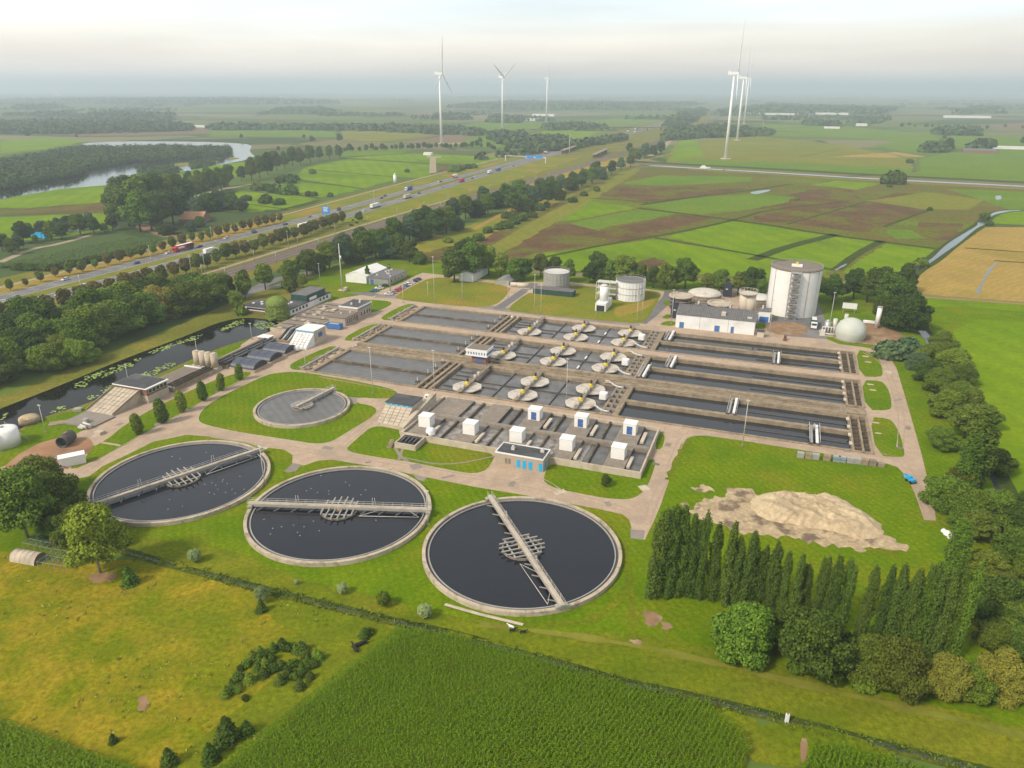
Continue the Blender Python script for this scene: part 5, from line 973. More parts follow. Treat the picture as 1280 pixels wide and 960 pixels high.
for x, y in ((3, 5), (6, 8)): MB().box(x, x+.6, y, y+.6, 3.9, 4.6).build('roof_vent', 'galv_light', e)
# north-west office
e = pempty('office_building', -60.5, 60, 0, 'long white office wing with dark roof and green upper storey right of the weeping willow', 'building')
MB().box(0, 9.5, 0, 34, 0, 3.0).build('wall', 'white_clad', e); MB().box(-.4, 9.9, -.4, 34.4, 3.0, 3.4).build('roof', 'roof_felt', e); MB().box(.2, 9.2, 14, 30, 3.4, 6.3).build('upper_wall', 'dark_green', e); MB().box(0, 9.4, 13.8, 30.2, 6.3, 6.5).build('upper_roof', 'roof_grey', e)
east_windows(e, 9.5, (1.5, 4.2, 6.9, 9.6, 12.3, 24, 27, 30), 1.0, 2.5, 1.8); MB().box(9.5, 9.55, 16, 19.5, .05, 3.0).build('door', 'white_paint', e); MB().box(9.4, 9.5, 16, 22, 3.2, 4.8).build('door_panel', 'white_paint', e)
for y in (3, 6, 9): MB().box(3, 4.2, y, y+1.2, 3.4, 3.9).build('roof_light', 'white_paint', e)
e = pempty('office_building', -76, 59, 0, 'low white wing with a dark roof and roof lights left of the weeping willow', 'building')
MB().box(0, 14, 0, 10, 0, 3.0).build('wall', 'white_clad', e); MB().box(-.5, 14.5, -.5, 10.5, 3.0, 3.4).build('roof', 'roof_felt', e); f = MB().box(1, 12, -.05, -.003, 1.3, 2.4).build('window', 'white_paint', e); MB().box(1.1, 11.9, -.08, -.051, 1.4, 2.3).build('pane', 'glass', f); MB().box(0, 13.5, -.09, -.003, .1, .9).build('plinth', 'red_brick', e)
for x, y in ((2, 3), (4.5, 6), (7, 3), (9.5, 6), (12, 3.5)): MB().box(x, x+1, y, y+1, 3.4, 3.8).build('roof_light', 'white_paint', e)
# white tent hall and grey annex, sheds
def gable(name, u, v, wd, dep, he, hr, wall, roof, lab, along='v', cat='hall', rz=0.0, over=.2, z=0):
    e = pempty(name, u, v, z, lab, cat, rz=rz)
    if along == 'v': pts = [(0, 0, he), (wd/2, 0, hr), (wd, 0, he), (0, dep, he), (wd/2, dep, hr), (wd, dep, he)]
    else: pts = [(0, 0, he), (0, dep/2, hr), (0, dep, he), (wd, 0, he), (wd, dep/2, hr), (wd, dep, he)]
    g_ = MB().box(0, wd, 0, dep, 0, he-.002); g_.add(pts, [(0, 1, 2), (5, 4, 3)]); g_.build('wall', wall, e)
    up = Vector((0, 0, .12)); q = [Vector(p)+Vector((0, 0, .01)) for p in pts]; c = Vector((wd/2, dep/2, 0))
    for p in q: p.x = c.x+(p.x-c.x)*(1+over*2/wd); p.y = c.y+(p.y-c.y)*(1+over*2/dep)
    v_ = q+[p+up for p in q]; MB().add(v_, [(0, 3, 4, 1), (1, 4, 5, 2), (6, 7, 10, 9), (7, 8, 11, 10), (0, 1, 7, 6), (1, 2, 8, 7), (3, 9, 10, 4), (4, 10, 11, 5), (0, 6, 9, 3), (2, 5, 11, 8)]).build('roof', roof, e)
    return e
e = gable('tent_hall', -62.5, 127, 13, 23, 4, 6.3, 'white_paint', 'white_paint', 'white tent-like hall on the lawn next to the car park', 'v')
mb = MB()
for k in range(1, 5): mb.box(13.0, 13.08, k*4.6, k*4.6+.15, 0, 4)
mb.build('seam', 'galv_light', e)
e = flat_building('grey_annex', -48.0, 127, 12, 22, 3.6, 'silver', 'roof_grey', 'grey metal flat-roofed annex beside the white tent hall', doors=((1, 3, 2.8, 'blue_door'),))
mb = MB(); r = random.Random(8)
for k in range(9): x, y = r.uniform(1, 10), r.uniform(1, 20); mb.box(x, x+1, y, y+1, 3.82, 4.4)
mb.build('roof_vent', 'galv_light', e); east_windows(e, 12, (3, 7, 11, 15), 1.2, 2.6, 1.6)
gable('store_hall', -4.6, 151, 8.5, 24, 3.8, 5.6, 'white_clad', 'galv_light', 'small white gabled hall left of the low grey shed', 'v')
gable('store_shed', 17.2, 151, 8, 14, 1.8, 3.0, 'silver', 'silver', 'low rounded grey shed at the end of the north yard', 'v', 'shed')
e = pempty('cream_drum', 27, 149, 0, 'pair of cream drums lying on a pad left of the grey tank', 'drums')
for k in range(2): MB().tube((k*4, 0, 1.4), (k*4+6, 1, 1.4), 1.2, 14).build('drum', 'cream', e)
MB().box(-1, 11, -1.3, 2, 0, .2).build('pad', 'concrete_light', e)
e = pempty('green_store', 43, 139.5, 0, 'long low dark green shed in front of the grey ribbed tank', 'shed'); MB().box(0, 21.5, 0, 6, 0, 2.7).build('wall', 'dark_green', e); MB().box(-.2, 21.7, -.2, 6.2, 2.7, 2.95).build('roof', 'roof_grey', e); mb = MB()
for k in range(1, 8): mb.box(k*2.7, k*2.7+.1, -.05, 0, 0, 2.7)
mb.build('panel_seam', 'navy', e); MB().box(-3.5, -.3, .5, 4, 0, .8).build('block', 'concrete_light', e)
def ribbed_tank(u, v, r, h, lab, m='galvanised', top='galv_light', ribs=24, rail=True, name='storage_tank', domed=0.0):
    e = pempty(name, u, v, 0, lab, 'tank'); MB().cyl(0, 0, 0, h, r, r, 48, False).build('shell', m, e)
    mb = MB()
    for k in range(ribs): a = 2*math.pi*k/ribs; x, y = (r+.05)*math.cos(a), (r+.05)*math.sin(a); mb.box(x-.12, x+.12, y-.12, y+.12, 0, h)
    if ribs: mb.build('rib', m, e)
    for z in (h*.33, h*.66, h-.15): MB().ring(0, 0, r+.02, r+.2, z, z+.22, 48).build('hoop', 'galvanised', e)
    (MB().dome(0, 0, h, r, domed, 40, 6) if domed else MB().cyl(0, 0, h-.3, h-.05, r-.05, r-.05, 48)).build('roof', top, e)
    if rail:
        mb = MB()
        for k in range(36): a = 2*math.pi*k/36; mb.box(r*math.cos(a)-.04, r*math.cos(a)+.04, r*math.sin(a)-.04, r*math.sin(a)+.04, h, h+1.1)
        mb.ring(0, 0, r-.04, r+.04, h+1.05, h+1.13, 36); mb.build('railing', 'galvanised', e)
    return e
ribbed_tank(51.5, 153.5, 6.8, 9.6, 'grey round ribbed tank behind the long green shed')
# open silo and digester with white frame
e = ribbed_tank(92.5, 148.5, 7.4, 9.8, 'open-topped round white tank with stair frame on the yellow grass', 'white_clad', 'roof_grey', 30)
mb = MB()
for x in (-16, -12.5, -9): 
    for y in (-8, -3): mb.box(x-.12, x+.12, y-.12, y+.12, 0, 9)
for z in (3, 6, 9): 
    for y in (-8, -3): mb.beam((-16, y, z), (-8, y, z), .15, .15)
    mb.box(-16, -6, -8, -3, z-.05, z)
for k in range(8): mb.beam((-15+k, -8, k % 3*3), (-14+k, -8, (k+1) % 3*3), .1, .1)
mb.build('stair_frame', 'galv_light', e)
e = pempty('silo', 84.0, 130.5, 0, 'upright white silo on a white plinth with dark doorway on the yellow grass', 'silo'); MB().box(-2.6, 2.6, -11, 2.5, 0, 3.8).build('base', 'white_clad', e); MB().box(-2.0, 2.0, -11.08, -11, .1, 2.9).build('doorway', 'navy', e); MB().cyl(0, -4.5, 3.8, 11, 2.1, 2.1, 24).build('shell', 'white_paint', e); MB().cyl(0, -4.5, 11, 11.8, 2.1, 1.2, 24).build('top', 'galv_light', e); mb = MB()
for x in (-2.3, 2.3): mb.box(x-.08, x+.08, -2.2, -2.0, 3.8, 13)
for z in range(5, 14, 2): mb.box(-2.3, 2.3, -2.2, -2.05, z-.06, z)
mb.build('ladder', 'galvanised', e)
# white hall with dark roof
e = gable('machine_hall', 122, 106.4, 34, 18.5, 6.0, 8.4, 'white_clad', 'roof_grey', 'long white hall with dark ribbed roof and three blue doors', 'u', rz=0.0)
mb = MB()
for k in range(1, 34):
    x = k*1.0; mb.beam((x, -.1, 6.17), (x, 9.25, 8.54), .16, .08); mb.beam((x, 9.25, 8.54), (x, 18.6, 6.17), .16, .08)
mb.build('roof_rib', 'roof_felt', e)
for a, b, h in ((1.8, 3.6, 2.6), (17.2, 19.2, 2.6), (24.2, 25.3, 2.8)):
    q = MB().box(a, b, -.06, -.003, .05, h).build('door', 'blue_paint', e); MB().box(a-.15, a-.001, -.09, -.003, .05, h+.15).box(b+.001, b+.15, -.09, -.003, .05, h+.15).box(a, b, -.09, -.003, h+.001, h+.15).build('frame', 'galvanised', q); MB().box(b-.3, b-.15, -.1, -.061, 1.1, 1.3).build('handle', 'galv_light', q)
for x in (10.5, 22.8): MB().box(x, x+.12, -.08, -.003, 0, 6).build('downpipe', 'galvanised', e)
MB().box(19.3, 21.2, 2.2, 5.2, 6.7, 8.0).build('roof_hatch', 'cream', e); MB().box(30.5, 32.4, 2, 2.9, 6.5, 7.3).build('roof_vent', 'galv_light', e); mb = MB()
for k in range(3): MB().box(4+k*4.6, 7.4+k*4.6, -.05, -.003, 4.6, 5.2)
MB().box(34, 34.1, 3, 15, 5.8, 6.0).build('gutter', 'galvanised', e)
e = pempty('cabinet', 157.4, 104.5, 0, 'small cream hut with dark roof at the right end of the white hall', 'hut'); MB().box(0, 2.8, 0, 2.6, 0, 2.4).build('wall', 'cream', e); MB().box(-.15, 2.95, -.15, 2.75, 2.4, 2.55).build('roof', 'roof_felt', e)
for k, (u, v, r, h, lab, m, t) in enumerate(((119.5, 139, 5.0, 6.2, 'left open round concrete tank behind the white hall', 'concrete_dark', 'concrete_light'), (138.5, 135.5, 5.2, 5.2, 'right open round concrete tank behind the white hall', 'concrete_dark', 'concrete_light'))):
    e = ribbed_tank(u, v, r, h, lab, m, t, 26, True, 'thickener'); MB().ring(0, 0, r-.2, r+.9, h-.2, h+.35, 40).build('collar', 'concrete_light', e)
ribbed_tank(129, 156, 8.2, 4.2, 'wide low tank with pale domed cover at the tree row', 'concrete', 'splash_cover', 24, False, 'covered_tank', 2.0)
ribbed_tank(155, 158, 6.0, 4.0, 'low white domed tank between tan silo and big silver tank', 'concrete', 'galv_light', 20, False, 'covered_tank', 1.6)
e = pempty('silo', 149.3, 138.5, 0, 'two tall tan silos with a railing behind the white hall', 'silo')
for x in (0, 2.6): MB().cyl(x, 0, 0, 10.4, 2.5, 2.5, 24).build('shell', 'cream', e)
MB().cyl(1.3, 0, 10.4, 10.7, 4.2, 4.2, 24).build('top_deck', 'cream', e); mb = MB()
for k in range(18): a = 2*math.pi*k/18; x, y = 1.3+4.2*math.cos(a), 4.2*math.sin(a); mb.box(x-.05, x+.05, y-.05, y+.05, 10.7, 12.2)
mb.ring(1.3, 0, 4.15, 4.25, 12.1, 12.2, 24); mb.build('railing', 'galv_light', e); MB().tube((4.5, -2.8, .6), (9, -3, 3), .35, 8).tube((9, -3, 3), (9, -3, 0), .35, 8).build('pipe', 'cream', e)
for (u, v, wd, dp, h, lab) in ((127, 130, 6, 5, 4.2, 'small white plant room with blue front between the open tanks'), (142.0, 128.5, 5, 5, 3.6, 'white plant room in front of the tan silos'), (156.5, 129, 5.2, 6, 5.0, 'white hut with blue door left of the big silver tank')):
    e = flat_building('plant_room', u, v, wd, dp, h, 'white_clad', 'roof_grey', lab); MB().box(.6, wd-.6, -.06, -.003, .1, 2.5).build('door', 'blue_paint', e); MB().cyl(wd*.3, dp*.5, h+.22, h+2.2, .8, .1, 12).build('vent_cone', 'galv_light', e)
for (px, py, lab) in ((843, 399, 'dark navy upright box filter left of the white hall'), (908, 372, 'dark navy upright box filter behind the open tanks')):
    u, v = UV(px, py); e = pempty('filter_tower', u-2, v, 0, lab, 'filter', 'dark box filters'); MB().box(0, 4.2, 0, 4.0, .6, 7.0).build('body', 'navy', e); MB().box(.5, 3.7, .5, 3.5, 0, .6).build('base', 'galvanised', e); MB().box(1, 3.2, 1, 3, 7.0, 7.6).build('lid', 'navy', e); MB().cyl(.8, 3.3, 7, 9.5, .3).build('stack', 'navy', e); MB().box(1.2, 2.3, -.06, 0, 4.2, 4.7).build('sign_plate', 'galv_light', e)
u, v = UV(868, 371); e = pempty('tanker_truck', u-8, v-1, 0, 'dark tanker lorry parked behind the open round tanks', 'truck'); MB().tube((2.5, 0, 2.2), (13, 0, 2.2), 1.25, 14).build('tank', 'navy', e); MB().box(-.2, 2.3, -1.2, 1.2, .7, 3.4).build('cab', 'dark_metal', e); MB().box(0, 13, -1, 1, .6, 1.0).build('chassis', 'dark_metal', e)
for x in (.9, 3.2, 10, 11.6): 
    for s in (-1.15, 1.15): MB().tube((x, s-.15, .5), (x, s+.15, .5), .5, 12).build('wheel', 'tyre', e)
# the big silver tank
R_ = 11.6; e = pempty('digester_tank', 170.5, 151.5, 0, 'huge white cylindrical tank with grey roof and steel stair tower in front', 'tank'); Ht = 22
MB().cyl(0, 0, 0, Ht, R_*.985, R_, 72, False).build('shell', 'white_paint', e); MB().cyl(0, 0, Ht-.1, Ht+.35, R_+.25, R_+.25, 72).build('roof', 'roof_brown', e); mb = MB()
for k in range(60):
    a = 2*math.pi*k/60; mb.box((R_+.02)*math.cos(a)-.05, (R_+.02)*math.cos(a)+.05, (R_+.02)*math.sin(a)-.05, (R_+.02)*math.sin(a)+.05, 0, Ht-.2)
mb = MB()
for a in (-2.45, -1.05, -.55, -2.95): mb.box((R_+.1)*math.cos(a)-.09, (R_+.1)*math.cos(a)+.09, (R_+.1)*math.sin(a)-.09, (R_+.1)*math.sin(a)+.09, 0, Ht)
mb.build('downpipe', 'galvanised', e); mb = MB()
for k in range(64): a = 2*math.pi*k/64; mb.box(R_*math.cos(a)-.05, R_*math.cos(a)+.05, R_*math.sin(a)-.05, R_*math.sin(a)+.05, Ht+.35, Ht+1.5)
mb.ring(0, 0, R_-.05, R_+.05, Ht+1.4, Ht+1.5, 64).ring(0, 0, R_-.05, R_+.05, Ht+.85, Ht+.93, 64); mb.build('railing', 'galvanised', e)
MB().box(-2.4, 2.4, -2, 1, Ht+.35, Ht+1.2).build('roof_unit', 'white_paint', e); MB().box(-.5, .4, -1, 0, Ht+1.2, Ht+2.4).build('beacon', 'yellow_paint', e)
mb = MB(); sy = -R_-3.4
for x in (-2.2, 2.2):
    for y in (sy, sy+3.2): mb.box(x-.12, x+.12, y-.12, y+.12, 0, Ht+1)
nfl = 9
for k in range(nfl+1):
    z = k*Ht/nfl
    for y in (sy, sy+3.2): mb.beam((-2.2, y, z), (2.2, y, z), .14, .14)
    mb.box(-2.2, 2.2, sy, sy+3.2, z-.06, z)
    if k < nfl:
        for y in (sy, sy+3.2): mb.beam((-2.2, y, z), (2.2, y, z+Ht/nfl), .1, .1); mb.beam((2.2, y, z), (-2.2, y, z+Ht/nfl), .1, .1)
        s = 1 if k % 2 else -1; mb.beam((-2.0*s, sy+.8+(k % 2)*1.4, z), (2.0*s, sy+.8+(k % 2)*1.4, z+Ht/nfl), 1.2, .12)
mb.build('stair_tower', 'galvanised', e)
# gas dome and its equipment
e = pempty('gas_dome', 195.2, 116.5, 0, 'pale grey spherical gas dome on brown soil at the right end of the basins', 'dome'); MB().dome(0, 0, 3.2, 6.2, 6.0, 48, 14).build('membrane', 'dome_skin', e); MB().add([(6.2*math.cos(2*math.pi*i/48)*k, 6.2*math.sin(2*math.pi*i/48)*k, z) for k, z in ((.90, .2), (.98, 1.6), (1, 3.2)) for i in range(48)], [(j*48+i, j*48+(i+1) % 48, (j+1)*48+(i+1) % 48, (j+1)*48+i) for j in range(2) for i in range(48)], True).build('lower_membrane', 'dome_skin', e); MB().cyl(0, 0, 0, .35, 6.6, 6.6, 40).build('ring_foundation', 'concrete', e); MB().cyl(-2.4, 3.2, 6.5, 9.8, .9, .8, 12).build('valve_dome', 'dome_skin', e)
e = pempty('gas_unit', 186, 117.5, 0, 'cluster of silver vessels and pipes left of the gas dome', 'vessels'); MB().cyl(0, 4, 0, 5.5, 1.3, 1.3, 16).cyl(0, 4, 5.5, 6.1, 1.3, .4, 16).build('vessel', 'silver', e); MB().cyl(3.0, 6, 0, 6.2, .9, .9, 14).build('vessel', 'galv_light', e); mb = MB()
for k in range(5): mb.tube((-2+k*1.2, 2, .4), (-2+k*1.2, 2, 3.2), .18, 6)
mb.tube((-2, 2, 3.2), (6, 3, 3.2), .25, 8).tube((5, 5, 0), (5, 5, 6), .2, 8).tube((-2.5, 0, 1), (3, -1, 1), .3, 8).build('pipework', 'galv_light', e); MB().box(-3, 5, -1.5, 7, 0, .2).build('pad', 'concrete_light', e); MB().box(-2.6, -.8, -1, .8, .2, 2.4).build('cabinet', 'galv_light', e)
e = pempty('flare_stack', 207.5, 137.5, 0, 'white upright cylinder at the edge of the soil right of the gas dome', 'stack'); MB().cyl(0, 0, 1, 9.5, 1.05, 1.05, 24).build('shell', 'white_clad', e); MB().cyl(0, 0, 9.5, 9.9, 1.15, 1.15, 24).build('rim', 'galvanised', e); MB().cyl(0, 0, 0, 1, .7, .7, 16).build('base', 'galvanised', e)
u, v = UV(1066, 412); e = pempty('pipe_skid', u+5, v+12, 0, 'low white pipe skid between gas dome and white cylinder', 'skid'); MB().box(0, 7, 0, 1.6, .3, .9).tube((0, .8, 1.2), (7, .8, 1.2), .3, 8).build('pipe', 'white_paint', e); MB().box(.5, 1, 0, 1.6, 0, .3).box(6, 6.5, 0, 1.6, 0, .3).build('foot', 'galvanised', e)
u, v = UV(1052, 392); e = pempty('sign_board', u, v+2, 0, 'white framed board on posts at the trees behind the gas dome', 'board'); MB().box(0, 6.4, 0, .15, 2.2, 5).build('board', 'white_clad', e); MB().box(.5, .7, 0, .15, 0, 2.2).box(5.6, 5.8, 0, .15, 0, 2.2).build('leg', 'galvanised', e)
for nm, (px, py), lab in (('truck', (1017, 412), 'green and white lorry standing on the asphalt left of the gas dome'),):
    u, v = UV(px, py); e = pempty(nm, u-1.3, v, 0, lab, 'truck'); MB().box(0, 2.5, 0, 2.2, .6, 3.0).build('cab', 'white_paint', e); MB().box(0, 2.5, 2.6, 9, 1.0, 3.6).build('body', 'dark_green', e); MB().box(.2, 2.3, 3.2, 8.4, 3.6, 3.7).build('tarpaulin', 'white_clad', e); MB().box(.2, 2.3, -.04, 0, 1.9, 2.8).build('windscreen', 'glass', e); MB().box(.2, 2.3, .2, 9, .5, .9).build('chassis', 'dark_metal', e)
    for y in (1.2, 6.2, 7.6):
        for x in (0, 2.3): MB().tube((x-.1, y, .5), (x+.3, y, .5), .5, 12).build('wheel', 'tyre', e)
u, v = UV(979, 425); e = pempty('forklift', u, v-1, 0, 'small orange work vehicle on the sandy yard', 'vehicle'); MB().box(0, 1.3, 0, 2.2, .4, 1.2).build('body', 'orange_paint', e); MB().box(.1, 1.2, .7, 1.9, 1.9, 2.0).box(.1, .2, .7, .8, 1.2, 1.9).box(1.1, 1.2, .7, .8, 1.2, 1.9).box(.1, .2, 1.8, 1.9, 1.2, 1.9).box(1.1, 1.2, 1.8, 1.9, 1.2, 1.9).build('roll_cage', 'dark_metal', e); MB().box(.2, .35, -.8, .2, .1, .2).box(.9, 1.05, -.8, .2, .1, .2).box(.2, 1.1, .0, .1, .2, 2.2).build('mast', 'dark_metal', e)
for x in (0, 1.3):
    for y in (.4, 1.8): MB().tube((x-.12, y, .35), (x+.12, y, .35), .35, 10).build('wheel', 'tyre', e)
# things in the west yard
e = pempty('site_cabin', -20.6, -89.8, 0, 'plain white container cabin on the brown yard', 'container', rz=ang((75, 586), (97, 589))*0+.9); MB().box(0, 6.6, 0, 2.9, .15, 2.9).build('body', 'white_paint', e); MB().box(-.08, 6.68, -.08, 2.98, 2.9, 3.0).build('roof', 'white_paint', e); MB().box(-.04, 0, .8, 1.9, .25, 2.5).build('door', 'galv_light', e); mb = MB()
for k in range(1, 11): mb.box(k*.6, k*.6+.06, -.04, 0, .2, 2.85)
mb.build('corrugation', 'white_clad', e)
e = pempty('concrete_pipe', -31.4, -79.8, 0, 'large rusty steel pipe section lying on the lawn', 'pipe', rz=.35)
n = 24; mb = MB(); vs = []
for y, rr in ((0, 1.75), (5.2, 1.75), (5.2, 1.55), (0, 1.55)): vs += [(rr*math.cos(2*math.pi*i/n), y, 1.75+rr*math.sin(2*math.pi*i/n)) for i in range(n)]
fs = [(q*n+i, q*n+(i+1) % n, ((q+1) % 4)*n+(i+1) % n, ((q+1) % 4)*n+i) for q in range(4) for i in range(n)]; mb.add(vs, fs, True).build('pipe', 'dark_metal', e); MB().cyl(0, 2.6, 3.4, 3.9, .6, .6, 12).build('flange', 'rust', e)
for k, (x, y, r, h, lab) in enumerate(((8, 556, 4.0, 6.2, 'cream round tank at the left edge by the canal'), (-4, 561, 3.0, 6, 'cream tank cut by the left edge of the picture'))):
    u, v = UV(x, y); e = pempty('storage_tank', u, v, 0, lab, 'tank'); MB().cyl(0, 0, 0, h*.8, r, r*.97, 32).build('shell', 'white_paint', e); MB().dome(0, 0, h*.8, r*.97, h*.14, 32, 5).build('roof', 'white_paint', e); MB().cyl(0, 0, h*.94, h, .5).build('hatch', 'galvanised', e)
e = pempty('tank_cover', -57, -70, 0, 'small tan domed tank lid behind the cream tanks', 'lid'); MB().cyl(0, 0, 0, 1.6, 3, 3, 24).build('wall', 'concrete', e); MB().dome(0, 0, 1.6, 3, 1, 24, 5).build('lid', 'sand_flat', e); mb = MB()
wave_railing(mb, -6, -4, 12, -10, 0, 1.1); mb.build('railing', 'galvanised', e)
e = pempty('jetty', *UV(60, 533), 0, 'flat concrete landing slab with a small post on the canal lawn', 'slab', rz=.7); MB().box(0, 8, 0, 3, 0, .3).build('slab', 'concrete', e)
e = pempty('pump_pit', *UV(91, 515), 0, 'little grey pump pit cover on the canal bank lawn', 'pit', rz=.5); MB().box(0, 2.6, 0, 2, 0, .8).box(.3, 2.3, .3, 1.7, .8, .9).build('cover', 'galvanised', e)
e = pempty('scrap_heap', *UV(60, 586), 0, 'heap of red-brown scrap beside the white container', 'heap', rz=.4); mb = MB(); r = random.Random(2)
for k in range(30): x, y = r.uniform(0, 5), r.uniform(0, 2.5); mb.beam((x, y, r.uniform(.1, .8)), (x+r.uniform(-1.5, 1.5), y+r.uniform(-1, 1), r.uniform(.1, .9)), r.uniform(.1, .5), .12)
mb.build('scrap', 'rust', e)
e = pempty('parked_van', *UV(338, 437), 0, 'x', 'van') if False else pempty('generator', *UV(371, 439), 0, 'small white domed cylinder on the path edge below the white building', 'tank'); MB().cyl(0, 0, .3, 1.8, 1.2, 1.2, 16).dome(0, 0, 1.8, 1.2, .6, 16, 4).build('shell', 'white_paint', e); MB().box(-1, 1, -1, 1, 0, .3).build('foot', 'dark_metal', e)
# pallets of blocks on the right lawn, blue quad, big bag
for k, (x, col, lab) in enumerate(((1000, 'galvanised', 'first grey paving pallet from the left in the line on the lawn'), (1010, 'concrete', 'second grey paving pallet from the left, darker top'), (1019, 'galvanised', 'third grey paving pallet from the left'), (1033, 'concrete', 'fourth paving pallet from the left, left of the bluish ones'), (1045, 'silver', 'left bluish wrapped pallet in the line on the lawn'), (1052, 'silver', 'right bluish wrapped pallet in the line on the lawn'), (1062, 'galvanised', 'first of the four grey pallets right of the bluish ones'), (1071, 'galvanised', 'second grey pallet right of the bluish ones'), (1080, 'concrete', 'third grey pallet right of the bluish ones, lower one'), (1090, 'concrete_deck', 'fourth grey pallet right of the bluish ones'), (1101, 'concrete', 'low flat end pallet of the line on the lawn'))):
    y = 572+(x-1000)*.108; u, v = UV(x, y); e = pempty('pallet_stack', u-.9, v-.5, 0, lab, 'pallet', 'paving pallets in a line on the lawn'); h = 1.0 if k == 10 else 1.75
    for q in range(4): MB().box(.0, 1.9, 0, 1.3, .15+q*(h-.15)/4, .15+(q+.92)*(h-.15)/4).build('block_layer', col, e)
    MB().box(0, 1.9, 0, .2, 0, .15).box(0, 1.9, 1.1, 1.3, 0, .15).build('pallet', 'bark_pale', e)
    if col == 'silver': MB().box(-.03, 1.93, -.03, 1.33, h*.45, h*.6).build('strap', 'sign_blue', e)
u, v = UV(1139, 606); e = pempty('tractor', u, v, 0, 'small blue tractor at the edge of the lawn under the trees', 'tractor', rz=.6); MB().box(0, 1.4, 0, 1.2, .6, 1.3).box(.2, 1.2, 1.2, 2.4, .7, 1.7).build('body', 'cyan_paint', e); MB().box(.1, 1.3, 2.5, 2.9, .6, 1.1).build('loader', 'galvanised', e)
for x in (-.1, 1.3):
    for y, rr in ((.4, .5), (2, .35)): MB().tube((x, y, rr), (x+.2, y, rr), rr, 12).build('wheel', 'tyre', e)
u, v = UV(1131, 597); e = pempty('barrel', u, v, 0, 'small blue barrel on the grass beside the blue tractor', 'barrel'); MB().cyl(0, 0, 0, 1.0, .45, .45, 14).build('body', 'cyan_paint', e); MB().cyl(0, 0, 1.0, 1.05, .38, .38, 14).build('lid', 'blue_paint', e)
u, v = UV(1184, 668); e = pempty('big_bag', u, v, 0, 'whitish wrapped bale pile at the foot of the tall tree', 'bag'); MB().dome(0, 0, 0, .95, 1.1, 9, 4).dome(.5, -1.4, 0, .8, 1.3, 8, 4).dome(-.6, 1.1, 0, .7, .8, 8, 4).build('bag', 'white_clad', e)
u, v = UV(787, 0+0.0001) if False else UV(983, 903); e = empty('marker_post', g(983, 903), 'white marker post with orange top standing in the ditch', 'post'); MB().box(-.28, .28, -.2, .2, 0, 1.9).build('post', 'white_paint', e); MB().cyl(0, 0, 1.9, 2.3, .16, .05, 8).build('tip', 'rust', e)
for (px, py, h, lab) in ((155, 745, 1.2, 'grey wooden stake near the little fir in the meadow'), (303, 803, 1.3, 'grey wooden stake in the middle of the golden meadow'), (493, 781, 1.2, 'pale stake at the top corner of the corn field')):
    e = empty('stake', g(px, py), lab, 'stake'); MB().tube((0, 0, 0), (.05, .05, h), .09, 6).build('post', 'bark_pale', e); MB().cyl(.05, .05, h-.02, h+.06, .1, .02, 6).build('tip', 'bark_pale', e)
# cows / sheep / dogs on the grass
def animal(px, py, m, lab, nm, s=1.0, lying=False, rz=0.4, grp=None):
    e = empty(nm, g(px, py), lab, nm.replace('_', ' '), rz, grp, s); mb = MB(); hz = .45 if lying else 1.05
    pr = [(-1.1, .22, 0), (-.95, .36, .02), (-.3, .40, -.03), (.35, .42, -.02), (.75, .36, .04), (1.0, .24, .18), (1.25, .17, .34), (1.45, .19, .36), (1.7, .12, .26), (1.82, .09, .22)]
    n = 10; vs = [(x, r*.8*math.cos(2*math.pi*i/n), hz+dz+r*math.sin(2*math.pi*i/n)) for x, r, dz in pr for i in range(n)]; fs = [(j*n+i, j*n+(i+1) % n, (j+1)*n+(i+1) % n, (j+1)*n+i) for j in range(len(pr)-1) for i in range(n)]+[tuple(range(n))[::-1], tuple((len(pr)-1)*n+i for i in range(n))]
    mb.add(vs, fs, True)
    if not lying:
        for x in (-.85, .65):
            for y in (-.22, .22): k = -.12 if x < 0 else .02; mb.tube((x, y, hz-.1), (x+k, y, hz*.5), .13, 7, .08); mb.tube((x+k, y, hz*.5), (x, y, 0), .08, 7, .06)
    else:
        for x in (-.7, .7):
            for y in (-.4, .4): mb.tube((x, y*.6, .25), (x+.5, y, .1), .11, 6, .07)
    mb.tube((-1.08, 0, hz+.15), (-1.25, 0, hz-.45), .05, 5, .03); mb.tube((1.4, .15, hz+.5), (1.38, .32, hz+.55), .06, 5, .03); mb.tube((1.4, -.15, hz+.5), (1.38, -.32, hz+.55), .06, 5, .03)
    mb.build('body', m, e)
animal(452, 806, 'tyre', 'black cow lying nearer the corn, left of a pair', 'cow', 1.0, True, .5, 'black cows by the corn'); animal(444, 812, 'tyre', 'black cow lying in the meadow, lower left of a pair', 'cow', 1.0, True, 2.2, 'black cows by the corn')
animal(639, 786, 'white_clad', 'white sheep on the grass behind the corn field', 'sheep', .62, False, 2.6); animal(641, 790, 'tyre', 'black sheep just below the white one', 'sheep', .6, False, .3); animal(654, 792, 'tyre', 'dark sheep apart on the right behind the corn', 'sheep', .58, False, .2)
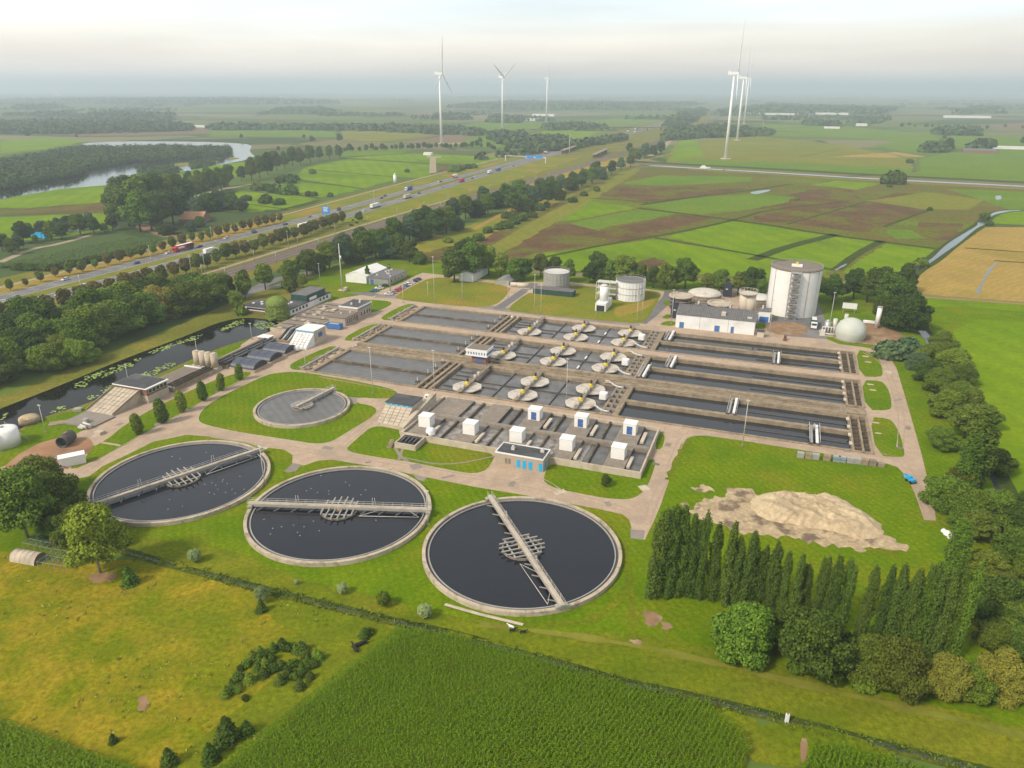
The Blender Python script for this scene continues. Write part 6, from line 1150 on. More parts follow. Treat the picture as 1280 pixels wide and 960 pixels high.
# greenhouse tunnel and cages
e = empty('greenhouse', g(12, 702), 'weathered translucent tunnel greenhouse beside netted cages', 'greenhouse', ang((12, 702), (45, 708)))
n = 12; mb = MB(); vs = []
for x in (0, 6.8): vs += [(x, 1.9-1.9*math.cos(math.pi*i/n), 2.0*math.sin(math.pi*i/n)) for i in range(n+1)]
mb.add(vs, [(i+1, i, n+1+i, n+2+i) for i in range(n)], True).build('cover', 'concrete_light', e); mb = MB()
for k in range(6):
    for i in range(n): mb.beam((k*1.36, 1.9-1.93*math.cos(math.pi*i/n), .02+2.03*math.sin(math.pi*i/n)), (k*1.36, 1.9-1.93*math.cos(math.pi*(i+1)/n), .02+2.03*math.sin(math.pi*(i+1)/n)), .07, .05)
mb.build('hoop', 'galvanised', e); MB().add([(6.75, 1.9-1.85*math.cos(math.pi*i/n), 1.95*math.sin(math.pi*i/n)) for i in range(n+1)], [tuple(range(n+1))]).build('end_sheet', 'roof_brown', e)
for k, (p, q, d, lab) in enumerate((((48, 710), (84, 716), 5.0, 'long low netted cage right of the tunnel greenhouse'), ((30, 686), (66, 694), 3.6, 'netted cage behind the tunnel greenhouse'))):
    a, b = g(*p), g(*q); ln = (b-a).length; e = empty('net_cage', a, lab, 'cage', math.atan2(b.y-a.y, b.x-a.x)); mb = MB(); m = int(ln/1.5)
    for i in range(m+1):
        for y in (0, d/2, d): mb.box(i*ln/m-.04, i*ln/m+.04, y-.04, y+.04, 0, 1.7)
        mb.beam((i*ln/m, 0, 1.7), (i*ln/m, d, 1.7), .06, .06)
    for y in (0, d/2, d): mb.beam((0, y, 1.7), (ln, y, 1.7), .06, .06)
    mb.build('frame', 'galvanised', e); mb = MB()
    for i in range(int(ln/.5)): mb.beam((i*.5, 0, 1.66), (i*.5, d, 1.66), .02, .02)
    for i in range(int(d/.5)): mb.beam((0, i*.5, 1.66), (ln, i*.5, 1.66), .02, .02)
    mb.build('net', 'green_paint', e)
e = empty('garden_wall', g(-4, 598), 'dark brick wall section at the left picture edge', 'wall', ang((0, 600), (27, 609))); MB().box(-6, 6.5, 0, .5, 0, 1.9).build('wall', 'red_brick', e); MB().box(-6.1, 6.6, -.1, .6, 1.9, 2.05).build('coping', 'concrete', e)
e = empty('garden_shed', g(2, 617), 'small pinkish garden shed under the trees at the left edge', 'shed', .3); MB().box(0, 2.4, 0, 3, 0, 1.9).build('wall', 'cream', e); MB().prism([(-.2, -.2), (2.6, -.2), (2.6, 3.2), (-.2, 3.2)], 1.9, [2.1, 2.5, 2.5, 2.1]).build('roof', 'concrete_light', e)
e = empty('water_butt', g(22, 607), 'pale green lying cylinder behind the rounded tree', 'drum', .8); MB().tube((0, 0, .8), (2.6, 0, .8), .7, 14).build('drum', 'dome_skin', e); MB().box(.3, .6, -.6, .6, 0, .3).box(2, 2.3, -.6, .6, 0, .3).build('foot', 'galvanised', e)
# ================================================================ VEHICLES
def car_proto(m):
    e = empty('parked_car', (0, 0, 0), 'x', 'car'); n = 1
    pr = [(-2.15, .45, .85), (-2.05, .35, .95), (-1.2, .3, 1.0), (1.9, .3, .98), (2.15, .45, .8)]
    MB().prism([(-2.2, -.85), (2.2, -.85), (2.2, .85), (-2.2, .85)], .32, [.78, .95, .95, .78]).build('body', m, e)
    vs = [(-1.15, -.8, .93), (2.0, -.8, .95), (2.0, .8, .95), (-1.15, .8, .93), (-.35, -.62, 1.46), (1.45, -.62, 1.46), (1.45, .62, 1.46), (-.35, .62, 1.46)]
    MB().add(vs, [(0, 1, 5, 4), (1, 2, 6, 5), (2, 3, 7, 6), (3, 0, 4, 7)]).build('window', 'glass', e); MB().box(-.35, 1.45, -.63, .63, 1.46, 1.5).build('roof', m, e)
    for x in (-1.4, 1.35):
        for y in (-.85, .67): MB().tube((x, y, .33), (x, y+.18, .33), .33, 10).build('wheel', 'tyre', e)
    remember(e); e['used'] = 0; return e
CARS = {}
for k, m in (('white', 'white_paint'), ('silver', 'silver'), ('black', 'navy'), ('blue', 'blue_door'), ('red', 'red_paint')): CARS[k] = car_proto(m)
def put(proto, loc, rz, label, name, cat, group):
    if not proto.get('used'): o = proto; del_used(o)
    else: o = copy_tree(proto)
    o.name = name; o.location = loc; o.rotation_euler = (0, 0, rz); tag(o, label, cat, group); return o
def del_used(o): o['used'] = 1
def protos_done(d):
    for k in list(d):
        e = d[k]
        if not e.get('used'):
            for c in KIDS[e_name(e)]: bpy.data.objects.remove(c)
            bpy.data.objects.remove(e)
_nm = {}
def e_name(e): return e.name
park = [(468, 364.5, 'blue', 'blue car at the left end of the near parking row'), (474, 361, 'white', 'white car parked behind the blue one at the left end'), (480, 358, 'black', 'dark car third in the rear row of the car park'), (486, 368.5, 'white', 'white car at the left of the front row by the yellow grass'), (491, 367, 'silver', 'silver car second in the front row by the yellow grass'), (495, 364.5, 'red', 'red car nearest the white ones in the front parking row'), (499, 362.5, 'red', 'second red car, in the middle of the front parking row'), (502, 360.3, 'silver', 'silver car just behind the two red ones'), (506, 358.5, 'blue', 'blue car between silver and white ones near the far end'), (510, 356.6, 'white', 'first of two white cars near the far end of the parking row'), (513.5, 354.6, 'white', 'second of two white cars near the far end of the parking row'), (518, 352.3, 'black', 'dark car next to the last one of the parking row'), (522, 350.2, 'black', 'last dark car of the parking row, farthest from the basins')]
for x, y, k, lab in park: put(CARS[k], g(x, y, .04), TH+.25, lab, 'parked_car', 'car', 'cars in the car park')
def on_lane(cc, px, py):
    u, v = UV(px, py)
    for (u0, v0), (u1, v1) in zip(cc, cc[1:]):
        if v0 <= v <= v1: t = (v-v0)/(v1-v0); return u0+(u1-u0)*t, v, TH+math.pi/2-math.atan2(u1-u0, v1-v0)
    return u, v, TH+math.pi/2
road_cars = [('f', 85, 350.5, 'white', 'white car on the far carriageway near the blue gantry, leftmost there'), ('f', 167.5, 329.5, 'blue', 'dark blue car on the far carriageway between two white ones'), ('f', 218, 317.8, 'white', 'white car just left of the red and blue lorry'), ('f', 252, 309.5, 'black', 'black car right behind the red and blue lorry'), ('f', 290, 299, 'white', 'white car alone on the far carriageway right of the lorry'),
 ('f', 319, 291.5, 'black', 'left one of two dark cars close together on the far carriageway'), ('f', 323, 290.3, 'blue', 'right one of two dark cars close together on the far carriageway'), ('f', 359, 281.5, 'black', 'dark car on the far carriageway above the white and red tanker'), ('f', 396, 272.3, 'silver', 'pale car just left of the blue sign on the far carriageway'), ('f', 429, 263.5, 'black', 'dark car right of the blue sign, far carriageway'), ('f', 433, 262.0, 'black', 'dark car following close behind another, right of the blue sign'),
 ('n', 71, 369, 'white', 'white van-like car on the near carriageway, leftmost of all'), ('n', 110, 358, 'white', 'white car on the near carriageway left of the dark small one'), ('n', 236, 324, 'black', 'small black car on the near carriageway behind the trees'), ('n', 341, 294, 'black', 'dark car on the near carriageway left of the white and red tanker'), ('f', 473, 248, 'black', 'first dark car left of the blue box lorry'), ('f', 482, 245.5, 'black', 'dark car close to the blue box lorry'), ('f', 543, 227.5, 'black', 'dark car left of the white and orange lorry'), ('f', 562, 228, 'white', 'white car below the orange lorry'), ('n', 450, 263.5, 'white', 'white car at the left of the long white lorry'), ('n', 530, 242.5, 'black', 'dark car on the near carriageway left of the magenta lorry'),
 ('n', 594, 223.8, 'black', 'dark car right of the magenta lorry'), ('n', 600, 221.5, 'white', 'white car between the magenta lorry and the blue one'), ('n', 557, 235.2, 'silver', 'silver car left below the magenta lorry'), ('f', 522, 238, 'silver', 'silver car just right of the blue box lorry'), ('n', 638, 208, 'black', 'dark car ahead of the blue gantry'), ('f', 700, 188, 'white', 'white car on the bridge past the gantry'), ('n', 735, 181.5, 'black', 'dark car past the canal bridge on the near carriageway'), ('f', 748, 177, 'silver', 'silver car far along the carriageway past the bridge'), ('n', 770, 172.5, 'white', 'white car far away near the vanishing end of the road'), ('f', 780, 168, 'black', 'dark car far away near the vanishing end of the road')]
for i, (c, x, y, k, lab) in enumerate(road_cars):
    u, v, a = on_lane(far_c if c == 'f' else near_c, x, y); u += (-2.5, 1.8)[i % 2]; put(CARS[k], W(u, v, .062), a+(0 if c == 'f' else math.pi), lab, 'car', 'car', 'cars on the motorway')
def truck(c, x, y, ln, box, cab, lab, extra=None, h=3.9, kind='truck', tank=False):
    u, v, a = on_lane(far_c if c == 'f' else near_c, x, y); e = empty(kind, W(u+(1.2 if c == 'n' else -1.5), v, .06), lab, 'truck', a+(math.pi if c == 'f' else 0), 'lorries on the motorway')
    s = ln/2
    if tank: MB().tube((-s, 0, 2.4), (s-3, 0, 2.4), 1.3, 16).build('trailer', box, e)
    else: MB().box(-s, s-2.8, -1.28, 1.28, 1.1, h).build('trailer', box, e)
    MB().prism([(s-2.4, -1.2), (s, -1.2), (s, 1.2), (s-2.4, 1.2)], .6, [3.4, 3.0, 3.0, 3.4]).build('cab', cab, e); MB().box(s-.0, s+.04, -1.05, 1.05, 1.7, 2.6).build('windscreen', 'glass', e); MB().box(-s, s-.2, -1.0, 1.0, .6, 1.0).build('chassis', 'dark_metal', e)
    for x_ in (-s+1.2, -s+2.5, -s+3.8, s-3.4, s-1.2):
        for y_ in (-1.25, .95): MB().tube((x_, y_, .5), (x_, y_+.3, .5), .5, 10).build('wheel', 'tyre', e)
    if extra: extra(e, s, h)
    return e
def pepr(e, s, h):
    MB().box(-s-.02, -s+6.5, -1.31, -1.281, 1.3, 3.6).box(-s-.02, -s+6.5, 1.281, 1.31, 1.3, 3.6).build('side_panel', 'navy', e)
    MB().box(s-8.5, s-2.9, -1.31, -1.281, 2.0, 3.1).box(s-8.5, s-2.9, 1.281, 1.31, 2.0, 3.1).build('side_mark', 'white_clad', e)
truck('f', 234, 313.2, 17, 'red_paint', 'red_paint', 'red lorry with dark blue rear panel and pale roof on the far carriageway', lambda e, s, h: (pepr(e, s, h), MB().box(-s+.1, s-2.9, -1.2, 1.2, h, h+.06).build('roof', 'white_paint', e)))
truck('n', 374, 283.8, 17, 'white_clad', 'red_paint', 'white trailer with red cab on the near carriageway left of the blue sign')
truck('n', 262, 317, 11, 'white_clad', 'white_paint', 'white van-bodied lorry half hidden by the avenue trees')
truck('n', 464, 259.2, 16, 'white_paint', 'white_paint', 'long white lorry on the near carriageway left of a single bush'); truck('n', 504, 247.5, 15, 'cream', 'white_paint', 'cream lorry on the near carriageway below the blue one')
truck('f', 509, 237.6, 14, 'blue_door', 'white_paint', 'dark blue box lorry on the far carriageway'); truck('f', 564, 222, 13, 'white_paint', 'orange_paint', 'white lorry with orange cab on the far carriageway'); truck('n', 575, 227.5, 13, 'magenta_paint', 'magenta_paint', 'magenta lorry on the near carriageway')
truck('n', 611, 216.7, 14, 'white_paint', 'white_paint', 'white lorry following the dark blue one on the near carriageway'); truck('n', 617, 213.5, 14, 'blue_door', 'navy', 'dark blue lorry ahead of the white one on the near carriageway'); truck('f', 676, 192, 16, 'white_clad', 'red_paint', 'white lorry with red cab just past the gantry'); truck('n', 703, 188.3, 15, 'white_paint', 'white_paint', 'white lorry on the canal bridge')
for i, (c, x, y) in enumerate((('f', 715, 184), ('n', 752, 177), ('f', 765, 172), ('n', 760, 175), ('f', 800, 162.5), ('n', 797, 166), ('n', 776, 171), ('f', 790, 165))):
    truck(c, x, y, 15, 'white_paint', 'white_paint', 'white lorry far along the motorway, %s towards the horizon' % ORD[i])
# gantries, road sign
def gantry(pa, pb, h, lab, signs):
    a, b = g(*pa), g(*pb); ln = (b-a).length; e = empty('sign_gantry', a, lab, 'gantry', math.atan2(b.y-a.y, b.x-a.x))
    MB().box(-.35, .35, -.5, .5, 0, h+.6).box(ln-.35, ln+.35, -.5, .5, 0, h+.6).build('post', 'white_clad', e); mb = MB()
    for z in (h-.5, h+.5):
        for y in (-.45, .45): mb.beam((0, y, z), (ln, y, z), .18, .18)
    k = int(ln/1.5)
    for i in range(k):
        for y in (-.45, .45): mb.beam((i*ln/k, y, h-.5 if i % 2 else h+.5), ((i+1)*ln/k, y, h+.5 if i % 2 else h-.5), .1, .1)
    mb.build('truss', 'white_clad', e)
    for x0, x1, z0, z1 in signs:
        s = MB().box(ln*x0, ln*x1, -.75, -.6, z0, z1).build('sign', 'sign_blue', e); MB().box(ln*x0+.5, ln*x0+2.5, -.78, -.751, z0+.5, z0+1.0).box(ln*x0+.5, ln*x0+3.0, -.78, -.751, z0+1.4, z0+1.8).build('lettering', 'white_paint', s)
    return e
gantry((-14, 396), (29, 389), 6.5, 'white truss gantry with blue sign at the left picture edge', [(.12, .42, 5.2, 8.4)])
gantry((632, 201), (682, 204), 7.5, 'white gantry with two blue signs far down the motorway', [(.50, .70, 6, 10), (.72, .92, 6, 10)])
u, v, a = on_lane(far_c, 417, 268); e = empty('road_sign', W(-197.5, UV(417, 272)[1], 0), 'big blue square direction sign between the carriageways', 'sign', TH); MB().box(-3.6, 3.6, -.15, .15, 3.0, 8.8).build('panel', 'sign_blue', e); MB().box(-2.6, -2.3, .15, .5, 0, 8.4).box(2.3, 2.6, .15, .5, 0, 8.4).build('post', 'galvanised', e); MB().box(-2.4, 2.6, -.19, -.151, 7.4, 7.9).box(-2.4, 1.2, -.19, -.151, 6.2, 6.8).box(-2.4, 1.8, -.19, -.151, 4.8, 5.4).build('lettering', 'white_paint', e)
# bridges over the river
for (px, py, ln, lab) in ((706, 189.5, 95, 'motorway bridge over the canal, white line of railing above dark piers'), (745, 194, 110, 'railway bridge over the canal with dark piers')):
    u, v = UV(px, py); c_ = near_c if px < 720 else rail_c; e = empty('bridge', W(u+7, v, 0), lab, 'bridge', TH+math.pi/2+.07); mb = MB()
    for k in range(8): mb.box(-ln/2+k*ln/7-1, -ln/2+k*ln/7+1, -2, 2, -.5, 5.0)
    mb.build('pier', 'concrete_dark', e); MB().box(-ln/2-4, ln/2+4, -3.5, 3, 5.0, 6.4).build('deck', 'concrete', e); mb = MB(); wave_railing(mb, -ln/2, -3.4, ln/2, -3.4, 6.4, 1.1, 6, .08); mb.build('railing', 'galv_light', e)
u, v = UV(797, 163.2); e = empty('overpass', W(u, v, 0), 'distant road overpass crossing the motorway', 'bridge', TH+.25); MB().box(-180, 240, -5, 5, 6.5, 8.5).build('deck', 'concrete_dark', e); mb = MB()
for x in (-60, -25, 0, 25, 60): mb.box(x-1.5, x+1.5, -4, 4, -.2, 6.5)
mb.build('pier', 'concrete_dark', e); MB().prism([(-340, -5), (-180, -5), (-180, 5), (-340, 5)], -.2, [.1, 6.5, 6.5, .1]).prism([(240, -5), (420, -5), (420, 5), (240, 5)], -.2, [6.5, .1, .1, 6.5]).build('ramp', 'verge', e)
# catenary masts, motorway lamps
cp = empty('catenary_mast', (0, 0, 0), 'x', 'mast'); MB().cyl(0, 0, 0, 7.2, .17, .12, 8).build('post', 'galvanised', cp); MB().beam((0, 0, 6.6), (3.2, 0, 6.9), .1, .1).beam((0, 0, 5.6), (3.0, 0, 6.6), .07, .07).build('arm', 'galvanised', cp); remember(cp); f0 = True
for i in range(16):
    for s in (-1, 1):
        v = -30+i*46
        u = np.interp(v, [c[1] for c in rail_c], [c[0] for c in rail_c])+s*8.2; o = cp if f0 else copy_tree(cp); f0 = False; o.location = W(u, v, 0); o.rotation_euler.z = TH+(math.pi if s > 0 else 0)
        tag(o, '%s overhead line mast %s the tracks counted from the left' % (ordn(i), 'beyond' if s < 0 else 'in front of'), 'mast', 'overhead line masts along the railway')
for i, (px, py) in enumerate(((190, 332), (104, 373), (266, 306), (240, 345), (257, 342), (361, 312), (440+28, 256), (680, 195))):
    u, v = UV(px, py); pole(u, v, 12, '%s slim grey road lamp beside the motorway, counted by distance' % ORD[i], name='street_lamp')
# ---------------------------------------------------------------- wind turbines
def turbine(base, hub_h, Lb, yaw, phase, lab, r0=2.6):
    e = empty('wind_turbine', base, lab, 'wind turbine', yaw, 'white wind turbines in the fields'); MB().cyl(0, 0, 0, hub_h-1.8, r0, r0*.5, 24).build('tower', 'blade_white', e); MB().cyl(0, 0, 0, .8, r0*3.2, r0*3.0, 24).build('base', 'concrete_light', e)
    MB().prism([(-9, -2), (4, -2), (4, 2), (-9, 2)], hub_h-2, [hub_h+2.4, hub_h+2, hub_h+2, hub_h+2.4]).box(-8.5, -6.5, -1.4, 1.4, hub_h+2.4, hub_h+4.4).build('nacelle', 'blade_white', e)
    hb = MB(); hb.tube((4, 0, hub_h), (7.4, 0, hub_h), 2.0, 14, .9); h_ = hb.build('hub', 'blade_white', e)
    for k in range(3):
        a = phase+k*2*math.pi/3; n = 14; vs = []; m = 8
        for j in range(n+1):
            t = j/n; rr = 1.2+t*(Lb-1.2); ch = (1.3+2.4*math.sin(math.pi*min(1, t*2.2+.12)) if t < .4 else 3.6*(1-(t-.4)/.6)**.85*.92+.35); ch *= 1.25; th_ = ch*(.75 if t < .05 else .42)*(1-t*.3); tw = .5*(1-t)
            bend = -2.0*t*t
            for q in range(m):
                b_ = 2*math.pi*q/m; cx_, cz_ = ch*.5*math.cos(b_)-(ch*.12 if t > .05 else 0), th_*.5*math.sin(b_); x_ = cz_*math.cos(tw)+cx_*math.sin(tw)*.6; y_ = cx_*math.cos(tw)
                vs.append((5.6+x_-bend, y_*math.cos(a)+rr*math.sin(a), hub_h+rr*math.cos(a)-y_*math.sin(a)))
        fs = [(j*m+q, j*m+(q+1) % m, (j+1)*m+(q+1) % m, (j+1)*m+q) for j in range(n) for q in range(m)]+[tuple(range(m))[::-1], tuple(n*m+q for q in range(m))]
        MB().add(vs, fs, True).build('blade', 'blade_white', e)
turbine(g(552, 179.8), 126, 66, rad(-13), .04, 'largest wind turbine of the left trio, nearest the motorway bend')
turbine(g(628, 165), 126, 62, rad(-30), 1.02, 'middle wind turbine of the left trio, two blades pointing up'); turbine(g(683, 153.3), 130, 66, rad(-8), .07, 'smallest and farthest wind turbine of the left trio')
turbine(g(906.8, 198.6), 122, 80, rad(-16), .04, 'tallest and nearest wind turbine on the right'); turbine(g(921.3, 175.4), 122, 80, rad(-16), .03, 'second wind turbine on the right, just behind the tallest'); turbine(g(930, 154.5), 131, 92, rad(-16), .10, 'third wind turbine on the right, farthest of that row')
for i, (px, h) in enumerate(((989, 150), (995, 140), (1001, 150), (228, 120), (250, 120), (289, 130))):
    py = 121+(i % 2)*.5; turbine(g(px, py), h, 60, rad(40+30*i), .3*i, ('%s tiny turbine from the left near the right horizon' % ORD[i]) if i < 3 else ('%s tiny turbine from the left near the left horizon' % ORD[i-3]))
# ================================================================ VEGETATION
# avenue of trees along the motorway: two rows of individual trees
far_px = [(13.5, 363.5), (33, 358), (51.5, 352.6), (70, 346.5), (87.3, 343.5), (103.3, 340), (119.5, 335.5), (135, 332), (149.5, 328), (164, 324), (177.5, 321.5), (192, 317.8), (204, 314), (216.5, 311), (228.5, 307), (241, 302.5), (252.5, 302), (263, 299.5), (273.5, 296.5), (284, 292.5), (294.5, 291.5), (304, 287.5), (313.5, 286.5), (323, 284), (332.5, 282), (341.5, 280), (350.5, 277.5)]
near_px = [(0, 405), (19, 406), (43, 397.5), (61.5, 395), (82.5, 387), (101.5, 380), (121, 376), (139, 369), (156.5, 363.5), (172, 360), (186.5, 355.5), (203, 351), (218.5, 346), (233, 342.5), (247, 338), (259.5, 335), (271.5, 330), (283.5, 325), (295, 322), (307.5, 319), (318.5, 316), (330, 312), (340.5, 307.5), (350, 305), (358.5, 302), (369, 299), (380, 296.5), (388, 293), (395, 290), (404, 286.5), (412.5, 284.5), (420, 281.5), (428, 279)]
for row, pts in (('far', far_px), ('near', near_px)):
    for i, (x, y) in enumerate(pts):
        h = (.80 if row == 'far' else 1.02)*random.uniform(.86, 1.12)*(1 if not (row == 'far' and i in (1, 6)) else .72)
        if row == 'far' and i < 5: h *= .86
        tree('avenue%d' % (i % 3), g(x, y), h*(1.0 if row == 'far' else .97), '%s egg-shaped avenue tree from the left, %s' % (ordn(i), 'row beyond the motorway' if row == 'far' else 'row between motorway and railway'), group='avenue trees %s the motorway' % ('beyond' if row == 'far' else 'in front of'), m=random.choice(['leaf_rust', 'leaf_olive', 'leaf_rust']) if row == 'near' or i > 12 else random.choice(['leaf_rust', 'leaf_mid', 'leaf_olive']), wide=random.uniform(1.15, 1.42), name='avenue_tree')
for i, (x, y, s) in enumerate(((439, 282.5, .55), (449, 277, .9), (446, 279, .5), (441, 276, .4))): tree('shrub%d' % (i % 2) if s < .6 else 'round0', g(x, y), s*(1.6 if s < .6 else .9), '%s dark bush at the right end of the avenue rows' % ORD[i], 'bush', m='leaf_dark', name='bush')
# lombardy poplars in front of the lawn: the tops fix where they stand
pops = [(825, 636, 21.5), (843, 636, 21.5), (857, 641, 20.5), (872, 647, 19.5), (883, 647, 20), (899, 655, 18.5), (917, 655, 19.5), (929, 672, 16.5), (944, 671, 17.5), (957, 686, 15), (973, 685, 16), (987, 691, 15.5), (1004, 692, 16), (1016, 707, 13), (1032, 699, 15.5), (1049, 700, 16.5), (1068, 703, 16.5), (1095, 708, 17), (1116, 706, 18), (1133, 708, 18.5), (1150, 715, 18), (1167, 713, 19), (1183, 712, 19.5), (1197, 714, 19.5), (1210, 716, 19.5), (1222, 708, 21)]
for i, (x, y, h) in enumerate(pops):
    p = g(x, y, h); p.z = 0
    tp = tree('poplar%d' % (i*5 % 6), p, h/19.6*random.uniform(.97, 1.03), '%s slender dark poplar from the left in the row before the sand heap' % ordn(i), group='lombardy poplars in a row', m='leaf_poplar' if i < 17 else random.choice(['leaf_poplar', 'leaf_mid', 'leaf_mid']), wide=random.uniform(.62, .76)*(18/h)**.5*(1.35 if i == 0 else 1)*random.uniform(.86, 1.16), name='poplar_tree'); tp.rotation_euler.x = random.gauss(0, .018); tp.rotation_euler.y = random.gauss(0, .018)
def trees(lst, group, base_lab, name='tree', cat='tree', kw=1.0, hk=1.0):
    for i, t in enumerate(lst):
        x, y, w_px, kind, m = t[:5]; w_px = w_px*kw; lab = t[5] if len(t) > 5 else base_lab % ordn(i); hr = (t[6] if len(t) > 6 else 1.0)*hk
        p = g(x, y); d = math.sqrt(p.x**2+p.y**2+H*H); wid = w_px*d/F; s = wid/{'round': 8.0, 'bushy': 10.4, 'avenue': 4.8, 'birch': 7.3, 'willow': 8.0, 'shrub': 3.4, 'conifer': 2.3, 'column': 3.0, 'pollard': 3.3}[kind.rstrip('0123')]
        tree(kind, p, s*hr, lab, cat, group, m, 1/hr, name)
K = lambda i: 'bushy%d' % (i % 3)
# front bushes below the poplars (base pixel, crown width in pixels)
trees([(932, 818, 72, 'bushy0', 'leaf_mid', 'big round green tree below the left poplars'), (1010, 834, 80, 'bushy1', 'leaf_dark', 'big dark bluish-green tree right of the round one below the poplars'), (972, 800, 40, 'bushy2', 'leaf_dark', 'dark bush wedged between the two big trees below the poplars'), (1046, 838, 34, 'bushy1', 'leaf_yellow', 'small yellow-green tree right of the biggest dark one'), (1086, 846, 56, 'bushy0', 'leaf_olive', 'olive round tree below the gap in the poplars'), (1118, 862, 64, 'bushy2', 'leaf_olive', 'brownish-green tree with ragged lower branches'), (1178, 866, 46, 'bushy1', 'leaf_yellow', 'bright yellow-green maple at the strip edge'), (1210, 868, 38, 'bushy0', 'leaf_mid', 'mid green tree right of the yellow-green maple'), (1252, 868, 48, 'bushy2', 'leaf_yellow', 'yellowish-brown round tree near the right edge'), (1278, 850, 40, 'bushy1', 'leaf_dark', 'dark tree cut by the right edge below the yellowish one'), (1150, 850, 34, 'bushy2', 'leaf_mid', 'mid green tree between ragged tree and yellow maple'), (1000, 836, 30, 'shrub0', 'leaf_mid', 'low shrub under the biggest dark tree'), (1078, 858, 26, 'shrub1', 'leaf_mid', 'low shrub under the olive tree'), (1232, 872, 26, 'shrub0', 'leaf_dark', 'low shrub left of the yellowish-brown tree'), (903, 796, 30, 'shrub1', 'leaf_mid', 'low shrub at the left foot of the round green tree')], 'trees along the strip below the poplars', '')
# right belt
trees([(1182, 634, 60, 'bushy0', 'leaf_mid', 'broad green tree right of the road end, upper one'), (1201, 616, 40, 'round1', 'leaf_olive'), (1212, 655, 66, 'bushy1', 'leaf_mid', 'broad dark tree below the blue tractor'), (1206, 662, 48, 'bushy2', 'leaf_mid'), (1241, 646, 52, 'bushy0', 'leaf_mid'), (1240, 590, 46, 'bushy1', 'leaf_mid'), (1216, 676, 44, 'round2', 'leaf_olive'), (1274, 664, 46, 'bushy2', 'leaf_dark'), (1292, 640, 44, 'bushy1', 'leaf_dark'), (1272, 700, 60, 'bushy0', 'leaf_mid'), (1224, 536, 44, 'bushy2', 'leaf_olive'), (1176, 560, 40, 'bushy1', 'leaf_mid', 'round bright green tree at the bend of the belt'),
 (1204, 548, 48, 'round1', 'leaf_olive'), (1184, 520, 50, 'bushy0', 'leaf_light'), (1200, 505, 40, 'bushy1', 'leaf_light'), (1174, 492, 44, 'bushy2', 'leaf_mid'), (1200, 480, 38, 'bushy0', 'leaf_mid'), (1188, 466, 46, 'bushy1', 'leaf_light', 'light green tree near the top of the right belt'), (1161, 478, 40, 'bushy2', 'leaf_dark'), (1146, 462, 34, 'bushy0', 'leaf_blue'), (1164, 455, 40, 'bushy1', 'leaf_olive'), (1176, 440, 34, 'bushy2', 'leaf_olive'), (1214, 516, 34, 'round3', 'leaf_olive'),
 (1236, 770, 72, 'bushy2', 'leaf_dark', 'very dark round tree right of the last poplar'), (1262, 786, 56, 'bushy0', 'leaf_olive'), (1278, 760, 50, 'bushy1', 'leaf_mid'), (1240, 812, 50, 'bushy1', 'leaf_mid'), (1272, 822, 54, 'bushy0', 'leaf_dark'), (1226, 730, 50, 'round0', 'leaf_olive'), (1292, 800, 50, 'bushy2', 'leaf_mid'), (1290, 730, 54, 'bushy2', 'leaf_mid'), (1250, 740, 44, 'bushy1', 'leaf_olive')], 'trees of the belt along the right edge of the plant', '%s tree of the dense belt on the right, counted downwards from the top', kw=.8, hk=.82)
for (x, y, h, w_, lab) in ((1238, 517, 22, 1.7, 'tall dark poplar rising above the right belt'), (1222, 545, 17, 1.7, 'shorter poplar left beside the tall dark one'), (1207, 652, 15, 1.5, 'broad upright poplar behind the whitish bale')): p = g(x, y, h); p.z = 0; tree('poplar1', p, h/19.6, lab, m='leaf_mid', wide=w_, name='poplar_tree')
# shrubs by the gas dome road
trees([(1112, 447, 34, 'shrub0', 'leaf_blue', 'low blue-green shrub at the road corner by the gas dome'), (1135, 443, 30, 'shrub1', 'leaf_blue', 'second low shrub right of the road corner')], 'shrubs by the gas dome', '')
# tree row behind the plant
trees([(568, 352, 34, 'round0', 'leaf_dark'), (590, 348, 36, 'round1', 'leaf_mid'), (611, 343, 28, 'round2', 'leaf_light'), (626, 348, 26, 'round3', 'leaf_light'), (643, 351, 24, 'round0', 'leaf_mid'), (655, 350, 22, 'round1', 'leaf_dark'), (578, 338, 30, 'round2', 'leaf_dark'), (676, 346, 24, 'round3', 'leaf_olive'), (693, 344, 20, 'round0', 'leaf_olive'), (711, 352, 22, 'round2', 'leaf_mid'), (737, 354, 20, 'round1', 'leaf_dark'), (749, 352, 30, 'round0', 'leaf_dark'), (763, 354, 24, 'round3', 'leaf_mid'), (780, 356, 30, 'round1', 'leaf_light'), (800, 358, 22, 'round2', 'leaf_dark'), (816, 360, 22, 'round3', 'leaf_dark'), (833, 362, 26, 'round0', 'leaf_mid'), (856, 361, 30, 'round1', 'leaf_mid'), (842, 360, 20, 'round2', 'leaf_mid'), (884, 366, 20, 'round3', 'leaf_olive'), (898, 367, 24, 'round0', 'leaf_olive'), (922, 368, 22, 'round2', 'leaf_olive'), (938, 370, 28, 'round1', 'leaf_dark'), (950, 372, 20, 'round0', 'leaf_mid'),
 (1022, 374, 22, 'round1', 'leaf_dark'), (1040, 378, 26, 'round2', 'leaf_dark'), (1066, 374, 28, 'round0', 'leaf_dark'), (1083, 378, 26, 'round3', 'leaf_dark'), (1098, 382, 34, 'round1', 'leaf_dark'), (1112, 390, 36, 'round0', 'leaf_dark'), (1128, 388, 34, 'bushy0', 'leaf_dark'), (1130, 414, 46, 'bushy1', 'leaf_dark'), (1108, 404, 30, 'bushy2', 'leaf_dark'), (1130, 366, 26, 'round2', 'leaf_dark')], 'row of trees behind the plant', '%s tree from the left in the row behind the tanks')
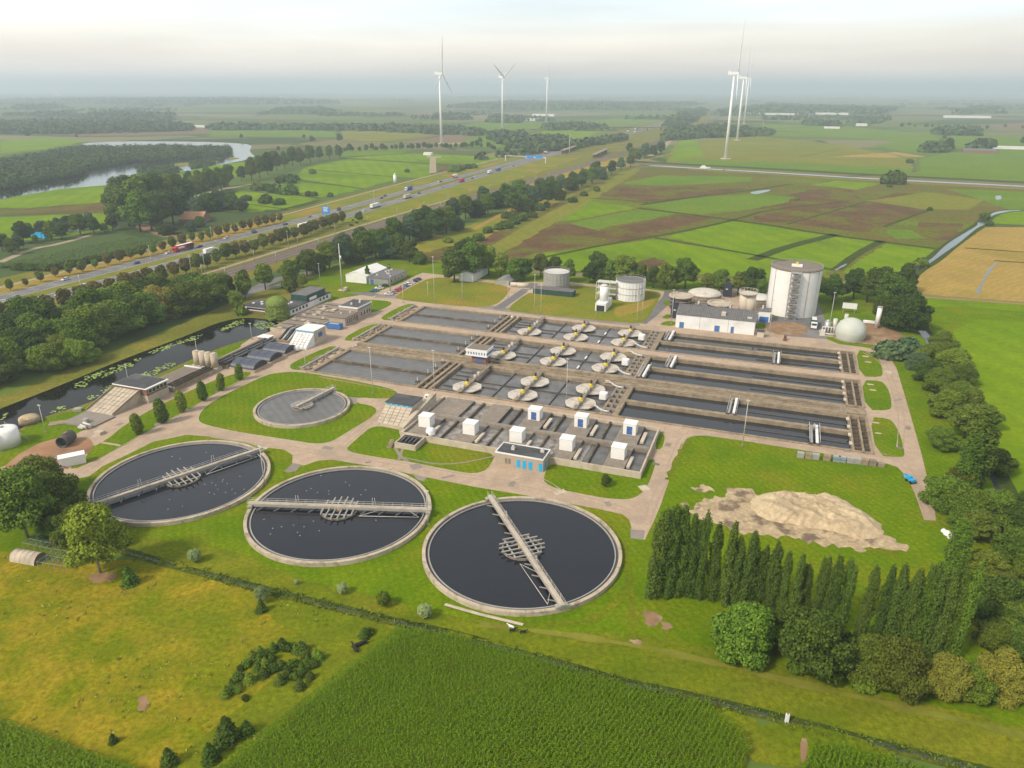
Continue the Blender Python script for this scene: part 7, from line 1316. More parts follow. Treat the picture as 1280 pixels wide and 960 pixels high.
# west belt between railway and canal
belt = [(8, 470, 50, 0), (30, 462, 50, 1), (52, 452, 56, 2), (72, 446, 50, 0), (20, 440, 50, 1), (46, 430, 56, 0), (80, 456, 40, 3), (92, 446, 52, 2), (112, 438, 56, 0), (134, 430, 52, 1), (150, 424, 50, 0), (118, 416, 56, 2), (140, 406, 50, 0), (168, 416, 48, 1), (186, 410, 44, 0), (160, 400, 52, 2), (182, 396, 50, 1), (204, 402, 44, 4), (212, 394, 40, 1), (232, 398, 48, 0), (250, 392, 44, 2), (240, 384, 44, 1), (262, 382, 40, 0), (0, 486, 44, 1), (100, 460, 36, 3), (60, 470, 40, 2), (200, 386, 44, 0), (-12, 470, 50, 0)]
cols = ['leaf_mid', 'leaf_dark', 'leaf_mid', 'leaf_light', 'leaf_yellow']
trees([(x, y-6, w_, K(i), cols[c]) for i, (x, y, w_, c) in enumerate(belt)], 'trees of the belt between railway and canal', '%s broad tree of the belt between railway and canal', hk=.82)
trees([(275, 378, 28, 'round1', 'leaf_mid'), (285, 372, 22, 'round2', 'leaf_dark'), (296, 386, 18, 'round0', 'leaf_light', 'loose light tree left of the slim tall one by the pond'), (307, 374, 17, 'avenue1', 'leaf_mid', 'slim upright tree left of the office access road'), (332, 362, 26, 'round3', 'leaf_light', 'round open tree beside the access road bend'), (364, 352, 22, 'round0', 'leaf_mid', 'first of two dark green trees by the silver silos'), (362, 360, 16, 'shrub0', 'leaf_dark'), (364, 366, 16, 'column', 'leaf_olive', 'egg-shaped olive bush near the white silos'), (384, 346, 26, 'round1', 'leaf_mid', 'light green tree right of the silver silos'), (379, 360, 14, 'round2', 'leaf_light', 'small thin tree on the lawn edge near the offices'),
 (302, 393, 16, 'shrub1', 'leaf_mid', 'shrub at the left end of the low white wing')], 'trees around the offices', '%s tree near the access road to the offices')
tree('willow', g(348, 398.5), 1.2, 'pale green weeping willow hanging over the pond in front of the offices', m='leaf_willow', wide=1.15, name='willow_tree')
# hedge of trees north of the railway bend
ne = [(398, 338, 26), (412, 334, 26), (426, 330, 28), (440, 327, 28), (455, 324, 30), (470, 321, 28), (484, 320, 28), (500, 322, 26), (512, 326, 22), (524, 328, 18), (432, 320, 24), (452, 314, 26), (474, 310, 28), (495, 304, 26), (512, 300, 26), (530, 297, 26), (545, 292, 26), (558, 290, 26), (570, 286, 20), (520, 290, 24), (535, 286, 24), (550, 280, 22), (566, 277, 24), (582, 272, 24), (596, 269, 22), (610, 266, 20), (604, 260, 22), (620, 258, 22), (634, 256, 22), (648, 252, 22), (662, 248, 20), (676, 246, 20), (688, 242, 18), (655, 262, 22), (670, 258, 22), (685, 254, 18), (698, 248, 16), (640, 264, 20), (700, 240, 18), (714, 236, 18), (727, 232, 16), (740, 228, 16), (752, 222, 16), (764, 217, 14), (744, 218, 14), (730, 222, 14), (776, 211, 12), (788, 207, 12), (716, 228, 16), (795, 201, 13), (806, 196, 14), (816, 191, 12), (826, 190, 10), (790, 196, 10), (826, 184, 10), (786, 190, 10)]
trees([(x, y+2, w_, ('round%d' % (i % 4)) if i % 3 else K(i), ['leaf_dark', 'leaf_mid', 'leaf_blue', 'leaf_dark'][i % 4]) for i, (x, y, w_) in enumerate(ne)], 'tree belt along the railway', '%s tree of the belt beside the railway, counted from the offices outwards')
sh = [(610, 290, 12), (622, 286, 10), (632, 284, 14), (642, 279, 12), (652, 275, 14), (664, 271, 12), (672, 262, 14), (683, 258, 9), (598, 300, 14), (586, 306, 14), (604, 312, 12), (575, 312, 12), (590, 318, 14), (560, 302, 10), (716, 252, 10), (730, 244, 8), (746, 238, 8), (634, 272, 12), (646, 270, 8), (1150, 332, 13), (1231, 272, 9), (1162, 262, 5), (996, 249, 5), (1116, 229, 20), (1236, 281, 8), (1112, 233, 5), (1128, 348, 10), (736, 220, 9),
      (308, 250, 10), (333, 253, 14), (349, 255, 12), (322, 237, 14), (334, 237, 12), (345, 240, 14), (360, 242, 20), (386, 244, 8), (393, 244, 8), (413, 245, 7), (355, 228, 14), (364, 228, 14), (391, 216, 8), (370, 224, 8), (509, 214.5, 6), (567, 214, 12), (576, 212, 8), (585, 210, 8), (592, 209, 8), (470, 186, 5), (1137, 203, 7)]
trees([(x, y+1, w_*1.15, 'shrub%d' % (i % 2), ['leaf_dark', 'leaf_mid', 'leaf_dark'][i % 3]) for i, (x, y, w_) in enumerate(sh)], 'bushes along the meadow ditches', '%s dark bush on the meadow ditches beyond the railway and river', 'bush', 'bush')
# trees on the left beyond the motorway: tall group at the farm, farm trees
tall = [(150, 276, 30), (162, 283, 32), (176, 290, 34), (190, 288, 34), (204, 284, 32), (217, 280, 30), (176, 272, 36), (195, 268, 36), (210, 264, 32), (160, 264, 30), (145, 268, 26), (228, 262, 28), (224, 250, 24)]
trees([(x, y, w_, 'round%d' % (i % 4), ['leaf_olive', 'leaf_dark', 'leaf_mid', 'leaf_dark'][i % 4], None, 1.25) if False else (x, y, w_, 'round%d' % (i % 4), ['leaf_olive', 'leaf_dark', 'leaf_mid', 'leaf_dark'][i % 4], '%s tall tree of the high grove behind the farm track' % ordn(i), 1.0) for i, (x, y, w_) in enumerate(tall)], 'high grove behind the motorway', '')
lane = [(236, 252, 16), (246, 249, 16), (257, 246, 16), (267, 242, 17), (277, 238, 16), (286, 233, 15), (238, 240, 14), (250, 238, 14), (262, 234, 14), (302, 226, 10), (315, 226, 16), (325, 223, 16), (335, 219, 16), (346, 214, 14), (356, 211, 12), (366, 208, 14), (376, 206, 12), (388, 203, 12), (400, 201, 10), (412, 199, 10), (424, 197, 9)]
trees([(x, y, w_, 'round%d' % (i % 4), ['leaf_dark', 'leaf_olive', 'leaf_mid'][i % 3], '%s tall lane tree going away from the high grove' % ordn(i), 1.3) for i, (x, y, w_) in enumerate(lane)], 'trees along the lane to the lake', '')
farm = [(16, 318, 14), (4, 314, 14), (24, 314, 14), (38, 296, 12), (30, 304, 18), (53, 297, 14), (65, 300, 16), (78, 300, 14), (84, 290, 14), (101, 294, 18), (118, 293, 16), (112, 286, 14), (131, 290, 8), (141, 288, 14), (73, 290, 12), (45, 305, 8)]
trees([(x, y, w_, 'round%d' % (i % 4), ['leaf_mid', 'leaf_dark', 'leaf_blue'][i % 3]) for i, (x, y, w_) in enumerate(farm)], 'farm trees at the left', '%s tree around the left farmyard with the turquoise truck')
hb = [(247, 266, 20), (262, 264, 22), (276, 262, 22), (290, 262, 20), (302, 264, 16), (250, 274, 15), (240, 289, 13), (250, 284, 13), (222, 264, 14), (206, 294, 14), (214, 292, 12), (236, 262, 16)]
trees([(x, y, w_, K(i), 'leaf_dark' if i % 2 else 'leaf_blue') for i, (x, y, w_) in enumerate(hb)], 'dark trees around the orange-roofed house', '%s dark dense bush around the house with the orange roof')
# young columnar trees by the brick path
for i, (x, y, s) in enumerate(((173, 543, 1.05), (203, 529, 1.25), (228, 515, 1.12), (254, 501, 1.05), (277, 488, .95), (300, 475, .95))):
    tree('column', g(x, y), s, '%s small upright hornbeam from the front beside the brick path' % ORD[i], group='upright hornbeams along the brick path', m=['leaf_mid', 'leaf_dark', 'leaf_light', 'leaf_mid', 'leaf_light', 'leaf_mid'][i], name='hornbeam_tree')
for i, (x, y, s, lab) in enumerate(((244, 702, .95, 'round sage-green pollard left of the others, south of the left clarifier'), (428, 742, .75, 'smallest sage-green pollard south of the middle clarifier'), (480, 757, .95, 'broad green pollard between a small one and a paler one'), (531, 772, .95, 'pale round pollard below the right clarifier'), (371, 730, .35, 'tiny pale pollard in the ditch bank'))):
    tree('pollard', g(x, y), s, lab, group='pollard willows along the ditch', m='leaf_mid' if i == 2 else 'leaf_sage', name='pollard_willow')
# south-west garden trees and meadow trees
trees([(35, 672, 62, 'birch', 'leaf_mid', 'broad hanging birch left of the netted cages'), (62, 650, 62, 'bushy0', 'leaf_mid', 'large weeping green tree behind the cages'), (56, 622, 50, 'bushy1', 'leaf_olive', 'round olive tree at the corner of the brown yard'), (100, 690, 40, 'birch', 'leaf_olive', 'birch with pale trunk right of the cages'), (126, 716, 64, 'birch', 'leaf_light', 'large birch with pale trunk in front of the left clarifier'), (112, 680, 50, 'bushy1', 'leaf_olive', 'olive tree touching the left clarifier rim'), (72, 675, 30, 'bushy2', 'leaf_dark', 'dark green bush between garden trees'), (10, 640, 50, 'bushy2', 'leaf_mid', 'green tree at the left edge behind the tunnel'), (90, 640, 24, 'shrub0', 'leaf_dark', 'low shrub on the lawn near the garden trees'), (152, 680, 20, 'shrub1', 'leaf_dark', 'low shrub at the ditch start'), (16, 622, 22, 'shrub1', 'leaf_dark', 'small dark shrub in front of the pink shed'), (-6, 625, 26, 'shrub0', 'leaf_mid', 'shrub cut by the left edge near the brick wall'), (328, 752, 16, 'birch', 'leaf_sage', 'thin pale young tree on the meadow ditch')], 'trees of the south-west garden', '')
for (x, y, s, lab) in ((163, 730, 1.0, 'dark little fir near the birches on the meadow'), (327, 764, .65, 'small dark round conifer at the ditch below a thin tree'), (285, 925, 1.1, 'taller fir at the corn edge near the bottom'), (309, 917, .65, 'short fir right of the taller one at the corn edge'), (264, 950, .8, 'low fir left below the taller one at the corn edge'), (212, 955, .75, 'fir cut off at the bottom edge, left of the corn'), (142, 928, .42, 'tiny fir alone in the lower meadow'), (756, 607, 1.0, 'x')):
    if lab == 'x': continue
    tree('conifer', g(x, y), s, lab, group='little firs in the meadow', m='leaf_dark', wide=1.35, name='fir_tree')
trees([(757, 608, 13, 'round0', 'leaf_dark', 'lone small dark tree on the lawn in front of the raised tank')], None, '')
trees([(603, 375, 9, 'conifer', 'leaf_dark', 'little conifer by the white tent')] if False else [(460, 352, 10, 'conifer', 'leaf_dark', 'small spruce in front of the white tent hall')], None, '', 'fir_tree')
yg = [(308, 830), (316, 822), (325, 815), (334, 818), (342, 812), (353, 808), (361, 810), (370, 813), (377, 812), (298, 846), (290, 858), (283, 868), (301, 835), (322, 835), (332, 832), (343, 835), (352, 832), (360, 842), (370, 846), (378, 838), (385, 826), (392, 830), (400, 822), (312, 850), (307, 872), (375, 858), (350, 852), (366, 830), (395, 818), (340, 823), (295, 862), (330, 843), (388, 846), (382, 818), (326, 826), (456, 793), (463, 789)]
for i, (x, y) in enumerate(yg):
    tree('conifer' if i % 3 else 'shrub%d' % (i % 2), g(x, y+2), random.uniform(.36, .55) if i % 3 else random.uniform(.4, .65), '%s young dark sapling of the loose plantation near the black cows' % ordn(i), group='young plantation in the golden meadow', m=random.choice(['leaf_dark', 'leaf_dark', 'leaf_mid']), wide=random.uniform(1.3, 1.9) if i % 3 else 1.0, name='young_tree')
# far woods, each reads as one mass
wood('woodland', 'grey-green island wood in front of the lake', [(-90, 236), (-40, 212), (20, 203), (60, 196), (100, 188), (150, 188.5), (220, 187), (284, 188), (290, 195), (250, 198), (215, 202), (165, 204), (135, 210), (108, 214), (92, 221), (50, 228), (0, 238), (-40, 248)], 10, 7, 60, 1.7, 'wood_far', 6.5)
wood('woodland', 'low willow scrub on the lake shore, nearer part', [(168, 217), (180, 211), (212, 209), (232, 213), (226, 217), (190, 219)], 5, 8, 50, 1.5, 'wood_far', 4); wood('woodland', 'low willow scrub on the lake shore, farther part', [(236, 207), (262, 200), (284, 200), (270, 206), (240, 212)], 5, 8, 50, 1.5, 'wood_far', 4)
wood('woodland', 'long straight dark wood at the upper left', [(-60, 168), (-60, 157), (100, 154), (200, 155), (240, 161), (238, 164), (110, 168)], 14, 14, 34, 4.2, 'wood_far', 9)
far_w = [([(262, 163), (262, 160), (325, 159), (325, 163)], 'small dark wood right of the long one'), ([(333, 163), (333, 160), (362, 160), (362, 163)], 'short wood block in the upper left fields'), ([(366, 163.5), (366, 160.5), (410, 160), (410, 163)], 'third short wood block along the field edge'), ([(414, 163.5), (414, 160), (476, 160.5), (476, 164.5)], 'fourth wood block left of the turbines'), ([(482, 165), (482, 160), (558, 162), (600, 166), (598, 170), (560, 169)], 'long dark wood behind the largest left turbine'),
 ([(610, 172), (622, 168), (655, 170), (655, 176), (640, 183), (630, 181)], 'wood at the foot of the middle turbine'), ([(640, 186), (645, 177), (690, 174), (712, 178), (710, 186), (670, 188)], 'dense wood left of the motorway gantry'), ([(681, 163), (684, 158), (725, 158), (756, 161), (755, 164)], 'oval dark wood right of the third turbine'), ([(20, 136), (70, 134), (70, 136), (25, 138)], 'faint far wood at the upper left'), ([(45, 144), (90, 141), (92, 144), (50, 146)], 'faint small wood near the upper left'), ([(115, 144), (160, 142), (212, 145), (210, 150), (165, 152), (116, 149)], 'bluish clump behind the long straight wood'),
 ([(335, 142), (345, 138), (400, 137), (420, 140), (400, 143)], 'faint blue wood left of the turbines'), ([(832, 176), (835, 165), (900, 160), (960, 166), (966, 170), (900, 172)], 'dark wood behind the right turbines'), ([(1155, 191), (1160, 185), (1185, 183), (1186, 191)], 'dark farm trees on the right meadow'), ([(1212, 191), (1214, 182), (1235, 182), (1238, 190)], 'dark clump by the distant farm on the right'), ([(1163, 169), (1175, 164), (1220, 164), (1218, 170)], 'trees around a far farm at the right'), ([(1068, 156), (1075, 151), (1100, 150), (1102, 154)], 'small wood near the far right farms'), ([(1200, 143), (1215, 136), (1250, 137), (1248, 142)], 'oval bluish wood at the far right'),
 ([(838, 152), (850, 148), (870, 147), (860, 155), (848, 157)], 'trees right of the motorway overpass'), ([(1005, 157), (1008, 154), (1050, 156), (1050, 159)], 'thin tree line at a far farm'), ([(545, 149), (548, 145), (583, 146), (583, 150)], 'small block wood left of the middle turbine'), ([(615, 154), (618, 147), (650, 150), (648, 154)], 'blue clump behind the middle turbine'), ([(835, 158), (850, 143), (880, 137), (875, 145), (850, 158)], 'wood strip along the far motorway'), ([(900, 142), (960, 133), (1120, 138), (1100, 143), (960, 143)], 'faint blue wood band before the right horizon'), ([(0, 127), (300, 124), (420, 130), (200, 131)], 'faint blue wood band before the left horizon'), ([(560, 135), (640, 129), (880, 131), (800, 136), (700, 138)], 'faint blue wood band at the middle horizon'), ([(600, 200), (635, 196), (720, 186), (780, 176), (780, 173), (700, 186)], 'scrub line behind the motorway bridge')]
for i, (poly, lab) in enumerate(far_w):
    d = np.mean([P(p).length for p in poly]); sp = max(9, d*.0085); wood('woodland', lab, poly, 12 if d < 4000 else 16, sp, 30 if d < 3500 else 16, sp*.42, 'wood_far', sp*.75)
pts = []; r = random.Random(77)
for k in range(95):
    px = r.uniform(-40, 1320); py = 118.5+34*r.random()**1.6; p = g(px, py); dd = p.length; n = r.randint(5, 26); a_ = r.gauss(.1, .25)+(math.pi/2 if r.random() < .12 else 0)
    for j in range(n):
        s_ = (j-n/2)*dd*.0042; pts.append((p.x+s_*math.cos(a_)+r.gauss(0, dd*.002), p.y+s_*math.sin(a_)+r.gauss(0, dd*.004), dd*.0034*r.uniform(.6, 1.3), r.uniform(9, 17)))
o = scatter_clumps('far_trees', 'wood_far', pts, 20, 8.0); o['label'] = 'hedgerows and copses fading into the haze towards the horizon'; o['category'] = 'trees'
# tree-lined lane of separate crowns across the upper left fields
for (p, q, n, nm) in (((0, 190), (60, 188), 0, ''), ((427, 190), (600, 184), 34, 'upper left fields'), ((600, 184), (640, 192), 6, 'field corner by the motorway'), ((885, 166), (970, 161), 0, ''), ((1125, 159), (1240, 162), 9, 'far right fields')):
    a, b = g(*p), g(*q)
    for i in range(n):
        t = (i+.5)/n; c = a.lerp(b, t)+Vector((random.uniform(-6, 6), random.uniform(-12, 12), 0)); c.z = 0
        tree('round%d' % (i % 4), c, random.uniform(.8, 1.3), '%s tree from the left in the tree line of the %s' % (ordn(i), nm), group='tree line of the '+nm, m='leaf_dark', name='field_tree', parts=False)
for i, (x, y, s) in enumerate(((390, 178, 1.2), (425, 178, 1.5), (35, 172, 1.3), (96, 173, .8), (380, 173, .8), (1180, 175, 1), (302, 174, 1.0), (348, 190, .9), (1185, 188, 2.0), (1226, 189, 2.0), (1240, 188, 1.8), (1278, 182, 1.6), (1127, 158, 1), (1136, 158, 1), (1156, 160, 1), (1165, 160, 1), (1256, 160, 1), (1278, 162, 1.1), (600, 180, 1.2), (870, 142, 1.2), (756, 161, 1))):
    tree('round%d' % (i % 4), g(x, y), s*1.1, '%s lone tree standing in the distant fields' % ordn(i), group='lone trees in the distant fields', m='leaf_dark', name='field_tree', parts=False)
# ---------------------------------------------------------------- crops
def corn(name, poly, zg, row, step, h, m, label, rowdir, leaves=6, leaf=.55, wd=.16, track=22.0):
    ps = [P(p, zg) for p in poly]; xy = [(p.x, p.y) for p in ps]; a = np.array(xy); c, s = math.cos(rowdir), math.sin(rowdir); R2 = np.array([[c, s], [-s, c]]); q = a@R2.T; lo, hi = q.min(0), q.max(0)
    U_, V_ = np.meshgrid(np.arange(lo[0], hi[0], step), np.arange(lo[1], hi[1], row)); pt = np.stack([U_.ravel(), V_.ravel()], 1)+rng.normal(size=(U_.size, 2))*np.array([step*.3, .06]); pt = pt@R2; k = inside(xy, pt[:, 0], pt[:, 1])
    gap = np.sin(pt[:, 0]*.21+np.sin(pt[:, 1]*.13)*2)*np.sin(pt[:, 1]*.17)+rng.normal(size=len(pt))*.25; k &= gap > -1.25; pt = pt[k]; n = len(pt)
    hh = h*rng.uniform(.82, 1.1, n)*(1+.05*np.sin(pt[:, 0]*.3)*np.cos(pt[:, 1]*.23)); az = rng.uniform(0, 2*np.pi, (n, 1))+np.arange(leaves)*np.pi*.97+rng.normal(size=(n, leaves))*.3
    z0 = hh[:, None]*(.35+.6*np.arange(leaves)/leaves); d = np.stack([np.cos(az), np.sin(az)], -1); sd_ = np.stack([-np.sin(az), np.cos(az)], -1); L_ = leaf*rng.uniform(.7, 1.25, (n, leaves, 1)); w2 = wd*.5*(1+rng.uniform(-.2, .4, (n, leaves, 1)))
    base = np.broadcast_to(pt[:, None], (n, leaves, 2)); b3 = lambda xy_, z: np.concatenate([xy_, z[..., None]], -1)
    droop = rng.uniform(-.15, .35, (n, leaves)); v0 = b3(base-sd_*w2*.5, z0); v1 = b3(base+sd_*w2*.5, z0); m0 = b3(base+d*L_*.5-sd_*w2, z0+.30*leaf); m1 = b3(base+d*L_*.5+sd_*w2, z0+.30*leaf); t0 = b3(base+d*L_-sd_*w2*.3, z0+.12*leaf-droop*leaf); t1 = b3(base+d*L_+sd_*w2*.3, z0+.12*leaf-droop*leaf)
    v = np.stack([v0, v1, m1, m0, t1, t0], 2).reshape(-1, 3); K_ = n*leaves; i = np.arange(K_)[:, None]*6; f = np.concatenate([i+np.array([0, 1, 2, 3]), i+np.array([3, 2, 4, 5])])
    o = bpy.data.objects.new(name, raw_mesh(name, v, f, m)); C.objects.link(o); return tag(o, label, 'crop', kind='stuff')
RD = ang((490, 785), (270, 960))
corn('corn', [(497, 780), (572, 791), (650, 814), (720, 833), (783, 852), (850, 868), (888, 876), (900, 890), (930, 912), (938, 935), (918, 985), (900, 1040), (150, 1040), (274, 952)], 1.9, .82, .34, 2.3, 'corn', 'tall dense green corn filling the bottom of the view', RD, 7, .44, .14)
corn('corn', [(-90, 860), (0, 893), (100, 928), (178, 957), (230, 990), (100, 1060), (-200, 1000)], 1.9, .9, .42, 2.2, 'corn', 'corn block in the bottom left corner', ang((0, 893), (178, 957)), 6, .6, .2)
corn('corn', [(1013, 924), (1060, 929), (1140, 950), (1200, 975), (1200, 1020), (990, 1010), (1003, 955)], 1.5, .8, .5, 1.7, 'corn', 'small dark green crop patch at the bottom right', RD, 6, .5, .2)
sheet('soil', 'olive_meadow', [(490, 786), (572, 794), (783, 856), (900, 892), (940, 930), (900, 1060), (150, 1060), (270, 962)], .0315)
corn('crop_field', [(-60, 332), (0, 330), (60, 318), (120, 305), (165, 297), (196, 300), (190, 306), (120, 322), (60, 332), (25, 333)], 1.5, 1.7, 1.2, 2.4, 'corn_dark', 'dark striped tall crop beyond the motorway at the left', TH+1.3, 6, 1.3, .7)
trees([(22+i*5.3, 337+.15*i-(0 if i < 9 else (i-8)*1.25), 11, 'shrub%d' % (i % 2), 'leaf_dark') for i in range(30)], 'hedge bushes along the dark crop', '%s bush from the left of the hedge in front of the dark crop', 'bush', 'bush')
# water lilies on the canal
def lily(poly, n, lab):
    x, y = fill(poly, 1.0); k = rng.choice(len(x), min(n, len(x)), False); x, y = x[k], y[k]; mb = MB()
    for a, b in zip(x, y):
        r_ = random.uniform(.25, .6); mb.add([(a+r_*math.cos(q*math.pi/3.5), b+r_*math.sin(q*math.pi/3.5), .045+random.uniform(0, .02)) for q in range(7)], [tuple(range(7))])
    tag(mb.build('water_lilies', 'lily'), lab, 'water lilies', kind='stuff')
for poly, n, lab in (([(91, 483), (100, 477), (112, 478), (108, 484), (95, 485)], 160, 'small lily pad raft on the dark canal, left one'), ([(103, 472), (122, 465), (135, 462), (145, 457), (166, 453), (168, 457), (150, 464), (125, 473), (110, 477)], 420, 'long curved lily pad raft in the middle of the canal'), ([(62, 515), (72, 508), (83, 507), (80, 513), (68, 517)], 140, 'lily pads by the white bank mast'), ([(124, 488), (135, 483), (152, 479), (160, 481), (150, 486), (130, 491)], 240, 'lily pads just above the brick building'), ([(163, 474), (178, 466), (196, 462), (198, 466), (180, 475), (168, 478)], 320, 'pale lily pads along the near bank'), ([(190, 462), (210, 453), (220, 453), (218, 458), (198, 465)], 240, 'pale lily pads along the near bank, right part'), ([(186, 441), (205, 432), (236, 422), (254, 418), (250, 423), (225, 430), (200, 440), (190, 443)], 420, 'thin lily band along the far bank'), ([(275, 412), (290, 403), (304, 399), (306, 404), (290, 410), (278, 414)], 320, 'lily mat near the pond corner'), ([(320, 402), (340, 402), (345, 408), (325, 412), (315, 407)], 300, 'lily mat below the willow'), ([(0, 520), (10, 514), (8, 521), (0, 526)], 120, 'lily pads at the left edge'), ([(36, 530), (48, 524), (52, 527), (40, 533)], 90, 'lily pads near the landing slab'), ([(108, 496), (122, 492), (126, 496), (112, 500)], 140, 'small lily raft below the middle of the canal'), ([(165, 450), (175, 447), (176, 450), (168, 453)], 60, 'tiny lily raft in mid canal')): lily(poly, n, lab)
# scrub and rough grass along the plant: rocks by the basins
rk = MB(); r = random.Random(9)
for (u0, u1, v0, v1) in ((-5.5, -.8, 1, 27), (-5, -.8, 38, 62), (-5.5, -.8, 71, 96)):
    e = pempty('rubble_strip', 0, 0, 0, 'strip of rough grey blocks left of the %s aeration basin' % {1: 'front', 38: 'middle', 71: 'back'}[v0], 'rubble'); mb = MB()
    for k in range(70):
        x, y = r.uniform(u0, u1), r.uniform(v0, v1); s = r.uniform(.35, 1.1); a = r.random()*3; pts = [(x+s*q*math.cos(a+t), y+s*q*math.sin(a+t)) for t, q in ((0, 1), (1.3, .8), (2.9, 1), (4.4, .75))]; mb.prism(pts, 0, [.25+s*.5, .2+s*.4, .3+s*.5, .2+s*.3])
    o = mb.build('blocks', 'concrete', e); e['kind'] = 'stuff'
    MB().box(-4.0, -3.4, v0, v1, .0, 1.0).build('pipe_wall', 'galvanised', e)
# ---------------------------------------------------------------- distant and nearby houses
def house(px, py, wd, dp, h, hr, wall, roof, lab, rz=0.0, along='u'):
    u, v = UV(px, py); return gable('farm_house', u, v, wd, dp, h, hr, wall, roof, lab, along, 'house', rz)
e = house(224, 279, 19, 16, 3.0, 8.0, 'red_brick', 'roof_tile', 'house with orange tiled roof among dark bushes by the motorway', .3); house(232, 277, 9, 13, 3.2, 6.5, 'red_brick', 'roof_tile', 'lower wing of the house with orange tiled roof', .3, 'v')
house(80, 289, 13, 8, 3.5, 8, 'white_clad', 'red_brick', 'white farmhouse with red-brown roof at the left farm', .1); house(60, 293.5, 12, 5, 2.8, 3.4, 'silver', 'galv_light', 'grey low shed beside the turquoise truck'); 
u, v = UV(37, 298); e = pempty('farm_truck', u, v, 0, 'turquoise lorry parked in the left farmyard', 'truck'); MB().box(0, 12, 0, 3, 1, 4.6).build('body', 'cyan_paint', e); MB().box(12.2, 15, 0.1, 2.9, .6, 3.8).build('cab', 'cyan_paint', e); MB().box(0, 14, .3, 2.7, .4, 1).build('chassis', 'dark_metal', e)
u, v = UV(360, 350); e = pempty('silo', UV(356, 349)[0], UV(356, 349)[1], 0, 'group of three small silver silos by the trees near the access road', 'silo')
for k in range(3): MB().cyl(k*2.7, 0, 0, 6, 1.3, 1.3, 16).cyl(k*2.7, 0, 6, 7, 1.3, .2, 16).build('shell', 'galv_light', e)
for (px, py, wd, dp, h, lab) in ((529, 194.0, 14, 10, 4.5, 'long white barn behind the bright field near the dirt road'), (655, 151, 60, 30, 8, 'white glasshouse roofs left of the third turbine'), (665, 145, 90, 30, 8, 'second white glasshouse far behind the turbines'), (1204, 191, 50, 18, 7, 'dark farm buildings right of the river'), (1240, 186, 120, 12, 5, 'long pale silage barn behind the right farm'), (1182, 169, 30, 20, 7, 'pale barn of a far farm on the right'), (1070, 157.5, 30, 20, 7, 'pale barn at the far farms'), (1030, 160.5, 40, 14, 5, 'green roofed far farm shed'), (980, 142.5, 260, 40, 8, 'long white glasshouses in front of the right horizon'), (925, 143, 220, 30, 7, 'long pale glasshouses left of the bigger ones'), (1180, 147, 160, 30, 8, 'pale glasshouses at the far right'), (240, 159, 60, 30, 5, 'pale yard buildings right of the long wood'), (70, 119, 60, 60, 90, 'far pale tower block at the left horizon')):
    u, v = UV(px, py); gable('farm_barn', u, v, wd, dp, h*.6, h, 'white_clad' if 'dark' not in lab else 'red_brick', 'galv_light' if 'dark' not in lab else 'roof_grey', lab, 'u', 'barn')
ribbon('dirt_road', 'path_sand', [(541, 216), (541, 196)], 9, .11); sheet('dirt_road', 'path_sand', [(533, 195.5), (552, 195.5), (551, 197.2), (534, 197.2)], .115); sheet('paved_pad', 'path_sand', [(555, 179), (585, 177.6), (580, 180), (560, 181.2)], .12)
ribbon('dirt_track', 'path_sand', [(812, 195), (830, 185), (838, 174), (856, 170)], 9, .12, 2); ribbon('dirt_track', 'ochre_grass', [(560, 322), (600, 300), (660, 262), (700, 238), (745, 214), (790, 206)], 5, .10, 1)
u, v = UV(494, 229); e = pempty('feed_silo', u, v, 0, 'small white upright tank in the bright meadow left of the lorries', 'tank'); MB().cyl(0, 0, 0, 9, 1.8, 1.8, 16).cyl(0, 0, 9, 11, 1.8, .5, 16).build('shell', 'white_paint', e); MB().box(-2, 2, -2, 2, 0, .5).build('base', 'concrete', e)
u, v = UV(875, 210); e = pempty('boat', u, v, .06, 'small white motor boat on the river below the tallest turbine', 'boat'); MB().prism([(0, -2), (10, -2.2), (14, 0), (10, 2.2), (0, 2)], 0, 1.6).build('hull', 'white_paint', e); MB().box(2, 7, -1.5, 1.5, 1.6, 3.4).build('cabin', 'white_clad', e)
u, v = UV(541, 150); 
for k, (px, py, h) in enumerate(((711.5, 197, 36), (953, 168, 30))):
    u, v = UV(px, py); pole(u, v, h, ['tall pale mast beside the motorway bridge', 'tall pale mast in the wood behind the right turbines'][k], .5)
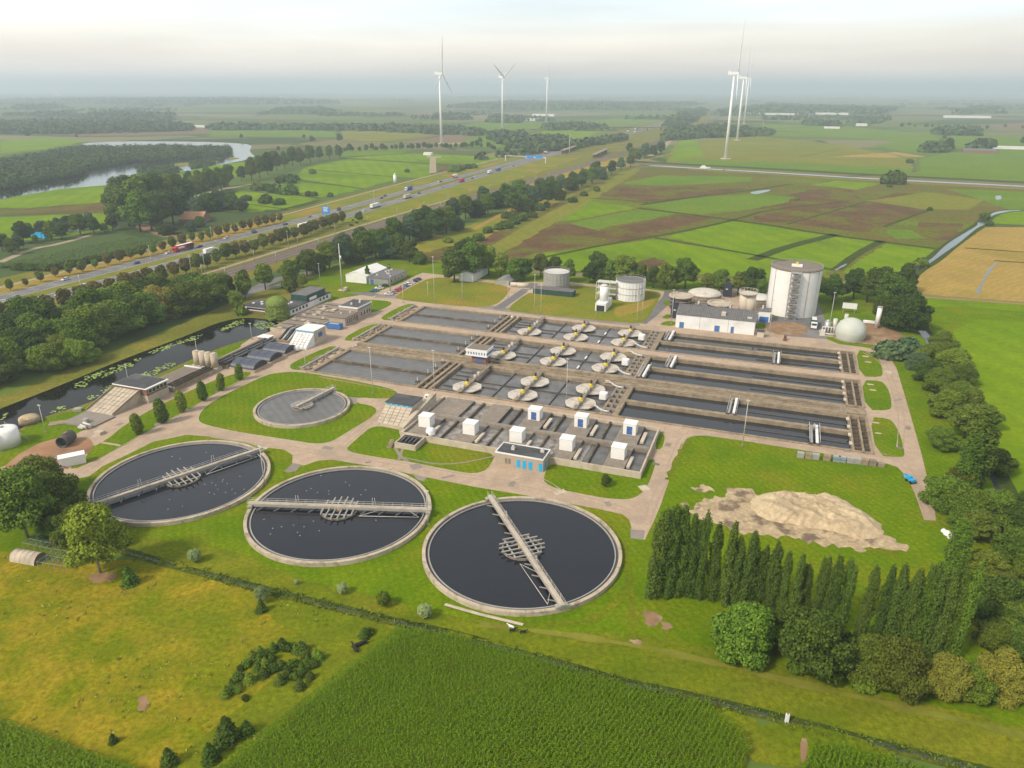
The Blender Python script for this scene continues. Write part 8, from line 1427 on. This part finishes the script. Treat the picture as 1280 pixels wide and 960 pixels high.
# roadside grass: coarse tufts break the clean edges of the ditch
x, y = fill([(150, 684), (254, 711), (336, 733), (500, 773), (650, 811), (783, 849), (888, 872), (983, 893), (1092, 922), (1230, 955), (1225, 968), (1092, 936), (983, 908), (888, 886), (783, 862), (650, 823), (500, 785), (336, 745), (254, 723), (150, 697)], .62)
def tufts(name, x, y, h, per, leaf, m, lab):
    n = len(x); c = np.stack([np.repeat(x, per), np.repeat(y, per), np.zeros(n*per)], 1)+rng.normal(size=(n*per, 3))*np.array([.3, .3, 0]); c[:, 2] = rng.uniform(.05, h, n*per); nn = rng.normal(size=(n*per, 3))*np.array([1, 1, .5])+np.array([0, 0, .4])
    o = bpy.data.objects.new(name, quads_mesh(name, c, nn, rng.uniform(.6, 1.3, n*per)*leaf, m, 1.6)); C.objects.link(o); tag(o, lab, 'grass', kind='stuff')
from math import hypot
dx = np.array([min(hypot(a-p.x, b-p.y) for p in chaikin([g(*q) for q in ditch_pts], 3, False)) for a, b in zip(x, y)])
tufts('tall_grass', x[(dx > .4) & (dx < 1.6)][::2], y[(dx > .4) & (dx < 1.6)][::2], .4, 5, .22, 'leaf_light', 'rough reeds and tall grass along the ditch')
x, y = fill([(-80, 690), (60, 700), (165, 702), (336, 742), (497, 784), (440, 826), (270, 965), (178, 960), (0, 895), (-80, 870)], 2.3); kk = np.sin(x*.12)*np.cos(y*.15)+rng.normal(size=len(x))*.4 > .25
tufts('tall_grass', x[kk][::2], y[kk][::2], .16, 5, .26, 'leaf_yellow', 'loose taller tufts in the golden meadow')
# ================================================================ HAZE
for d in (CARS,): pass
for k in list(CARS):
    if not CARS[k].get('used'):
        for c in KIDS[CARS[k].name]: bpy.data.objects.remove(c)
        bpy.data.objects.remove(CARS[k])
for o in C.objects:
    if 'used' in o: del o['used']
mb = MB().box(-70000, 70000, -4000, 70000, -6, 240); me = bpy.data.meshes.new('haze'); me.from_pydata(mb.v, [], mb.f); me.update()
hz = bpy.data.objects.new('haze', me); C.objects.link(hz); tag(hz, kind='stuff'); hz['label'] = 'pale blue-grey haze over the flat land'
m = bpy.data.materials.new('haze_air'); m.use_nodes = True; t = m.node_tree; t.nodes.clear(); o_ = t.nodes.new('ShaderNodeOutputMaterial'); pv = t.nodes.new('ShaderNodeVolumePrincipled')
pv.inputs['Color'].default_value = (.78, .88, 1.0, 1); pv.inputs['Density'].default_value = 2.0e-4; pv.inputs['Anisotropy'].default_value = .3; t.links.new(pv.outputs[0], o_.inputs['Volume']); me.materials.append(m)
